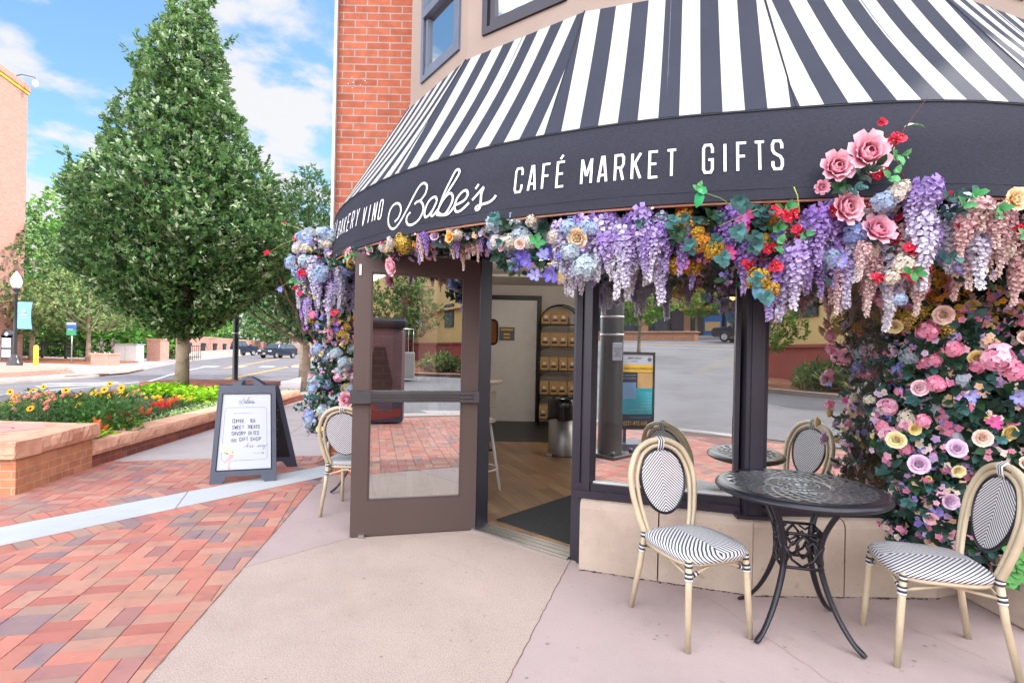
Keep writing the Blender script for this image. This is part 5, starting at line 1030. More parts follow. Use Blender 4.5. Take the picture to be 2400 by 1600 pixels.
def make_table(label):
    t = thing('bistro_table', label, 'table', (0, 0, 0), 0, 'black cast metal bistro tables'); R = .40; z = .735
    mb = MB(); mb.lathe([(R-.058, z-.002), (R-.055, z), (R-.05, z-.003), (R-.045, z), (R-.034, z), (R-.031, z-.003), (R-.027, z), (R-.018, z-.001), (R-.006, z-.008), (R+.002, z-.018), (R+.004, z-.026), (R-.002, z-.034), (R-.012, z-.036), (R-.03, z-.02), (R-.058, z-.016), (R-.058, z-.002)], 64); part('table_rim', mb, M['cast'], t)
    mb = MB()
    mb.lathe([(.138, z-.010), (.138, z), (.146, z+.001), (.152, z-.002), (.158, z+.001), (.165, z), (.165, z-.010), (.138, z-.010)], 48); mb.lathe([(.026, z-.012), (.026, z+.001), (.045, z+.001), (.048, z), (.048, z-.012), (.026, z-.012)], 32)
    def rib(r0, r1, a0, a1, w, zz, n=7):
        P = []
        for k in range(n+1): t_ = k/n; r_ = r0+(r1-r0)*t_; a = a0+(a1-a0)*t_; P.append((r_*math.cos(a), r_*math.sin(a)))
        vs = []
        for k, p in enumerate(P):
            d = Vector((P[min(k+1, n)][0]-P[max(k-1, 0)][0], P[min(k+1, n)][1]-P[max(k-1, 0)][1])).normalized(); ww = w*(.6+.7*math.hypot(*p)/.34)/2
            vs += [(p[0]-d.y*ww, p[1]+d.x*ww, zz), (p[0]+d.y*ww, p[1]-d.x*ww, zz), (p[0]+d.y*ww, p[1]-d.x*ww, zz-.008), (p[0]-d.y*ww, p[1]+d.x*ww, zz-.008)]
        mb.add(vs, [(4*k+j, 4*k+4+j, 4*k+4+(j+1) % 4, 4*k+(j+1) % 4) for k in range(n) for j in range(4)])
    NR = 24
    for k in range(NR):
        a = 2*PI*k/NR; rib(.160, .345, a, a+.80, .0135, z-.0005); rib(.160, .345, a+.12, a-.68, .0135, z-.0035)
    for k in range(30): a = 2*PI*k/30; rib(.100, .140, a, a+.10, .009, z-.001, 3)
    mb.lathe([(.092, z-.010), (.092, z), (.102, z), (.102, z-.010), (.092, z-.010)], 40)
    for k in range(12): a = 2*PI*k/12; rib(.046, .094, a, a+.75, .012, z-.0008, 5); rib(.046, .094, a+.2, a-.55, .012, z-.004, 5)
    part('lattice_top', mb, M['cast_top'], t)
    for k in range(4):
        a = PI/4+k*PI/2; mb = MB(); prof = [(.27, .715, .02), (.215, .66, .019), (.155, .56, .018), (.120, .46, .0175), (.117, .36, .0175), (.150, .25, .017), (.205, .14, .0155), (.27, .055, .0145), (.315, .022, .016), (.332, .012, .012)]
        P = [(r_*math.cos(a), r_*math.sin(a), zz) for r_, zz, _ in prof]; mb.tube(resamp(P, 3), [float(q) for q in np.interp(np.linspace(0, 9, 28), range(10), [p[2] for p in prof])], 8, flat=.72); part('leg', mb, M['cast'], t)
    for k in range(4):
        a = k*PI/2; mb = MB(); r_ = .095; c_, s_ = math.cos(a), math.sin(a)
        def f2(x, zz, d=0): return (c_*(r_+d)-s_*x, s_*(r_+d)+c_*x, zz)
        def bar2(P, w=.007): mb.tube([f2(*p) for p in P], w, 6)
        bar2([(-.085, .34), (.085, .34)], .008); bar2([(-.085, .51), (.085, .51)], .008)
        for s2 in (-1, 1):
            bar2([(s2*.0, .345), (s2*.05, .38), (s2*.07, .43), (s2*.045, .47), (s2*.02, .45), (s2*.03, .42)]); bar2([(s2*.0, .50), (s2*.025, .47), (s2*.03, .43), (s2*.0, .39)]); bar2([(s2*.08, .36), (s2*.06, .40), (s2*.085, .45)], .006); bar2([(s2*.03, .50), (s2*.06, .48), (s2*.085, .50)], .006)
        part('scroll_panel', mb, M['cast'], t)
    mb = MB(); mb.box((0, 0, .699), (.5, .022, .014), PI/4); mb.box((0, 0, .684), (.5, .022, .013), -PI/4); part('cross_bar', mb, M['cast'], t)
    return t
tb = make_table('round black cast metal table with pierced lattice top between the two right chairs'); tb.location = (1.495, 2.71, .006); tb.rotation_euler = (0, 0, R_(-14))
q = copy_tree(tb); q.location = (-1.42, 5.17, .006); q['label'] = 'round black table behind the open door, under the flower column'

# ================================================================== sandwich board by the paving band
def aboard(name, label, cat, W_, H_, handle=True):
    t = thing(name, label, cat); return t
sb = aboard('sandwich_board', 'white menu sandwich board in a dark blue frame standing on the brick paving', 'sandwich board', .55, 1.1)
A0, A1 = gr(492, 1135), gr(648, 1126)
w_ = math.dist(A0[:2], A1[:2]); c0x = (A0[0]+A1[0])/2; c0y = (A0[1]+A1[1])/2; az_ = math.atan2(A1[1]-A0[1], A1[0]-A0[0])
sb.location = (c0x, c0y, .008); sb.rotation_euler = (0, 0, az_)
HH = 1.085; lean = .17
def fp(x, z, d=0): return (x, lean*z-d, z)          # front face plane; d = towards viewer
hw = w_/2
def slab(mb, P, th, fn, d=0):
    n = len(P); area = sum(P[i-1][0]*P[i][1]-P[i][0]*P[i-1][1] for i in range(n)); P = P if area > 0 else P[::-1]
    vs = [fn(x, z, d+th) for x, z in P]+[fn(x, z, d) for x, z in P]; mb.add(vs, [tuple(range(n)), tuple(range(2*n-1, n-1, -1))]+[(i, n+i, n+(i+1) % n, (i+1) % n) for i in range(n)])
fr = MB(); tp = HH-.11; sh_ = .035   # the frame tapers a little to the top
def frame_side(fn):
    mb = MB()
    slab(mb, [(-hw, 0), (-hw+.11, 0), (-hw+.15, .07), (hw-.15, .07), (hw-.11, 0), (hw, 0), (hw-.004, .12), (-hw+.004, .12)], .035, fn)
    slab(mb, [(-hw+.004, .12), (-hw+.055, .12), (-hw+sh_+.05, tp-.085), (-hw+sh_, tp-.085)], .035, fn); slab(mb, [(hw-.004, .12), (hw-.055, .12), (hw-sh_-.05, tp-.085), (hw-sh_, tp-.085)], .035, fn)
    arc = [(-.15, tp), (-.11, tp+.035), (-.06, tp+.075), (0, tp+.085), (.06, tp+.075), (.11, tp+.035), (.15, tp)]
    slab(mb, [(-hw+sh_, tp-.085), (-hw+sh_+.01, tp), (-.15, tp), (-.11, tp+.032), (-.058, tp+.025), (-.058, tp), (.058, tp), (.058, tp+.025), (.11, tp+.032), (.15, tp), (hw-sh_-.01, tp), (hw-sh_, tp-.085)], .035, fn)
    slab(mb, [(-.11, tp+.032), (-.07, tp+.062), (-.03, tp+.083), (.03, tp+.083), (.07, tp+.062), (.11, tp+.032), (.058, tp+.025), (.045, tp+.052), (-.045, tp+.052), (-.058, tp+.025)], .035, fn)
    return mb
part('front_frame', frame_side(fp), M['board_frame'], sb)
def bp_(x, z, d=0): return (-x+.17*(1-z/1.09), .62-.32*z+d, z)
part('back_frame', frame_side(bp_), M['board_frame'], sb)
mb = MB(); slab(mb, [(-hw+.05, .12), (hw-.05, .12), (hw-sh_-.045, tp-.085), (-hw+sh_+.045, tp-.085)], .006, bp_, .015); part('back_panel', mb, M['black'], sb)
mb = MB(); px0, px1 = -hw+.052, hw-.052; slab(mb, [(px0, .13), (px1, .13), (hw-sh_-.047, tp-.088), (-hw+sh_+.047, tp-.088)], .008, fp, .020); pn = part('poster', mb, M['board_white'], sb)
mb = MB()
for (a, b_) in (((px0-.002, .128), (px1+.002, .128)), ((px0-.002, .128), (-hw+sh_+.045, tp-.086)), ((px1+.002, .128), (hw-sh_-.045, tp-.086)), ((-hw+sh_+.045, tp-.086), (hw-sh_-.045, tp-.086))):
    mb.tube([fp(*a, .036), fp(*b_, .036)], .004, 5)
ob('poster_seal', mb.mesh('poster_seal'), M['black'], pn)
ink = MB(); pf = lambda x, z, l: fp(x, z, .0295+l)
def Q(u, v):  # poster fractions (0..1 across, 0..1 down) -> local
    z = (tp-.088)*(1-v)+.13*v; s_ = (z-.13)/(tp-.218); e = (hw-.052)*(1-s_)+(hw-sh_-.047)*s_; return (-e+2*e*u, z)
def wordq(txt, u0, u1, vb, vt, w=.0042, lw=None, cap=1.0, m_=None): a = Q(u0, vb); b_ = Q(u1, vb); h = Q(0, vt)[1]-a[1]; k_ = MB(); word(k_, txt, a[0], a[1], b_[0], h, w, pf, lw or h*.36, cap1=cap); part('lettering', k_, M['ink'], sb)
wordq('COFFEE,', .235, .50, .385, .345, lw=.016, cap=1.25); wordq('TEA', .575, .68, .385, .345, lw=.016)
wordq('SWEET', .24, .46, .468, .425, lw=.016); wordq('TREATS', .53, .77, .468, .425, lw=.016)
wordq('SAVORY', .235, .50, .55, .505, lw=.016); wordq('BITES', .56, .76, .55, .505, lw=.016)
wordq('AND', .245, .32, .63, .605, .002, lw=.011); wordq('GIFT', .39, .55, .63, .585, lw=.016); wordq('SHOP', .60, .80, .63, .585, lw=.016)
stroke(ink, [Q(.232, .638), Q(.335, .638), Q(.335, .598), Q(.232, .598), Q(.232, .638)], .0018, pf, .0005)
wordq('ROTANDA', .36, .56, .272, .258, .0012, lw=.007) if False else None
wordq('BAKED', .25, .40, .268, .255, .0011, lw=.007); wordq('MARKET', .42, .62, .268, .255, .0011, lw=.007)
for k, P in enumerate(SC):
    pts = [(-.075+(x-180)/1980*.155, Q(0, .095)[1]+(700-y)/1980*.155+(x-1000)/1980*(-.03)) for x, y in P]; stroke(ink, smooth_pts(pts, 4) if len(pts) > 3 else pts, .0022, pf, .0002*k)
wordq('CAFE', .56, .66, .125, .110, .0014, lw=.008)
def sc2(P, w=.0018, k=0): stroke(ink, smooth_pts([Q(*p) for p in P], 5), w, pf, k)
sc2([(.46, .71), (.52, .70), (.56, .66), (.555, .665), (.53, .715), (.56, .69), (.58, .70), (.59, .715), (.60, .70), (.605, .69), (.60, .715), (.63, .70), (.64, .685), (.645, .71), (.63, .72), (.68, .70)])
sc2([(.72, .72), (.76, .69), (.755, .715), (.785, .69), (.785, .715), (.81, .69), (.835, .70), (.82, .715), (.845, .69), (.85, .72), (.88, .69), (.87, .73), (.85, .755), (.86, .73), (.93, .68)])
part('lettering', ink, M['ink'], sb)
ink2 = MB(); e = .028
def rq(u, v): return Q(u, v)
bx = [rq(.10, .20), rq(.88, .20), rq(.90, .865), rq(.10, .865)]; cr_ = []
for i, (u, v, a0) in enumerate(((.13, .22, 180), (.85, .22, 90), (.87, .845, 0), (.13, .845, -90))):
    q0 = Q(u, v)
    for k in range(5): a = R_(a0-22.5*k); cr_.append((q0[0]+math.cos(a)*e, q0[1]+math.sin(a)*e))
stroke(ink2, cr_+[cr_[0]], .0026, pf, .0001); a = Q(.66, .795); b_ = Q(.86, .795); stroke(ink2, [a, b_], .0022, pf, .0003); stroke(ink2, [(b_[0]-.018, b_[1]+.010), b_, (b_[0]-.018, b_[1]-.010)], .003, pf, .0004)
part('border', ink2, M['ink_light'], sb)
# little drawing: a pale flower bouquet on pink legs
mb = MB()
for (P, cl_, k) in (([(.03, .64), (.06, .76), (.30, .80), (.34, .745), (.16, .72)], c(214, 214, 170), 0), ([(.10, .77), (.20, .78), (.18, .80)], c(110, 140, 70), .0004), ([(.24, .765), (.30, .765), (.28, .785)], c(110, 140, 70), .0004), ([(.20, .80), (.30, .80), (.29, .85), (.24, .86), (.235, .98), (.205, .98), (.215, .86), (.13, .92), (.12, .90), (.21, .83)], c(220, 160, 160), .0002), ([(.205, .975), (.235, .975), (.265, .995), (.22, 1.0)], c(214, 140, 140), .0006)):
    q = [Q(*p) for p in P]; q = [(p[0], min(max(p[1], .135), 9)) for p in q]
    if sum(q[i-1][0]*q[i][1]-q[i][0]*q[i-1][1] for i in range(len(q))) < 0: q = q[::-1]
    mb.add([pf(x, z, .0002+k) for x, z in q], [tuple(range(len(q)))], cl_[:3])
part('drawing', mb, attrmat('print', .6), sb)
mb = MB()
for s_ in (-1, 1): mb.box((s_*(hw-.07), .285, .30), (.01, .50, .012)); mb.box((s_*(hw-.05), .19, .975), (.02, .06, .03))
for k in range(8): mb.box((hw-.018, .085+.12*k*.0+.035+lean*.11*k, .2+.1*k), (.012, .012, .02))
part('spreader', mb, M['steel_dark'], sb)

# ================================================================== cafe interior things
sh = thing('display_shelf', 'arched black wire shelf filled with kraft coffee bags inside the doorway', 'shelf')
xs0, xs1 = at(1265, 800, 9.95)[0], at(1360, 800, 9.95)[0]; yb, yf = 10.22, 9.92
mb = MB(); zt = 1.95
for y in (yb, yf):
    mb.tube([(xs0, y, 0), (xs0, y, zt)], .014, 6); mb.tube([(xs1, y, 0), (xs1, y, zt)], .014, 6); xm = (xs0+xs1)/2; hw2 = (xs1-xs0)/2
    mb.tube([(xm+hw2*math.cos(a), y, zt+.34*math.sin(a)) for a in np.linspace(0, PI, 12)], .014, 6)
part('frame', mb, M['black'], sh)
lev = [.30, .78, 1.24, 1.70, 2.0]; lev = [.12, .58, 1.04, 1.50, 1.92]
for z in lev:
    mb = MB(); mb.box(((xs0+xs1)/2, (yb+yf)/2, z), (xs1-xs0, yb-yf, .018))
    mb.tube([(xs0, yf, z-.12), (xs0+.05, yf, z-.05), (xs0+.2, yf, z-.02)], .008, 5); part('shelf_board', mb, M['black'], sh)
def bag():
    b_ = MB(); b_.add([(-.075, -.05, 0), (.075, -.05, 0), (.075, .05, 0), (-.075, .05, 0), (-.08, -.045, .17), (.08, -.045, .17), (.08, .045, .17), (-.08, .045, .17), (-.075, -.008, .25), (.075, -.008, .25), (.075, .008, .25), (-.075, .008, .25)], [(0, 3, 2, 1), (0, 1, 5, 4), (1, 2, 6, 5), (2, 3, 7, 6), (3, 0, 4, 7), (4, 5, 9, 8), (5, 6, 10, 9), (6, 7, 11, 10), (7, 4, 8, 11), (8, 9, 10, 11)])
    t = thing('coffee_bag', 'kraft coffee bag with white and black label standing on the arched wire shelf', 'coffee bag', (0, 0, 0), 0, 'coffee bags on the wire shelf'); part('bag', b_, M['kraft'], t)
    l_ = MB(); l_.box((0, -.0505, .13), (.06, .004, .05)); part('label', l_, M['white_paint'], t); l2 = MB(); l2.box((0, -.052, .065), (.10, .004, .035)); part('label', l2, M['black'], t); return t
b0 = bag(); first = True
for zi, z in enumerate(lev):
    for k in range(4 if zi < 4 else 3):
        o = b0 if first else copy_tree(b0); first = False; o.location = (xs0+.10+.175*k+random.uniform(-.01, .01), yf+.10, z+.01); o.rotation_euler = (0, 0, random.uniform(-.12, .12))
        o['label'] = 'kraft coffee bag in the %s row of the arched wire shelf' % ['bottom', 'second lowest', 'middle', 'second highest', 'top'][zi]
tr = thing('trash_can', 'round steel trash can with black liner inside the doorway, right of the opening', 'trash can', (at(1322, 900, 7.1)[0], 7.1, 0))
mb = MB(); mb.lathe([(0, .01), (.19, .01), (.195, .03), (.195, .55), (.19, .55)], 28); part('drum', mb, M['brushed'], tr)
mb = MB(); mb.lathe([(.197, .50), (.205, .55), (.21, .66), (.20, .76), (.17, .80), (.13, .74), (.0, .60)], 20); mb.v = [(x+random.uniform(-.012, .012), y+random.uniform(-.012, .012), z+random.uniform(-.014, .014)) for x, y, z in mb.v]; part('liner', mb, M['bagblack'], tr)
mb = MB(); mb.box((-.19, -.1, .03), (.08, .05, .02)); part('pedal', mb, M['metal'], tr)
st_ = thing('bar_stool', 'white high stool with pale wooden seat just inside the doorway', 'stool', (at(1158, 1000, 5.1)[0]-.16, 5.15, 0))
mb = MB(); mb.lathe([(0, .70), (.17, .70), (.175, .715), (.17, .73), (0, .732)], 20); mb.box((.1, -.12, .93), (.16, .02, .16), .5, None, .008); part('seat', mb, M['rattan'], st_)
for k in range(4): a = k*PI/2+.3; mb = MB(); mb.tube([(.12*math.cos(a), .12*math.sin(a), .70), (.24*math.cos(a), .24*math.sin(a), 0)], .014, 8); part('leg', mb, M['trim'], st_)
mb = MB(); mb.tube([(.2*math.cos(a), .2*math.sin(a), .25) for a in np.linspace(0, 2*PI, 17)[:-1]], .008, 6, closed=True); mb.tube([(.1, -.12, .72), (.1, -.12, .93)], .01, 6); part('foot_ring', mb, M['trim'], st_)
ht = thing('high_table', 'pale wooden high table top just inside the doorway behind the stool', 'table', (at(1162, 900, 6)[0]-.3, 6.1, 0))
mb = MB(); mb.lathe([(0, 1.02), (.38, 1.02), (.385, 1.035), (.38, 1.05), (0, 1.05)], 28); part('table_top', mb, M['rattan'], ht)
mb = MB(); mb.lathe([(.2, 0), (.2, .02), (.03, .04), (.03, 1.02)], 16); part('pedestal', mb, M['black'], ht)
fm = thing('door_mat', 'black floor mat lying inside the cafe threshold', 'floor mat')
mb = MB(); ma = [gr(1162, 1224, .02)[:2], gr(1341, 1272, .02)[:2], (1.3, 4.3), (.95, 4.9)]; mb.prism([(-.10, 4.3), (.44, 3.80), (1.15, 4.6), (.618, 5.098)], .012, .021); part('mat', mb, M['mat_black'], fm)
mr = thing('wall_mirror', 'small dark framed round-cornered mirror seen through the doorway, left of the inner door', 'mirror', at(1150, 778, 6.4))
mb = MB(); P = [(math.copysign(abs(math.cos(a))**.5, math.cos(a))*.085, 0, math.copysign(abs(math.sin(a))**.5, math.sin(a))*.15) for a in np.linspace(0, 2*PI, 25)[:-1]]; mb.tube(P, .013, 6, closed=True); mb.tube([(0, .02, -.15), (0, .02, -1.0)], .012, 6); mb.lathe([(0, .0), (.1, 0), (.1, .02), (0, .03)], 12, (0, .02, -1.45+.012)); mb.tube([(0, .02, -1.0), (0, .02, -1.43)], .012, 6)
part('frame', mb, M['black'], mr); mb = MB(); mb.add([(p[0]*.95, .004, p[2]*.95) for p in P], [tuple(range(24))]); part('mirror_glass', mb, M['amber'], mr)
pl = thing('pendant_lamp', 'warm glowing pendant lamp hanging inside behind the shop window', 'lamp', (2.6, 6.2, 2.1))
mb = MB(); mb.lathe([(0, .12), (.04, .12), (.12, .0), (.13, -.02), (.12, -.02), (.03, .1)], 20); mb.tube([(0, 0, .12), (0, 0, .62)], .004, 5); part('lamp_shade', mb, M['black'], pl)
m_, t_ = mat('lamp_glow'); e_ = N(t_, 'ShaderNodeEmission'); e_.inputs[0].default_value = (1, .55, .2, 1); e_.inputs[1].default_value = 9; o_ = N(t_, 'ShaderNodeOutputMaterial'); t_.links.new(e_.outputs[0], o_.inputs[0])
mb = MB(); mb.lathe([(0, -.05), (.035, -.035), (.045, 0), (.03, .03), (0, .04)], 14); part('bulb', mb, m_, pl)
for (x, y, z, e_) in ((2.6, 6.2, 2.0, 25), (.5, 7.6, 2.6, 18)):  # first light belongs to the pendant; second is added fill without a fixture
    l_ = bpy.data.lights.new('pendant_and_fill_light', 'POINT'); l_.energy = e_; l_.shadow_soft_size = .15; l_.color = (1, .9, .78); lo = bpy.data.objects.new('pendant_and_fill_light', l_); S.collection.objects.link(lo); lo.location = (x, y, z)
# ================================================================== planters at the left
def capblock(mb, P, z0, z1, j=.012, segs=None):
    """stone cap along polygon P, a bit irregular"""
    mb.prism([(p[0]+random.uniform(-j, j)*.3, p[1]+random.uniform(-j, j)*.3) for p in P], z0, z1)
def stonecourse(mb, a, b_, n, over, depth, z0, z1, side=1):
    """row of n rock-faced cap stones from a to b_, depth to the left of the direction (side=1)"""
    d = Vector((b_[0]-a[0], b_[1]-a[1])); L = d.length; d.normalize(); nx, ny = -d.y*side, d.x*side
    cuts = [0]+[L*(k+random.uniform(-.18, .18))/n for k in range(1, n)]+[L]
    for k in range(n):
        s0, s1 = cuts[k]+.003, cuts[k+1]-.003; K = 12; dz = random.uniform(-.004, .004); vs = []
        for i in range(K+1):
            s = s0+(s1-s0)*i/K; w1, w2, w3 = [random.uniform(-.009, .009) for _ in range(3)]
            for t, z in ((-over+.012+w1*.4, z0), (-over-.003+w2, z0+(z1-z0)*.3), (-over+.001+w3, z0+(z1-z0)*.72), (-over+.016+w1*.5, z1+dz), (depth, z1+dz), (depth, z0)): vs.append((a[0]+d.x*s+nx*t, a[1]+d.y*s+ny*t, z))
        fs = [(i*6+j, (i+1)*6+j, (i+1)*6+(j+1) % 6, i*6+(j+1) % 6) for i in range(K) for j in range(6)]; fs += [tuple(range(5, -1, -1)), tuple(K*6+j for j in range(6))]
        if side < 0: fs = [f[::-1] for f in fs]
        mb.add(vs, fs)
pb_ = thing('brick_planter', 'low brick planter wall with sandstone caps around the flower bed and its corner block', 'planter')
c1, c2_ = (-4.445, 4.725), (-4.655, 5.85); c3, c4 = (-5.75, 5.9), (-5.75, 4.50)
mb = MB(); mb.prism([c1, c2_, c3, (-5.8, 4.62)], 0, .342); part('corner_block', mb, M['brick_planter'], pb_)
mb = MB(); cp_ = [(-4.40, 4.665), (-4.60, 5.90), (-5.8, 5.95), (-5.85, 4.55)]
stonecourse(mb, cp_[0], cp_[1], 2, .0, .30, .342, .49); stonecourse(mb, cp_[3], cp_[0], 2, .0, .30, .343, .4895); mb.prism([(-4.72, 4.95), (-4.88, 5.92), (-5.8, 5.97), (-5.85, 4.85)], .343, .485); part('stone_cap', mb, M['sandstone'], pb_)
mb = MB(); mb.add([(-5.8, 5.0, .4885), (-5.2, 5.02, .4885), (-4.86, 5.5, .4885), (-5.1, 5.75, .4885), (-5.8, 5.75, .4885)], [(0, 1, 2, 3, 4)]); part('inlay', mb, simple('inlay', lin(206, 150, 140), .8, 0, .06), pb_)
mb = MB(); pts = [(-5.33+.19*math.cos(a), 5.38+.14*math.sin(a), .4895) for a in np.linspace(.4, 4.6, 22)]; mb.tube(pts, .012, 5, flat=.2); part('emblem', mb, M['sandstone_red'], pb_)
w0, w1 = (-4.655, 5.85), (-5.42, 13.4)
mb = MB(); dw = Vector((w1[0]-w0[0], w1[1]-w0[1])).normalized(); mb.prism([w0, w1, (w1[0]-.26, w1[1]), (w0[0]-.26, w0[1])], 0, .14); part('low_wall', mb, M['brick_dark'], pb_)
mb = MB(); stonecourse(mb, w0, w1, 10, .03, .34, .14, .285); part('stone_cap', mb, M['sandstone'], pb_)
mb = MB(); b0_, b1_ = (-7.86, 14.20), (-9.95, 14.12)
mb.prism([(-5.42, 13.4), (-7.8, 14.1), (-7.8, 14.3), (-5.4, 13.7)], 0, .14); mb.prism([(-7.88, 14.2), (-9.92, 14.14), (-9.92, 15.7), (-7.88, 15.7)], 0, .19)
mb.prism([(-9.1, 5.7), (-8.9, 5.7), (-9.35, 14.1), (-9.55, 14.1)], 0, .14); mb.prism([(-5.8, 5.7), (-9.1, 5.7), (-9.1, 5.9), (-5.8, 5.9)], 0, .13); part('back_wall', mb, M['brick_dark'], pb_)
mb = MB(); stonecourse(mb, (-9.99, 14.08), (-6.9, 14.16), 6, .0, .32, .19, .355); stonecourse(mb, (-9.2, 5.6), (-9.6, 14.0), 12, .0, .3, .14, .27, -1); mb.prism([(-9.98, 14.3), (-6.92, 14.3), (-6.92, 15.75), (-9.98, 15.75)], .2, .352); part('back_cap', mb, M['sandstone_red'], pb_)
mb = MB(); mb.prism([(-4.9, 5.9), (-5.65, 13.6), (-7.8, 14.15), (-9.4, 14.1), (-9.0, 5.85)], .0, .17); struct('flower_bed_soil', mb, M['soil'])

# ---- bed planting
def plantmesh(kind, h, r, n, lw, col, col2=None):
    mb = MB()
    for k in range(n):
        a = random.random()*2*PI; rr = r*math.sqrt(random.random()); z = h*(random.random()**.7)*(1-.35*(rr/r)**2); p = Vector((rr*math.cos(a), rr*math.sin(a), z)); d = Vector((math.cos(a)*.8+random.uniform(-.6, .6), math.sin(a)*.8+random.uniform(-.6, .6), random.uniform(-.3, .9))); q = random.uniform(.65, 1.25); k_ = col if random.random() < .6 or not col2 else col2
        leafgeo(mb, p, d, (random.uniform(-.4, .4), random.uniform(-.4, .4), 1), lw[0]*random.uniform(.7, 1.2), lw[1], [v*q for v in k_[:3]], .12)
    for k in range(max(6, n//30)):
        a = random.random()*2*PI; rr = r*.8*random.random(); mb.tube([(rr*.3*math.cos(a), rr*.3*math.sin(a), 0), (rr*math.cos(a), rr*math.sin(a), h*.9)], .004, 4, col=tuple(v*.8 for v in col[:3]))
    return mb
def daisy(c_p, c_c, r=.036):
    mb = MB(); n = 11
    for k in range(n): t = 2*PI*k/n; petal(mb, ang(t)*r*.25, UP, ang(t), r*.85, r*.42, 1.1, 1.6, .05, [v*.85 for v in c_p[:3]], c_p, 2, 2)
    mb.lathe([(0, .012), (r*.22, .010), (r*.32, 0)], 9, col=c_c[:3]); return mb
DM = daisy(c(232, 180, 30), c(80, 40, 24)).mesh('daisy'); DM.materials.append(M['petal'])
dshared = plantmesh('rudbeckia', .40, .30, 420, (.075, .03), c(74, 116, 56), c(92, 132, 70)).mesh('foliage'); dshared.materials.append(M['leaf_bed'])
def atz(u, v, z): d = ray(u, v); t = (z-CAM_H)/d[2]; return Vector((d[0]*t, t, z))
drf = [((70, 465), .66), ((100, 500), .55), ((85, 545), .5), ((300, 430), .62), ((165, 545), .45), ((300, 480), .55), ((370, 540), .45), ((455, 455), .6), ((545, 487), .52), ((490, 530), .45), ((540, 555), .42), ((210, 580), .4), ((645, 485), .55), ((675, 492), .52), ((757, 410), .66), ((720, 450), .6), ((748, 497), .5), ((782, 478), .54), ((836, 438), .6), ((835, 480), .52), ((862, 495), .48), ((805, 536), .44), ((645, 628), .3), ((320, 515), .46), ((648, 465), .58), ((230, 455), .6)]
plc = []
for (x, y), z in drf:
    u, v = x*.3401, 760+y*.3401; Yd = 6.9+(.62-z)*1.0+random.uniform(-.4, 1.2); q = at(u, v, Yd); plc.append(q)
cl_ = []
for q in plc:
    for g_ in cl_:
        if abs(g_[0][0]-q[0]) < .33 and len(g_) < 5: g_.append(q); break
    else: cl_.append([q])
for i, g_ in enumerate(cl_):
    x = sum(q[0] for q in g_)/len(g_); y = sum(q[1] for q in g_)/len(g_); zt = max(q[2] for q in g_)
    side_ = ('growing behind the corner block, far left of the bed', 'growing in the left part of the bed', 'growing mid bed', 'growing near the red celosia')[min(3, int((x+7.6)/.75)) if x > -7.6 else 0]
    t = thing('rudbeckia_plant', 'x', 'flowering plant', (x, y, .17), 0, 'yellow daisies in the flower bed'); t['label'] = 'yellow daisies, %d open blooms, %s' % (len(g_), side_)
    f_ = bpy.data.objects.new('foliage', dshared); S.collection.objects.link(f_); f_.parent = t; f_.scale = (1.05, 1.05, max(.7, (zt-.2)/.42)); f_.rotation_euler = (0, 0, i)
    sm_ = MB()
    for q in g_:
        o = bpy.data.objects.new('flower', DM); S.collection.objects.link(o); o.parent = t; o.location = (q[0]-x, q[1]-y, q[2]-.17); o.rotation_euler = (R_(random.uniform(25, 75)), R_(random.uniform(-30, 30)), 0); sc = 1.25; o.scale = (sc, sc, sc)
        sm_.tube([((q[0]-x)*.4, (q[1]-y)*.4, .1), ((q[0]-x)*.8, (q[1]-y)*.9, (q[2]-.17)*.6), (q[0]-x, q[1]-y+.01, q[2]-.18)], .0035, 4, col=c(80, 110, 70)[:3])
    part('stem', sm_, M['leaf_bed'], t)
def plant(kind, label, cat, u, v, Y, h, r, n, lw, col, col2=None, blooms=None, group=None):
    q = at(u, v, Y); t = thing(kind, label, cat, (q[0], q[1], .17), 0, group); part('foliage', plantmesh(kind, h, r, n, lw, col, col2), M['leaf_bed'], t)
    if blooms:
        m_, nb, sz, zz = blooms
        for k in range(nb):
            a = random.random()*2*PI; rr = r*.8*math.sqrt(random.random()); o = bpy.data.objects.new('flower', m_); S.collection.objects.link(o); o.parent = t; o.location = (rr*math.cos(a), rr*math.sin(a), h*random.uniform(*zz)); o.rotation_euler = (random.uniform(-.5, .9), random.uniform(-.5, .5), k); o.scale = (sz,)*3
    return t
def plume(cl1, cl2):
    mb = MB()
    for k in range(40): t = k/40; a = k*2.4; r_ = .022*(1-t)+.003; floret(mb, (r_*math.cos(a), r_*math.sin(a), t*.10), (math.cos(a), math.sin(a), .8), .014, 3, [cl1[i]*(1-t)+cl2[i]*t for i in range(3)])
    return mb
RP = plume(c(190, 30, 40), c(220, 60, 60)).mesh('plume'); OP = plume(c(214, 90, 50), c(230, 130, 80)).mesh('plume'); RB = ball(c(190, 26, 36), c(214, 50, 50), .05, 50, .2, 3).mesh('crest'); YB = ball(c(236, 190, 40), c(240, 210, 70), .03, 40, .4, 3).mesh('marigold'); PK = ball(c(226, 130, 110), c(230, 160, 140), .03, 16, .4, 5).mesh('cluster')
for m_ in (RP, OP, RB, YB, PK): m_.materials.append(M['petal'])
zc = lambda x, y: (x*.3401, 760+y*.3401)
LIME = c(166, 214, 44); LIME2 = c(132, 190, 48); GR = c(60, 96, 52)
for (x, y, Y, lab) in ((820, 660, 6.9, 'red celosia with crested blooms nearest the stone cap'), (1085, 600, 8.4, 'deep red celosia beside the orange plumes')): plant('celosia', lab, 'flowering plant', *zc(x, y), Y, .26, .16, 160, (.06, .025), GR, None, (RB, 5, 1, (.75, 1.15)), 'red and orange celosia')
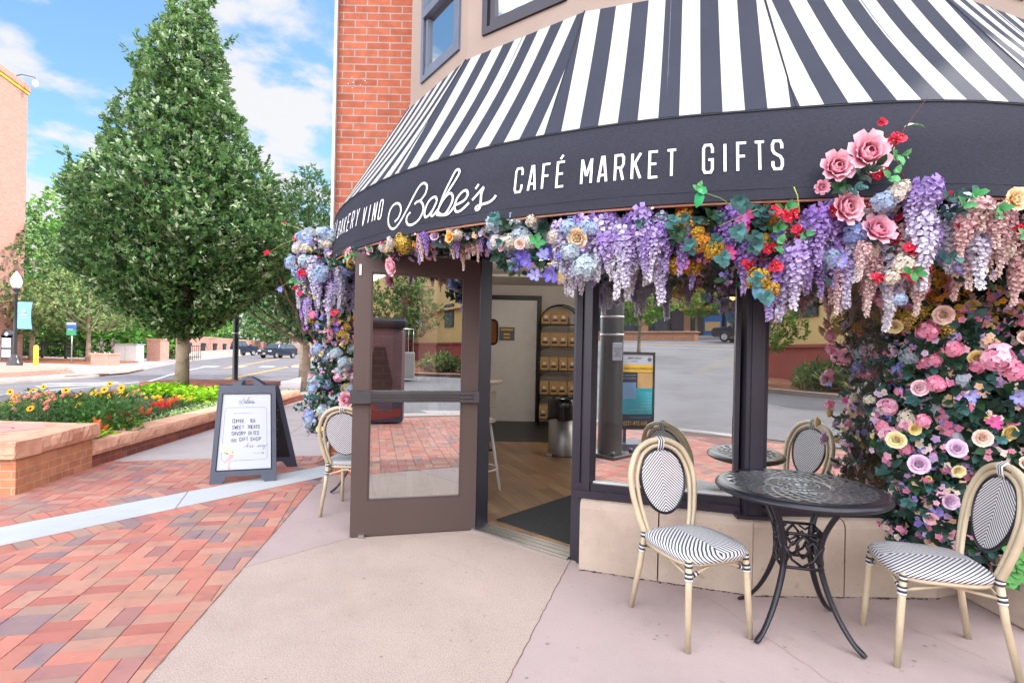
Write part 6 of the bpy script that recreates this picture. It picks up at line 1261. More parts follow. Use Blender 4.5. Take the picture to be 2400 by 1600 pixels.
for (x, y, Y, lab) in ((630, 690, 6.3, 'orange plumed celosia behind the corner block'), (970, 620, 7.9, 'orange plumed celosia between the red ones'), (1160, 580, 9.4, 'orange plumed celosia by the tree trunk')): plant('celosia', lab, 'flowering plant', *zc(x, y), Y, .2, .16, 120, (.06, .025), GR, c(150, 60, 40), (OP, 9, 1, (.7, 1.1)), 'red and orange celosia')
for (x, y, Y, lab) in ((1060, 560, 9.6, 'yellow marigold clump in front of the lime foliage'), (1250, 560, 9.9, 'yellow marigold clump at the foot of the tree')): plant('marigold', lab, 'flowering plant', *zc(x, y), Y, .22, .22, 200, (.05, .02), GR, None, (YB, 7, .9, (.8, 1.2)), 'yellow marigolds')
for (x, y, Y, n_, lab) in ((230, 560, 6.8, 22, 'tall salmon pink flowering plant behind the corner block'), (330, 600, 7.4, 12, 'loose salmon pink flowering plant among the daisies'), (900, 500, 8.6, 8, 'airy pink flowering plant behind the daisies')): plant('pink_flowering_plant', lab, 'flowering plant', *zc(x, y), Y, .50, .3, 360, (.05, .014), c(100, 130, 84), c(80, 108, 76), (PK, n_, .8, (.7, 1.1)), 'salmon pink flowering plants')
for i, (x, y, Y, lab) in enumerate(((520, 720, 6.15, 'lime green sweet potato vine right behind the corner block'), (740, 700, 7.0, 'lime green sweet potato vine beside the red celosia'), (1060, 540, 12.1, 'lime green sweet potato vine left of the tree trunk'), (1150, 520, 12.7, 'lime green sweet potato vine close to the back wall'), (1370, 540, 11.9, 'lime green sweet potato vine right of the tree trunk'), (1460, 540, 11.0, 'lime green sweet potato vine next to the sandwich board'), (60, 690, 6.1, 'lime green sweet potato vine at the left photo edge'))): plant('sweet_potato_vine', lab, 'foliage plant', *zc(x, y), Y, .18 if Y < 8 else .28, .34 if Y < 8 else .5, 300, (.10, .085), LIME, LIME2, None, 'lime green sweet potato vines')
mb = MB()
for _ in range(5200):
    t = random.random(); x = -4.98+(-5.78+4.98)*t-random.random()**1.5*.5; y = 5.95+7.4*t; leafgeo(mb, (x, y, .17+random.random()*.11), (random.uniform(-1, 1), random.uniform(-1, 1), random.uniform(0, .8)), (0, 0, 1), random.uniform(.03, .05), .026, [v*random.uniform(.7, 1.15) for v in c(170, 196, 130)[:3]], .1)
o = struct('ground_cover', mb, M['leaf_bed'], 'stuff')
mb = MB()
for _ in range(2600):
    x = random.uniform(-9.2, -5.4); y = random.uniform(6, 14); leafgeo(mb, (x, y, .17+random.random()*.07), (random.uniform(-1, 1), random.uniform(-1, 1), random.uniform(0, .8)), (0, 0, 1), random.uniform(.06, .1), .04, [v*random.uniform(.6, 1.15) for v in c(70, 110, 60)[:3]], .1)
struct('low_foliage', mb, M['leaf_bed'], 'stuff')

# ================================================================== trees
def leaves(name, P, D, Nn, L, Wd, C, parent, m_, lobed=False):
    """P positions, D directions, Nn normals (n,3); one folded leaf each, numpy"""
    n = len(P); D = D/np.linalg.norm(D, axis=1)[:, None]; Nn = Nn-D*(Nn*D).sum(1)[:, None]; Nn /= np.linalg.norm(Nn, axis=1)[:, None]+1e-9; Sd = np.cross(D, Nn); L = L[:, None]; w = (L*Wd)
    if lobed: K = [(0, 0, 0), (.28, .42, .02), (.36, .20, .03), (.62, .52, .02), (.72, .24, .01), (1, 0, -.08)]; 
    else: K = [(0, 0, 0), (.35, .5, .05), (.7, .38, .02), (1, 0, -.12)]
    rows = []
    for (a, b_, h) in K: rows.append(P+D*L*a+Sd*w*b_+Nn*L*h)
    for (a, b_, h) in K[1:-1]: rows.append(P+D*L*a-Sd*w*b_+Nn*L*h)
    k = len(rows); V = np.stack(rows, 1).reshape(-1, 3); m0 = len(K); 
    right = list(range(m0)); left = [0]+list(range(m0, k))+[m0-1]
    fa = right; fb = left[::-1]
    base = (np.arange(n)*k)[:, None]; F1 = base+np.array(fa); F2 = base+np.array(fb); F = np.stack([F1, F2], 1).reshape(-1, m0)
    me = bpy.data.meshes.new(name); me.vertices.add(len(V)); me.vertices.foreach_set('co', V.astype(np.float32).ravel()); me.loops.add(F.size); me.loops.foreach_set('vertex_index', F.astype(np.int32).ravel()); me.polygons.add(len(F)); me.polygons.foreach_set('loop_start', (np.arange(len(F))*m0).astype(np.int32)); me.update(calc_edges=True)
    ca = me.color_attributes.new('Col', 'FLOAT_COLOR', 'POINT'); cc4 = np.concatenate([np.repeat(C, k, axis=0), np.ones((n*k, 1))], 1); ca.data.foreach_set('color', cc4.astype(np.float32).ravel())
    return ob(name, me, m_, parent)
def unit(n): v = rng.normal(size=(n, 3)); return v/np.linalg.norm(v, axis=1)[:, None]
def crown(parent, prof, h0, h1, ntw, per, L, W_, cols, pale=.15, palec=None, lump=.22, inner=.35, m_=None, seed=0, lobed=False, xs=1.0):
    """crown between heights h0 and h1; prof = radius at fractions of the height; twigs of leaves with lumps and gaps"""
    r = np.random.default_rng(seed); fr = np.linspace(0, 1, len(prof)); 
    wts = np.array(prof)**1.3+.02; cdf = np.cumsum(np.interp(np.linspace(0, 1, 400), fr, wts)); cdf /= cdf[-1]
    t = np.interp(r.random(ntw), cdf, np.linspace(0, 1, 400)); az = r.random(ntw)*2*PI
    lobe = 1+lump*(np.sin(az*3+t*9+seed)+.7*np.sin(az*5-t*17+1.3*seed)+.6*np.sin(az*2+t*31))/1.6
    gap = np.sin(az*4+t*23+seed*2)+np.sin(az*7-t*37+seed)
    rad = np.interp(t, fr, prof)*lobe*(1-inner*r.random(ntw)**2.2)
    keep = (gap > -1.25) | (r.random(ntw) < .25); t, az, rad = t[keep], az[keep], rad[keep]; n = len(t)
    T = np.stack([rad*np.cos(az)*xs, rad*np.sin(az), h0+(h1-h0)*t+r.normal(size=n)*.06], 1); out = np.stack([np.cos(az), np.sin(az), .7+.5*r.random(n)], 1)
    P = np.repeat(T, per, 0)+r.normal(size=(n*per, 3))*L*.22; D = np.repeat(out, per, 0)*.55+r.normal(size=(n*per, 3))*.75; Nn = np.repeat(out*.6+np.array([0, 0, .9]), per, 0)+r.normal(size=(n*per, 3))*.5
    ci = r.integers(0, len(cols), n); base = np.array([cl[:3] for cl in cols])[ci]*(.5+.9*r.random((n, 1)))
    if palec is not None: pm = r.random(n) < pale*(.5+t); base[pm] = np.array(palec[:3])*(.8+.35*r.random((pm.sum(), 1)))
    Cc = np.repeat(base, per, 0)*(.85+.3*r.random((n*per, 1)))
    leaves('crown', P, D, Nn, L*(.7+.6*r.random(n*per)), W_, Cc, parent, m_ or M['leaf'], lobed); return T
def trunkm(parent, h, r0, r1, T, nl=14, lean=(0, 0), h_first=1.5, name='trunk', lr=.05):
    mb = MB(); pts = [(lean[0]*t+.02*math.sin(t*7), lean[1]*t, h*t) for t in np.linspace(0, 1, 10)]; mb.tube(pts, [r0*1.18]+[r0+(r1-r0)*t for t in np.linspace(0.1, 1, 9)], 14)
    for i in range(nl):
        tgt = T[random.randrange(len(T))]; zz = max(h_first, min(h*.95, tgt[2]-math.hypot(tgt[0], tgt[1])*.8)); t = zz/h; s_ = (lean[0]*t, lean[1]*t, zz); m_ = ((s_[0]+tgt[0])*.5, (s_[1]+tgt[1])*.5, (s_[2]*.6+tgt[2]*.4)+.05); rr = lr*(1-.6*t); mb.tube([s_, m_, tuple(float(q) for q in tgt)], [rr, rr*.6, rr*.15], 6, caps=False)
    part(name, mb, M['bark'], parent)
# the oak in the planter
oak = thing('oak_tree', 'large dense pyramidal oak tree growing in the flower bed at the left', 'tree', (-8.33, 13.25, .1))
OC = [c(52, 98, 46), c(38, 80, 40), c(68, 112, 54), c(28, 62, 34), c(92, 130, 70)]
prof = [.25, .95, 1.65, 2.1, 2.45, 2.66, 2.74, 2.7, 2.55, 2.3, 2.0, 1.76, 1.55, 1.36, 1.2, 1.1, 1.05, .95, .8, .6, .45, .16]
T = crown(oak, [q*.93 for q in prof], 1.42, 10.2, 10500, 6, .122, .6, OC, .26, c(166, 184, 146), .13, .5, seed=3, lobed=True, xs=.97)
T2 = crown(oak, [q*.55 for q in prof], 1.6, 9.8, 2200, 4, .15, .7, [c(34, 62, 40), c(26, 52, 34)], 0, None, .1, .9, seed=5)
pr3 = [q*.93 for q in prof]
Pt = []
for k in range(60):
    t_ = random.random()**1.1; a_ = random.random()*2*PI; rr = float(np.interp(t_, np.linspace(0, 1, len(pr3)), pr3)); Lr = random.uniform(.15, .42)
    for m_ in range(9): f_ = m_/8; Pt.append((rr*(1.0)*math.cos(a_)+math.cos(a_)*Lr*f_*.7, rr*math.sin(a_)+math.sin(a_)*Lr*f_*.7, 1.42+8.9*t_+Lr*f_*.9))
Pt = np.array(Pt); n_ = len(Pt); Pt = np.repeat(Pt, 4, 0)+rng.normal(size=(n_*4, 3))*.035; D_ = np.stack([Pt[:, 0]*.3, Pt[:, 1]*.3, np.full(n_*4, .7)], 1)+rng.normal(size=(n_*4, 3))*.6; Nn_ = rng.normal(size=(n_*4, 3))*.5+np.array([0, -.3, .8])
leaves('crown', Pt, D_, Nn_, rng.uniform(.1, .17, n_*4), .6, np.array([OC[q][:3] for q in rng.integers(0, 5, n_*4)])*rng.uniform(.8, 1.3, (n_*4, 1)), oak, M['leaf'], True)
trunkm(oak, 9.4, .155, .03, T, 60, (.1, 0), 1.55)
mb = MB(); 
for k in range(26): leafgeo(mb, (.1*math.cos(k*2.4)-.12, .1*math.sin(k*2.4)-.05, .6+.02*k), (random.uniform(-1, 0), -.4, random.uniform(0, 1)), (0, 0, 1), .07, .05, c(80, 130, 60), .1)
part('shoot', mb, M['leaf'], oak)
# tree beyond the sidewalk, behind the flower column
t2 = thing('street_tree', 'dark green street tree with leaning trunk standing beyond the oak, beside the flower column', 'tree', (-6.42, 16.4, .0))
prof2 = [.3, 1.0, 1.7, 2.1, 2.3, 2.35, 2.2, 2.0, 1.75, 1.3, .7, .2]
T = crown(t2, prof2, 1.75, 7.0, 3600, 6, .12, .42, [c(40, 74, 48), c(34, 64, 46), c(52, 90, 54), c(60, 100, 58)], .08, c(110, 140, 90), .34, .7, seed=8)
trunkm(t2, 5.6, .14, .03, T, 46, (-.1, .1), 1.45, lr=.075)
t3 = thing('street_tree', 'pale green street tree further along the pavement, top seen between the oak and the cafe', 'tree', (-9.6, 24, 0))
T = crown(t3, [.4, 1.4, 2.2, 2.4, 2.3, 1.8, 1.0, .3], 2.2, 8.3, 1900, 6, .15, .45, [c(60, 96, 56), c(78, 116, 66)], .08, c(140, 165, 110), .36, .7, seed=12); trunkm(t3, 6, .12, .03, T, 20, (0, 0), 2.0)
# far green trees across the street
LG = [c(110, 160, 70), c(96, 146, 66), c(130, 176, 84), c(84, 130, 60)]; MG = [c(90, 128, 74), c(74, 112, 66), c(106, 140, 84)]
far = [('small street tree with slim trunk in front of the left building, by the lamp', (-32.2, 35.2), 9.0, 4.0, 1.6, MG, .12, 2200), ('open-crowned tree with forked trunk beside the pedestal statues', (-28.1, 34.8), 6.6, 3.9, 2.0, [c(130, 150, 96), c(112, 138, 84), c(146, 160, 110)], .11, 1700), ('tall light green tree behind the iron fence, far left', (-41, 48), 16, 6.5, 1.0, LG, .2, 2600), ('tall light green tree behind the iron fence, middle', (-37, 54), 10.5, 5.5, .6, LG, .2, 2400), ('light green tree behind the utility box', (-43, 68), 10, 5.5, .8, LG, .2, 2200), ('yellow green tree left of the oak crown, far behind the fence', (-50, 60), 17, 8, 1.0, LG, .25, 2200), ('hazy green tree beyond the bridge', (-42, 96), 14, 8, 2, MG, .3, 1800), ('rounded green tree beyond the bridge on the right side of the road', (-20, 92), 15, 8, 2, MG, .3, 1800), ('dark tree far down the road behind the parked truck', (-55, 110), 13, 9, 1, MG, .35, 1600)]
for i, (lab, (x, y), h, r_, h0, cols, L, n) in enumerate(far):
    t = thing('background_tree', lab, 'tree', (x, y, .05), 0, 'trees across the street'); pf_ = [.35*r_, .75*r_, r_, r_, .9*r_, .8*r_, .6*r_, .4*r_, .12*r_]
    T = crown(t, pf_, h0, h, n, 6, L*1.5, .6, cols, .1, c(170, 190, 120), .28, .6, m_=M['leaf_far'], seed=20+i); trunkm(t, h*.75, .16, .04, T, 14, (0, 0), max(h0, 1.2), lr=.07)
mb = MB()
for _ in range(9000):
    x = random.uniform(-78, -31); y = 44+random.uniform(0, 8)+(x+27)*-.1; leafgeo(mb, (x, y, random.random()**1.2*3.4), (random.uniform(-1, 1), random.uniform(-1, 1), random.uniform(-.3, 1)), (0, -.5, 1), random.uniform(.4, .7), .36, [v*random.uniform(.6, 1.2) for v in random.choice(LG)[:3]], .1)
struct('undergrowth', mb, M['leaf_far'], 'stuff')

# ================================================================== across the street
lb_ = thing('brick_building', 'tall tan brick building with thin yellow roof band, at the left edge', 'building')
mb = MB(); mb.prism([(-30.2, 26), (-32.5, 34.85), (-52, 36), (-50, 26)], 0, 17.7); part('wall', mb, M['brick_far'], lb_)
mb = MB(); mb.prism([(-30.15, 25.95), (-32.45, 34.9), (-52, 36.1), (-50, 25.9)], 17.70, 17.90); part('roof_band', mb, M['yellow'], lb_)
mb = MB(); mb.prism([(-30.1, 25.9), (-32.4, 34.95), (-52, 36.2), (-50, 25.8)], 17.9, 18.3); part('parapet', mb, M['brick_far'], lb_)
mb = MB(); d_ = Vector((-2.3, 8.85)).normalized()
for z in (4.15, 3.2): mb.prism([(-30.2+.02, 26), (-32.5+.02, 34.85), (-32.5-.01, 34.85), (-30.2-.01, 26)], z, z+.05)
part('score_line', mb, M['sandstone_red'], lb_)
cmr = thing('security_camera', 'domed security camera on a curved arm at the roof corner of the tall brick building', 'security camera', (-32.4, 34.6, 18.3))
mb = MB(); mb.tube([(-.9, 0, .0), (-.8, 0, .5), (-.3, 0, .62), (.55, 0, .45), (.62, 0, .3)], .035, 6); part('arm', mb, M['steel_dark'], cmr); mb = MB(); mb.lathe([(.0, .32), (.12, .28), (.16, .1), (.16, .0), (.12, -.12), (0, -.2)], 14, (.62, 0, -.05)); part('dome', mb, M['lamp_glass'], cmr)
# notice case on the building wall
def onb(t, dx=.05): return (-31.0-2.3*t+dx, 26+8.85*t)
nb = thing('notice_case', 'arched black notice case with white sheets on the tall brick building, left of the lamp', 'notice board', at(18, 812, 27.2))
mb = MB(); mb.box((0, 0, -.05), (.60, .12, 1.25)); mb.lathe([(0, -.06), (.3, -.06), (.3, .06), (0, .06)], 24); mb.v = mb.v[:8]+[(p[0], p[2], p[1]+.60) for p in mb.v[8:]]; part('case', mb, M['black_satin'], nb)
mb = MB(); mb.box((0, -.075, .2), (.46, .02, .5)); mb.box((0, -.075, -.35), (.46, .02, .4)); part('notice', mb, M['board_white'], nb); mb = MB(); mb.lathe([(0, -.01), (.1, -.01), (.1, .01), (0, .01)], 16); mb.v = [(p[0], p[2]-.08, p[1]+.64) for p in mb.v]; part('badge', mb, M['board_white'], nb)
# street lamp
la = thing('street_lamp', 'black street lamp with frosted globe and light blue banner by the tall brick building', 'street lamp', (-23.2, 24.5, .25))
mb = MB(); mb.lathe([(.30, 0), (.30, .10), (.24, .14), (.22, .30), (.13, .42), (.10, .5)], 12); part('base', mb, M['black_satin'], la)
mb = MB(); mb.lathe([(.085, .5), (.07, 2.0), (.06, 3.25), (.10, 3.28), (.10, 3.34), (.07, 3.4), (.15, 3.52), (.16, 3.6), (0, 3.6)], 12); part('pole', mb, M['black_satin'], la)
mb = MB(); mb.lathe([(.13, 3.6), (.21, 3.78), (.22, 3.92), (.15, 4.15), (.10, 4.22), (.03, 4.36), (0, 4.4)], 16); part('globe', mb, M['lamp_glass'], la); mb = MB(); mb.lathe([(.03, 4.38), (.02, 4.5), (0, 4.55)], 8); part('finial', mb, M['black_satin'], la)
mb = MB(); zs_ = np.linspace(2.95, 1.7, 9); vs = []; 
for i, z in enumerate(zs_): vs += [(.09, -.01, z), (.42, -.03, z), (.78-.08*math.sin(PI*i/8), -.0, z)]
mb.add(vs, [(3*i+j, 3*i+3+j, 3*i+4+j, 3*i+1+j) for i in range(8) for j in range(2)], smooth=True); mb.add([(x, y+.012, z) for x, y, z in vs], [(3*i+j, 3*i+1+j, 3*i+4+j, 3*i+3+j) for i in range(8) for j in range(2)]); bn = part('banner', mb, M['teal'], la)
mb = MB(); mb.tube([(.05, 0, 2.97), (.8, 0, 2.97)], .012, 5); mb.tube([(.05, 0, 1.68), (.8, 0, 1.68)], .012, 5); ob('banner_rod', mb.mesh('banner_rod'), M['black_satin'], bn)
mb = MB(); mb.box((.42, -.05, 2.35), (.30, .01, .05)); mb.box((.42, -.05, 2.22), (.36, .01, .03)); mb.lathe([(0, -.005), (.09, -.005), (.09, .005), (0, .005)], 12, (.42, -.05, 2.5)); mb.v = mb.v[:16]+[(p[0], -.05+p[2]-2.5, 2.5+(p[1]+.05)) for p in mb.v[16:]]; ob('banner_print', mb.mesh('banner_print'), M['board_white'], bn)
sb2 = thing('brick_step', 'low curved brick plinth under the street lamp', 'plinth')
mb = MB()
for k in range(3): mb.lathe([(0, .075*k), (6.2-k*.12, .075*k), (6.2-k*.12, .075*(k+1)), (0, .075*(k+1))], 40, (-24.2, 20.5, .02+.0))
mb.v = [((x+24.2)*1.05-23.2, (y-20.5)*.9+24.0, z) for x, y, z in mb.v]; mb.v = [(min(x, -17.6), y, z) for x, y, z in mb.v]
mb = MB()
for k in range(3): e_ = .12*k; mb.prism([(-18.1-e_, 17+e_), (-17.75-e_, 19.2-e_*.2), (-18.4-e_, 22.2-e_), (-21.0, 25.0-e_), (-28, 26-e_), (-30.8, 25.9-e_), (-30.8, 12), (-18.4-e_, 12)], .02+.075*k, .02+.075*(k+1)-.001*k)
part('brick_tiers', mb, M['brick_far'], sb2); sb2['label'] = 'low stepped brick plinth under the street lamp and building'
bo = thing('bollard', 'yellow steel bollard on the far pavement right of the street lamp', 'bollard', (-22.8, 25.15, .25 if False else .07)); mb = MB(); mb.lathe([(.10, 0), (.10, 1.05), (.06, 1.12), (0, 1.14)], 14); part('post', mb, M['yellow'], bo)
sg = thing('street_sign', 'blue, white and green sign on a slim post in front of the iron fence', 'sign', (-26.0, 31, .07)); mb = MB(); mb.tube([(0, 0, 0), (0, 0, 2.5)], .035, 6); part('post', mb, M['metal'], sg)
mb = MB(); mb.box((0, -.05, 2.08), (.56, .03, .78)); part('panel', mb, M['blue_sign'], sg); mb = MB(); mb.box((0, -.07, 1.87), (.54, .02, .32)); part('green_field', mb, M['green_sign'], sg); mb = MB(); mb.box((0, -.07, 2.38), (.54, .02, .12)); mb.box((-.05, -.072, 2.05), (.3, .02, .03)); part('white_field', mb, M['board_white'], sg)
fe = thing('iron_fence', 'black iron fence with posts running along the far pavement', 'fence')
F0, F1 = Vector((-39.5, 40.2)), Vector((-26.9, 37.9)); mb = MB(); fd_ = (F1-F0); FL = fd_.length; fd_.normalize(); fa_ = math.atan2(fd_.y, fd_.x)
def fpos_(s, z): return (F0.x+fd_.x*s, F0.y+fd_.y*s, z)
for z in (.28, 1.18, 1.3): mb.box(fpos_(FL/2, z), (FL, .05, .05), fa_)
s = 0
while s < FL: mb.box(fpos_(s, .72), (.035, .03, 1.0), fa_); s += .42
part('rails', mb, M['black_satin'], fe)
for k in range(7): mb = MB(); mb.box(fpos_(k*FL/6, .75), (.14, .14, 1.5), fa_, None, .02); part('post', mb, M['black_satin'], fe)
mu = MB(); mu.prism([(-31.5, 32.3), (-24.2, 30.6), (-24.9, 35), (-27.2, 38.2), (-40, 40.6), (-34, 35.5)], .07, .13); struct('mulch_bed', mu, M['mulch'])
bx_ = thing('utility_cabinet', 'pale grey utility cabinet in front of the iron fence', 'cabinet', (-27.0, 37.0, .07)); mb = MB(); mb.box((0, 0, .6), (1.6, .8, 1.2), 0, None, .02); mb.box((0, 0, 1.23), (1.7, .9, .06)); part('body', mb, M['boxgrey'], bx_)
mb = MB(); mb.box((-.4, -.405, .6), (.72, .01, 1.05)); mb.box((.4, -.405, .6), (.72, .01, 1.05)); part('door', mb, M['trim'], bx_)
pe = thing('brick_pedestal', 'square brick pedestal under two small bronze figures', 'pedestal', (-23.3, 30.1, .07)); mb = MB(); mb.box((0, 0, .32), (.98, .9, .64)); part('body', mb, M['brick_far'], pe); mb = MB(); mb.box((0, 0, .67), (1.06, .98, .06)); part('cap', mb, M['sandstone'], pe)
def figure(loc, lab, rz, arm):
    t = thing('bronze_statue', lab, 'statue', loc, rz, 'bronze figures on the brick pedestal'); mb = MB()
    for s_ in (-1, 1): mb.tube([(s_*.06, 0, 0), (s_*.055, .02, .18), (s_*.04, 0, .38)], [.035, .045, .055], 8)
    mb.tube([(0, 0, .36), (0, 0, .45), (0, .01, .58), (0, .0, .66), (0, 0, .70)], [.08, .085, .10, .07, .035], 10); mb.lathe([(0, .84), (.04, .82), (.055, .77), (.045, .72), (0, .69)], 12)
    mb.tube([(-.1, 0, .63), (-.15, -.04, .5), (-.08, -.1, .42)], [.035, .03, .022], 7); mb.tube([(.1, 0, .63), (.16, -.03, .66 if arm else .5), (.18, -.12, .8 if arm else .40)], [.035, .03, .022], 7); part('body', mb, M['bronze'], t)
    mb = MB(); mb.lathe([(.10, .80), (.05, .82), (.045, .87), (0, .88)], 12); part('hat', mb, M['bronze'], t)
figure((-23.55, 30.1, .77), 'left bronze figure on the brick pedestal, arm lowered', .4, False); figure((-22.95, 30.15, .77), 'right bronze figure on the brick pedestal, arm raised', -.5, True)
br = thing('bike_rack', 'low pale metal bike rack near the forked tree', 'bike rack', (-25.6, 32.0, .07)); mb = MB()
for k in range(4): mb.tube([(k*.3, 0, 0), (k*.3, 0, .7), (k*.3+.1, 0, .78), (k*.3+.2, 0, .7), (k*.3+.2, 0, 0)], .02, 6)
part('loops', mb, M['metal'], br)
pr = thing('brick_pillar', 'square brick pillar at the end of the iron fence', 'pillar', (-26.7, 39.6, .07)); mb = MB(); mb.box((0, 0, .8), (1.0, 1.0, 1.6)); part('body', mb, M['brick_far'], pr); mb = MB(); mb.box((0, 0, 1.64), (1.12, 1.12, .09)); part('cap', mb, M['sandstone'], pr)
gt = thing('iron_gate', 'black iron railing between the brick pillar and the bridge wall', 'railing'); mb = MB()
for z in (.35, 1.25): mb.tube([(-26.1, 41, z), (-26.2, 44, z)], .03, 5)
for k in range(12): mb.tube([(-26.1, 41+.27*k, .1), (-26.1, 41+.27*k, 1.3)], .018, 5)
part('railing', mb, M['black_satin'], gt)
bw = thing('bridge_wall', 'brick bridge parapet with stone ledge running along the far side of the road', 'wall')
def wl(mb, P, h0, h1, th):
    for i in range(len(P)-1):
        a, b_ = P[i], P[i+1]; d = Vector((b_[0]-a[0], b_[1]-a[1])).normalized(); n_ = (-d.y*th, d.x*th); vs = [(a[0], a[1], h0[i]), (b_[0], b_[1], h0[i+1]), (b_[0]+n_[0], b_[1]+n_[1], h0[i+1]), (a[0]+n_[0], a[1]+n_[1], h0[i]), (a[0], a[1], h1[i]), (b_[0], b_[1], h1[i+1]), (b_[0]+n_[0], b_[1]+n_[1], h1[i+1]), (a[0]+n_[0], a[1]+n_[1], h1[i])]; mb.add(vs, [(0, 3, 2, 1), (4, 5, 6, 7), (0, 1, 5, 4), (1, 2, 6, 5), (2, 3, 7, 6), (3, 0, 4, 7)])
BP = [(-26.6, 43.8), (-27.6, 46.2), (-43.7, 91), (-75, 180)]
mb = MB(); wl(mb, BP, [0, 0, 0, 0], [.35, .75, .95, 1], .5); part('stone_ledge', mb, M['kerb'], bw)
mb = MB(); BQ = [(p[0]-1.2, p[1]+.3) for p in BP]; wl(mb, BQ, [0]*4, [1.9, 2.0, 2.1, 2.1], .4); part('parapet', mb, M['brick_far'], bw)
mb = MB(); wl(mb, [(p[0]+.05, p[1]-.02) for p in BQ], [1.92, 2.02, 2.12, 2.12], [2.05, 2.15, 2.25, 2.25], .5); part('coping', mb, M['sandstone'], bw)
for k in range(8): t_ = k/8; x, y = BQ[1][0]+(BQ[2][0]-BQ[1][0])*t_, BQ[1][1]+(BQ[2][1]-BQ[1][1])*t_; mb = MB(); mb.box((x+.1, y, .9), (.35, .5, .8), 0, None, .08); mb.box((x+.1, y, 1.4), (.22, .9, .3), 0, None, .05); part('wall_lantern', mb, M['black_satin'], bw)
nh = thing('far_house', 'distant pale house with brown roof behind the bridge', 'house', (-52, 150, 0)); mb = MB(); mb.box((0, 0, 4), (22, 12, 8)); part('wall', mb, M['stucco'], nh); mb = MB(); mb.add([(-12, -7, 8), (12, -7, 8), (12, 7, 8), (-12, 7, 8), (-12, 0, 12), (12, 0, 12)], [(0, 1, 5, 4), (2, 3, 4, 5), (0, 4, 3), (1, 2, 5), (0, 3, 2, 1)]); part('roof', mb, M['bark'], nh)
for k in range(5): mb = MB(); mb.box((-9+4.5*k, -6.03, 4.6), (1.6, .1, 1.8)); part('window', mb, M['store_dark'], nh)
# black post next to the sandwich board
bp2 = thing('signal_post', 'slim black metal post rising behind the planter into the oak crown', 'post', at(551, 885, 16.6)[:2]+(0,))
mb = MB(); mb.lathe([(.12, 0), (.12, .3), (.085, .36), (.08, 3.6), (0, 3.62)], 14); part('pole', mb, M['black_satin'], bp2)
mb = MB(); mb.lathe([(.09, 2.5), (.095, 2.5), (.095, 2.56), (.09, 2.56)], 14); mb.lathe([(.09, 1.75), (.095, 1.75), (.095, 1.79), (.09, 1.79)], 14); part('band', mb, M['metal'], bp2)
dr_ = thing('storm_drain', 'rusty storm drain inlets in the far kerb', 'drain'); mb = MB(); mb.box((-16.85, 20.35, .055), (.3, .9, .07), .15); mb.box((-16.1, 21.9, .055), (.3, .9, .07), .35) if False else mb.box((-17.0, 21.7, .055), (.3, .9, .07), .3); part('inlet', mb, simple('rust', lin(92, 60, 48), .9, 0, .3, 12), dr_)
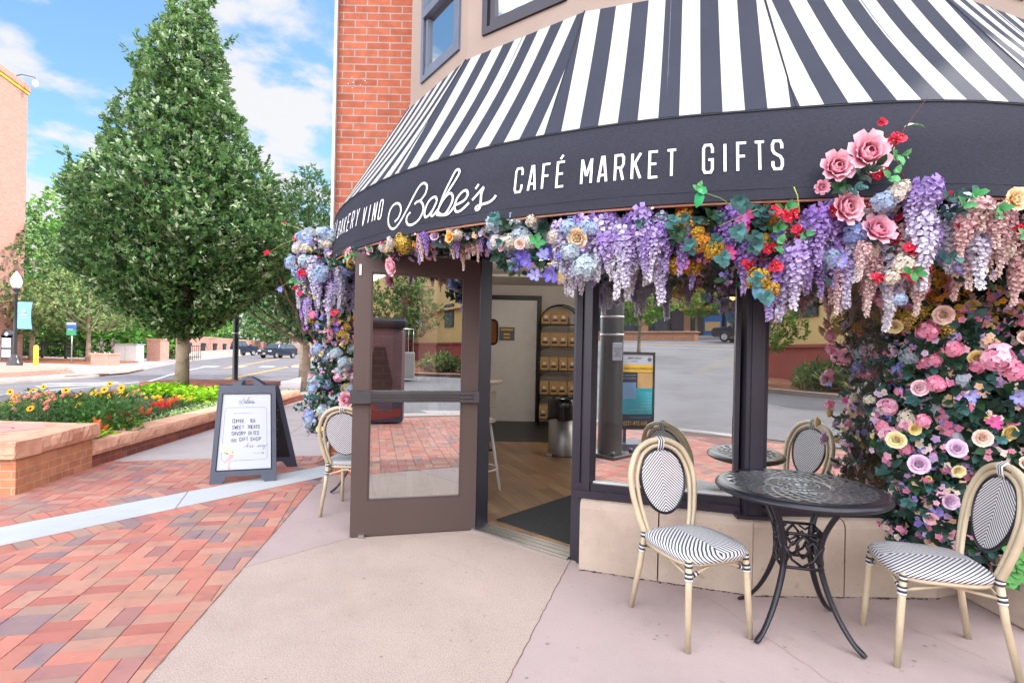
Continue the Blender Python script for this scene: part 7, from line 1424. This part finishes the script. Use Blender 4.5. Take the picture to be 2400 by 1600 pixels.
# cars
def car(label, kind, loc, rz, L=4.6, Wd=1.85, Hh=1.65, paint='carpaint', truck=False):
    t = thing(kind, label, 'car' if not truck else 'pickup truck', loc, rz)
    if not truck: pr_ = [(-2.3, .35), (-2.32, .7), (-2.2, .88), (-1.35, 1.02), (-.75, 1.52), (-.4, 1.62), (1.2, 1.62), (1.9, 1.45), (2.25, 1.02), (2.3, .6), (2.25, .33)]
    else: pr_ = [(-2.8, .45), (-2.85, .9), (-2.7, 1.12), (-1.5, 1.2), (-.9, 1.82), (-.5, 1.92), (.7, 1.92), (.95, 1.35), (2.75, 1.32), (2.8, .6), (2.75, .42)]
    mb = MB(); n = len(pr_); vs = []
    def wd(x, z): return (Wd/2)*(1 if z < 1.0 else 1-.24*(z-1.0)/.7)*(1-.10*max(0, abs(x)-1.7))
    for s_ in (-1, -.96, .96, 1):
        for (x, z) in pr_: q = 1 if abs(s_) < 1 else .97; vs.append((x*q, s_*wd(x, z), .35+(z-.35)*q))
    fs = [(k*n+i, k*n+(i+1) % n, (k+1)*n+(i+1) % n, (k+1)*n+i) for k in range(3) for i in range(n)]+[tuple(range(n-1, -1, -1)), tuple(3*n+i for i in range(n))]; mb.add(vs, fs); part('body', mb, M[paint], t)
    if not truck: gp = [[(-1.25, 1.08), (-.78, 1.47), (-.42, 1.56), (.15, 1.56), (.15, 1.08)], [(.22, 1.08), (.22, 1.56), (1.15, 1.56), (1.75, 1.42), (1.95, 1.1)]]
    else: gp = [[(-1.4, 1.25), (-.92, 1.72), (-.5, 1.84), (.0, 1.84), (.0, 1.25)], [(.06, 1.25), (.06, 1.84), (.62, 1.84), (.78, 1.3)]]
    for s_ in (-1, 1):
        mb = MB()
        for P in gp: mb.add([(x, s_*(wd(x, z)+.012), z) for x, z in (P if s_ > 0 else P[::-1])], [tuple(range(len(P)))])
        part('side_window', mb, M['carglass'], t)
    a, b_ = pr_[3], pr_[4]; mb = MB(); mb.add([(a[0]+.07, -.80, a[1]+.05), (a[0]+.07, .80, a[1]+.05), (b_[0]-.03, .68, b_[1]-.01), (b_[0]-.03, -.68, b_[1]-.01)], [(0, 3, 2, 1)]); mb.v = [(x-.03, y, z+.02) for x, y, z in mb.v]; part('windscreen', mb, M['carglass'], t)
    if truck: mb = MB(); mb.add([(.72, -.66, 1.82), (.72, .66, 1.82), (.96, .72, 1.42), (.96, -.72, 1.42)], [(0, 1, 2, 3)]); mb.v = [(x+.04, y, z) for x, y, z in mb.v]; part('rear_window', mb, M['carglass'], t)
    fx = pr_[0][0]
    for s_ in (-1, 1):
        mb = MB(); mb.box((fx+.06, s_*.66, .80), (.14, .38, .15), 0, None, .03); part('headlight', mb, M['lamp_glass'], t); mb = MB(); mb.box((-fx-.04, s_*.78, 1.0), (.1, .2, .3), 0, None, .02); part('tail_light', mb, simple('tail_red', lin(170, 24, 30), .3) if 'tr' not in M else M['tr'], t)
        mb = MB(); mb.box((-.95 if not truck else -1.1, s_*(Wd/2+.10), 1.12 if not truck else 1.35), (.12, .2, .13), 0, None, .03); part('wing_mirror', mb, M[paint], t)
    mb = MB(); mb.box((fx+.02, 0, .72), (.08, .86, .20), 0, None, .02); part('grille', mb, M['black_satin'], t); mb = MB(); mb.box((fx-.03, 0, .73), (.04, .86, .025)); mb.box((fx-.01, 0, .42), (.06, 1.3, .05)); part('chrome_bar', mb, M['metal'], t); mb = MB(); mb.box((fx-.03, 0, .55), (.02, .32, .12)); mb.box((-fx+.03, 0, .62), (.02, .32, .14)); part('number_plate', mb, M['white_paint'], t)
    for x in ((-1.42, 1.42) if not truck else (-1.75, 1.75)):
        for s_ in (-1, 1):
            r_ = .345 if not truck else .40; mb = MB(); mb.lathe([(r_*.62, -.11), (r_*.95, -.11), (r_, -.07), (r_, .07), (r_*.95, .11), (r_*.62, .11)], 20); mb.v = [(x+p[0], s_*(Wd/2-.10)+p[2], r_+p[1]) for p in mb.v]; w = part('wheel', mb, M['tyre'], t)
            mb = MB(); mb.lathe([(0, .10), (r_*.2, .115), (r_*.25, .09), (r_*.6, .10), (r_*.64, .11), (r_*.64, -.1), (0, -.1)], 20); mb.v = [(x+p[0], s_*(Wd/2-.10)+s_*p[2], r_+p[1]) for p in mb.v]; ob('rim', mb.mesh('rim'), M['metal'], w)
    return t
q = gr(648, 832.5); car('dark blue SUV driving towards the viewer on the far road', 'car', (at(652, 832, 60)[0], 60, .01), R_(76))
car('dark pickup truck at the roadside by the bridge, partly hidden by the black post', 'pickup_truck', (at(556, 832, 70)[0], 70, .01), R_(70), 5.6, 1.95, 1.9, 'carpaint', True)

# ================================================================== behind the viewer (seen reflected in the glass)
yb_ = thing('yellow_building', 'yellow stucco building with dark red base, seen reflected in the right shop window', 'building')
mb = MB(); mb.box((21.2, -48, 6.6), (10, 90, 9.2)); mb.box((15.95, -48, 5.2), (.5, 90.3, .18)); part('wall', mb, M['yellow_wall'], yb_)
mb = MB(); mb.box((21.1, -48, 1.0), (10.3, 90.3, 2.02)); mb.box((15.9, -48, 1.98), (.3, 90.5, .16)); part('base', mb, M['red_wall'], yb_)
for k in range(5): mb = MB(); mb.box((16.15, -12-9*k, 4.6), (.12, 2.2, 2.2)); part('window', mb, M['store_dark'], yb_)
mb = MB(); mb.box((15.9, -52, 4), (.6, 3, 8.2)); part('corner_pier', mb, M['red_wall'], yb_)
mb = MB(); KP = [(6.1, -18.6), (8.6, -16.3), (10.4, -13.6), (11.4, -10.9), (12.4, -6), (13, 0)]
mb.prism([(p[0], p[1]) for p in KP]+[(16, 0), (16, -55), (6, -55), (4.5, -30)], -.02, .15); struct('verge', mb, M['mulch'])
mb = MB()
for i in range(5):
    a, b_ = KP[i], KP[i+1]; d = Vector((b_[0]-a[0], b_[1]-a[1])).normalized(); mb.prism([a, b_, (b_[0]+d.y*.2, b_[1]-d.x*.2), (a[0]+d.y*.2, a[1]-d.x*.2)], -.02, .16+.002*(i % 2))
struct('verge_kerb', mb, M['kerb'])
def bush(label, loc, r_, h, n, cols, L=.3):
    t = thing('shrub', label, 'shrub', loc, 0, 'shrubs along the far verge'); crown(t, [r_*.7, r_, r_*.9, r_*.6, r_*.2], .05, h, n, 6, L, .22, cols, .1, c(190, 200, 130), .2, .9, m_=M['leaf_far'], seed=int(abs(loc[0]*10)))
SG = [c(120, 140, 84), c(140, 156, 96), c(104, 128, 74)]
for (x, y, r_, h, lab) in ((8.3, -20.0, 1.0, .95, 'grassy shrub reflected in the open door glass'), (9.8, -18.5, .9, .9, 'grassy shrub beside the one reflected in the door glass'), (12.2, -13.3, .9, 1.0, 'grassy green shrub reflected in the right window, left one'), (13.0, -12.0, .8, 1.1, 'grassy green shrub reflected in the right window, right one')): bush(lab, (x, y, .15), r_, h, 260, SG)
RT = [c(130, 176, 70), c(110, 156, 64), c(90, 136, 56)]
def rtree(lab, loc, h, r_, h0, n, cols, seed, L=.2):
    t = thing('roadside_tree', lab, 'tree', loc, 0, 'trees reflected in the glass'); T = crown(t, [.4*r_, .85*r_, r_, r_, .85*r_, .6*r_, .2*r_], h0, h, n, 6, L, .5, cols, .1, c(180, 200, 120), .3, .6, m_=M['leaf_far'], seed=seed); trunkm(t, h*.7, .12, .03, T, 10, (0, 0), h0*.9)
rtree('bright green tree reflected at the right of the dark corner post', (11.6, -16.8, .1), 5.0, 1.6, 1.4, 900, RT, 41, .16)
rtree('green tree reflected in the open door glass', (7.4, -24.5, .1), 6.2, 2.3, 2.0, 900, MG, 42)
rtree('bright green tree reflected in the left part of the first shop window', (-9.5, -22.5, terr(-9.5, -22.5)), 5.4, 1.7, 1.8, 900, RT, 43)
rtree('grey green tree reflected beside the pickup truck', (-8.6, -43, terr(-8.6, -43)), 7.2, 2.4, 2.2, 900, MG, 44)
rtree('small green tree reflected near the storefronts', (-13, -46, terr(-13, -46)), 5.2, 1.5, 2.0, 600, RT, 45)
zz = terr(-12, -50)
sf = thing('storefront_row', 'brick storefront building with dark shop glass and blue posters, reflected in the first shop window', 'building')
mb = MB(); mb.box((-11, -57, zz+6.5), (46, 8, 5.5)); mb.box((-11, -53.2, zz+3.9), (46, .5, .5)); 
for k in range(9): mb.box((-31+5*k, -53.2, zz+1.8), (.7, .7, 3.8))
part('wall', mb, M['brick_planter'], sf)
mb = MB(); mb.box((-11, -56.5, zz+1.6), (45.6, 6.5, 4.2)); part('shop_glass', mb, M['store_dark'], sf)
for k in range(10): mb = MB(); mb.box((-31+4.6*k, -52.95, zz+6.4), (1.5, .1, 1.9)); part('window', mb, M['lamp_glass'], sf)
mb = MB()
for k in range(22): mb.box((-32+2*k, -53.1, zz+1.8), (.12, .12, 3.6))
mb.box((-11, -53.1, zz+2.9), (44, .14, .12)); part('mullion', mb, M['black_frame'], sf)
for k in range(2): mb = MB(); mb.box((-13.2+2.3*k, -52.9, zz+1.3), (1.9, .05, 2.2)); f_ = part('poster', mb, M['blue_sign'], sf); mb = MB(); mb.box((-13.2+2.3*k, -52.86, zz+1.2), (1.6, .03, 1.0)); ob('poster_picture', mb.mesh('p'), M['kraft'], f_)
for k in range(2): mb = MB(); mb.box((-15+9*k, -52.6, zz+3.2), (3.2, 1.2, .5)); part('awning', mb, M['amber'], sf)
rw = thing('retaining_planter', 'long low brick planter reflected below the storefronts', 'planter'); z2_ = terr(-14, -40); mb = MB(); mb.box((-17, -41, z2_+.35), (11, 1.2, .9)); part('wall', mb, M['brick_planter'], rw); mb = MB(); mb.box((-17, -41, z2_+.84), (11.3, 1.4, .1)); part('cap', mb, M['sandstone'], rw)
pk = car('black pickup truck parked on the hill, seen reflected in the first shop window', 'pickup_truck', (-6.3, -37.5, terr(-6.3, -37.5)+.06), R_(8), 5.6, 1.95, 1.9, 'carpaint', True)
# signal pole left of the viewer
sp_ = thing('signal_pole', 'thick dark traffic signal pole with push button sign, reflected in the first shop window', 'pole', (-.91, .02, 0))
mb = MB(); mb.lathe([(.165, .05), (.155, 1.6), (.15, 6.5), (0, 6.5)], 28); part('pole', mb, simple('polegreen', lin(74, 80, 84), .4, .3, .08), sp_)
mb = MB(); mb.box((0, 0, .03), (.52, .52, .05), .2, None, .01)
for k in range(4): a = .2+PI/4+k*PI/2; mb.lathe([(0, .055), (.03, .055), (.03, .11), (0, .12)], 8, (.29*math.cos(a), .29*math.sin(a), 0))
part('base_plate', mb, M['steel_dark'], sp_)
mb = MB(); mb.lathe([(.158, 1.63), (.162, 1.63), (.162, 1.66), (.158, 1.66)], 24); mb.lathe([(.157, 1.87), (.161, 1.87), (.161, 1.90), (.157, 1.90)], 24); part('band', mb, M['metal'], sp_)
def textmesh(txt, size, mat_, parent, fn, name='lettering', align='LEFT', xs=1.0):
    cu = bpy.data.curves.new('text', 'FONT'); cu.body = txt; cu.size = size; cu.align_x = align; cu.resolution_u = 2; o = bpy.data.objects.new('text', cu); S.collection.objects.link(o)
    dg = bpy.context.evaluated_depsgraph_get(); dg.update(); me = bpy.data.meshes.new_from_object(o.evaluated_get(dg)); bpy.data.objects.remove(o); bpy.data.curves.remove(cu)
    for v in me.vertices: v.co = fn(v.co.x*xs, v.co.y)
    me.materials.clear(); return ob(name, me, mat_, parent)
# push button plate, on the side towards the shop
mb = MB(); mb.box((.14, .13, 1.42), (.14, .02, .24), R_(-48), None, .008); part('button_sign', mb, M['board_white'], sp_)
a_ = R_(-48+0)
def sgfn(x, y): 
    # plate faces +x,+y; text reads from its front
    d = Vector((-math.sin(R_(42)), math.cos(R_(42)), 0)); n_ = Vector((math.cos(R_(42)), math.sin(R_(42)), 0)); return Vector((.14, .13, 1.42))+n_*.013+d*x*1.0+Vector((0, 0, y))
for k, tx in enumerate(('PUSH BUTTON', 'TO CROSS', 'STREET', 'WAIT FOR')): textmesh(tx, .026, M['black'], sp_, lambda x, y, k=k: sgfn(x, y+.03-k*.032), align='CENTER', xs=.75)
# advertising board beside it
ad_ = thing('ad_board', 'tall upright advertising board with teal and yellow panels, reflected in the first shop window', 'sandwich board')
Pa, Pb = Vector((-.62, -.84, 0)), Vector((-1.02, -.44, 0)); wA = (Pb-Pa).length; ux = (Pb-Pa)/wA; nA = Vector((-ux.y, ux.x, 0)); nA = nA if nA.y > 0 else -nA
# reads left to right when looked at from the shop: viewer's left is the -x... choose direction so that (right, up, normal) is right handed
rt = Vector((0, 0, 1)).cross(nA); st0 = Pa if (Pb-Pa).dot(rt) > 0 else Pb
def af(x, z, d=0): return tuple(st0+rt*x+Vector((0, 0, z))+nA*d)
def arect(mb, x0, x1, z0, z1, d0, d1): mb.add([af(x0, z0, d0), af(x1, z0, d0), af(x1, z1, d0), af(x0, z1, d0), af(x0, z0, d1), af(x1, z0, d1), af(x1, z1, d1), af(x0, z1, d1)], [(0, 3, 2, 1), (4, 5, 6, 7), (0, 1, 5, 4), (1, 2, 6, 5), (2, 3, 7, 6), (3, 0, 4, 7)])
B0z, B1z = .30, 1.42
mb = MB(); arect(mb, 0, wA, B0z, B0z+.03, -.02, .02); arect(mb, 0, wA, B1z-.03, B1z, -.02, .02); arect(mb, 0, .025, B0z+.03, B1z-.03, -.02, .02); arect(mb, wA-.025, wA, B0z+.03, B1z-.03, -.02, .02); arect(mb, .025, wA-.025, B0z+.03, B1z-.03, -.015, .0); part('frame', mb, M['black_satin'], ad_)
def apan(name, x0, x1, z0, z1, m_, d=.004): mb = MB(); arect(mb, x0, x1, z0, z1, .0, d); part(name, mb, m_, ad_)
x0, x1 = .026, wA-.026; apan('header', x0, x1, 1.24, 1.389, M['board_white']); apan('yellow_strip', x0, x1, 1.13, 1.24, M['yellow']); NV = simple('navy', lin(28, 40, 70), .5); TE = simple('teal_ad', lin(30, 160, 176), .5)
apan('navy_field', x0, x1, .33, 1.13, NV); apan('teal_field', x0, x1, .52, .90, TE, .006); apan('photo_panel', x0, x0+(x1-x0)*.46, .90, 1.12, M['kraft'], .007); apan('photo_panel', x0+(x1-x0)*.50, x1-.01, .74, .98, simple('skyblue', lin(110, 160, 200), .5), .008)
def atx(tx, sz, x, z, m_, al='LEFT', xs=.8, d=.010): textmesh(tx, sz, m_, ad_, lambda a, b_: Vector(af(x+a, z+b_, d)), 'lettering', al, xs)
atx('CLEAR CREEK', .045, (x0+x1)/2+.03, 1.32, M['ink'], 'CENTER'); atx('COMMONS', .024, (x0+x1)/2+.03, 1.28, M['ink'], 'CENTER'); atx('55+ ULTIMATE LUXURY LIVING', .05, x0+.01, 1.165, NV, xs=.62)
atx('A home where the', .034, (x0+x1)/2+.01, 1.075, M['board_white']); atx('staff pampers you!', .034, (x0+x1)/2+.01, 1.03, M['board_white'])
for k, tx in enumerate(('ALL INCLUDED', '- Utilities', '- Cable', '  Internet', '- Housekeeping', '- Transportation', '- Walk to Shopping & Restaurants')): atx(tx, .03, x0+.015, .86-k*.047, NV if k == 0 else M['board_white'], xs=.85)
atx('CallClearCreekCommons.com', .036, x0+.01, .465, TE, xs=.75); atx('303-278-1523', .085, (x0+x1)/2, .36, M['yellow'], 'CENTER', .78)
mb = MB()
for k in range(4): a = k*PI/2; mb.tube([af(x0+.055+.016*math.cos(a)+.012*math.cos(t_), 1.315+.016*math.sin(a)+.012*math.sin(t_), .008) for t_ in np.linspace(0, 2*PI, 9)[:-1]], .0035, 4, closed=True)
part('logo', mb, M['ink'], ad_)
mb = MB(); arect(mb, .02, wA-.02, .03, .12, -.22, .22); arect(mb, .1, .14, .12, .30, -.02, .02); arect(mb, wA-.14, wA-.1, .12, .30, -.02, .02); part('base', mb, M['board_frame'], ad_)
# vending style bin with a painted panel, railing
bn_ = thing('painted_bin', 'tall painted litter bin with grey lid, seen reflected in the open door glass', 'litter bin', (.62, -2.1, 0), R_(12))
bn_.scale = (1.45, 1.45, 1.45); mb = MB(); mb.box((0, 0, .62), (.46, .46, 1.2), 0, None, .04); part('body', mb, simple('mauve', lin(112, 88, 92), .6, 0, .3, 3), bn_); mb = MB(); mb.box((0, 0, 1.29), (.52, .52, .12), 0, None, .04); part('lid', mb, M['ink'], bn_); mb = MB()
mb.box((0, .236, .18), (.42, .01, .3)); part('blue_panel', mb, M['board_frame'], bn_); mb = MB(); mb.add([(-.2, .243, .05), (.18, .243, .1), (.2, .243, .22), (-.05, .243, .16), (-.2, .243, .3)], [(0, 1, 2, 3, 4)]); part('red_shape', mb, M['red_wall'], bn_); mb = MB(); mb.add([(-.2, .243, .31), (.05, .243, .31), (.08, .243, .55), (.02, .243, .8), (-.02, .243, .98), (-.15, .243, .98), (-.2, .243, .8)], [tuple(range(7))]); part('dark_shape', mb, M['black'], bn_)
cbk = thing('concrete_block', 'grey concrete block with a metal railing on top, seen reflected in the open door glass', 'block', (4.3, -14.6, .15)); mb = MB(); mb.box((0, 0, .55), (1.6, 1.0, 1.1), .3, None, .03); part('body', mb, M['kerb'], cbk); mb = MB()
for k in range(8): x = -.7+.2*k; mb.tube([(x, .3*x, 1.1), (x, .3*x, 2.1)], .015, 5)
mb.tube([(-.7, -.21, 2.1), (.7, .21, 2.1)], .025, 5); part('railing', mb, M['metal'], cbk)
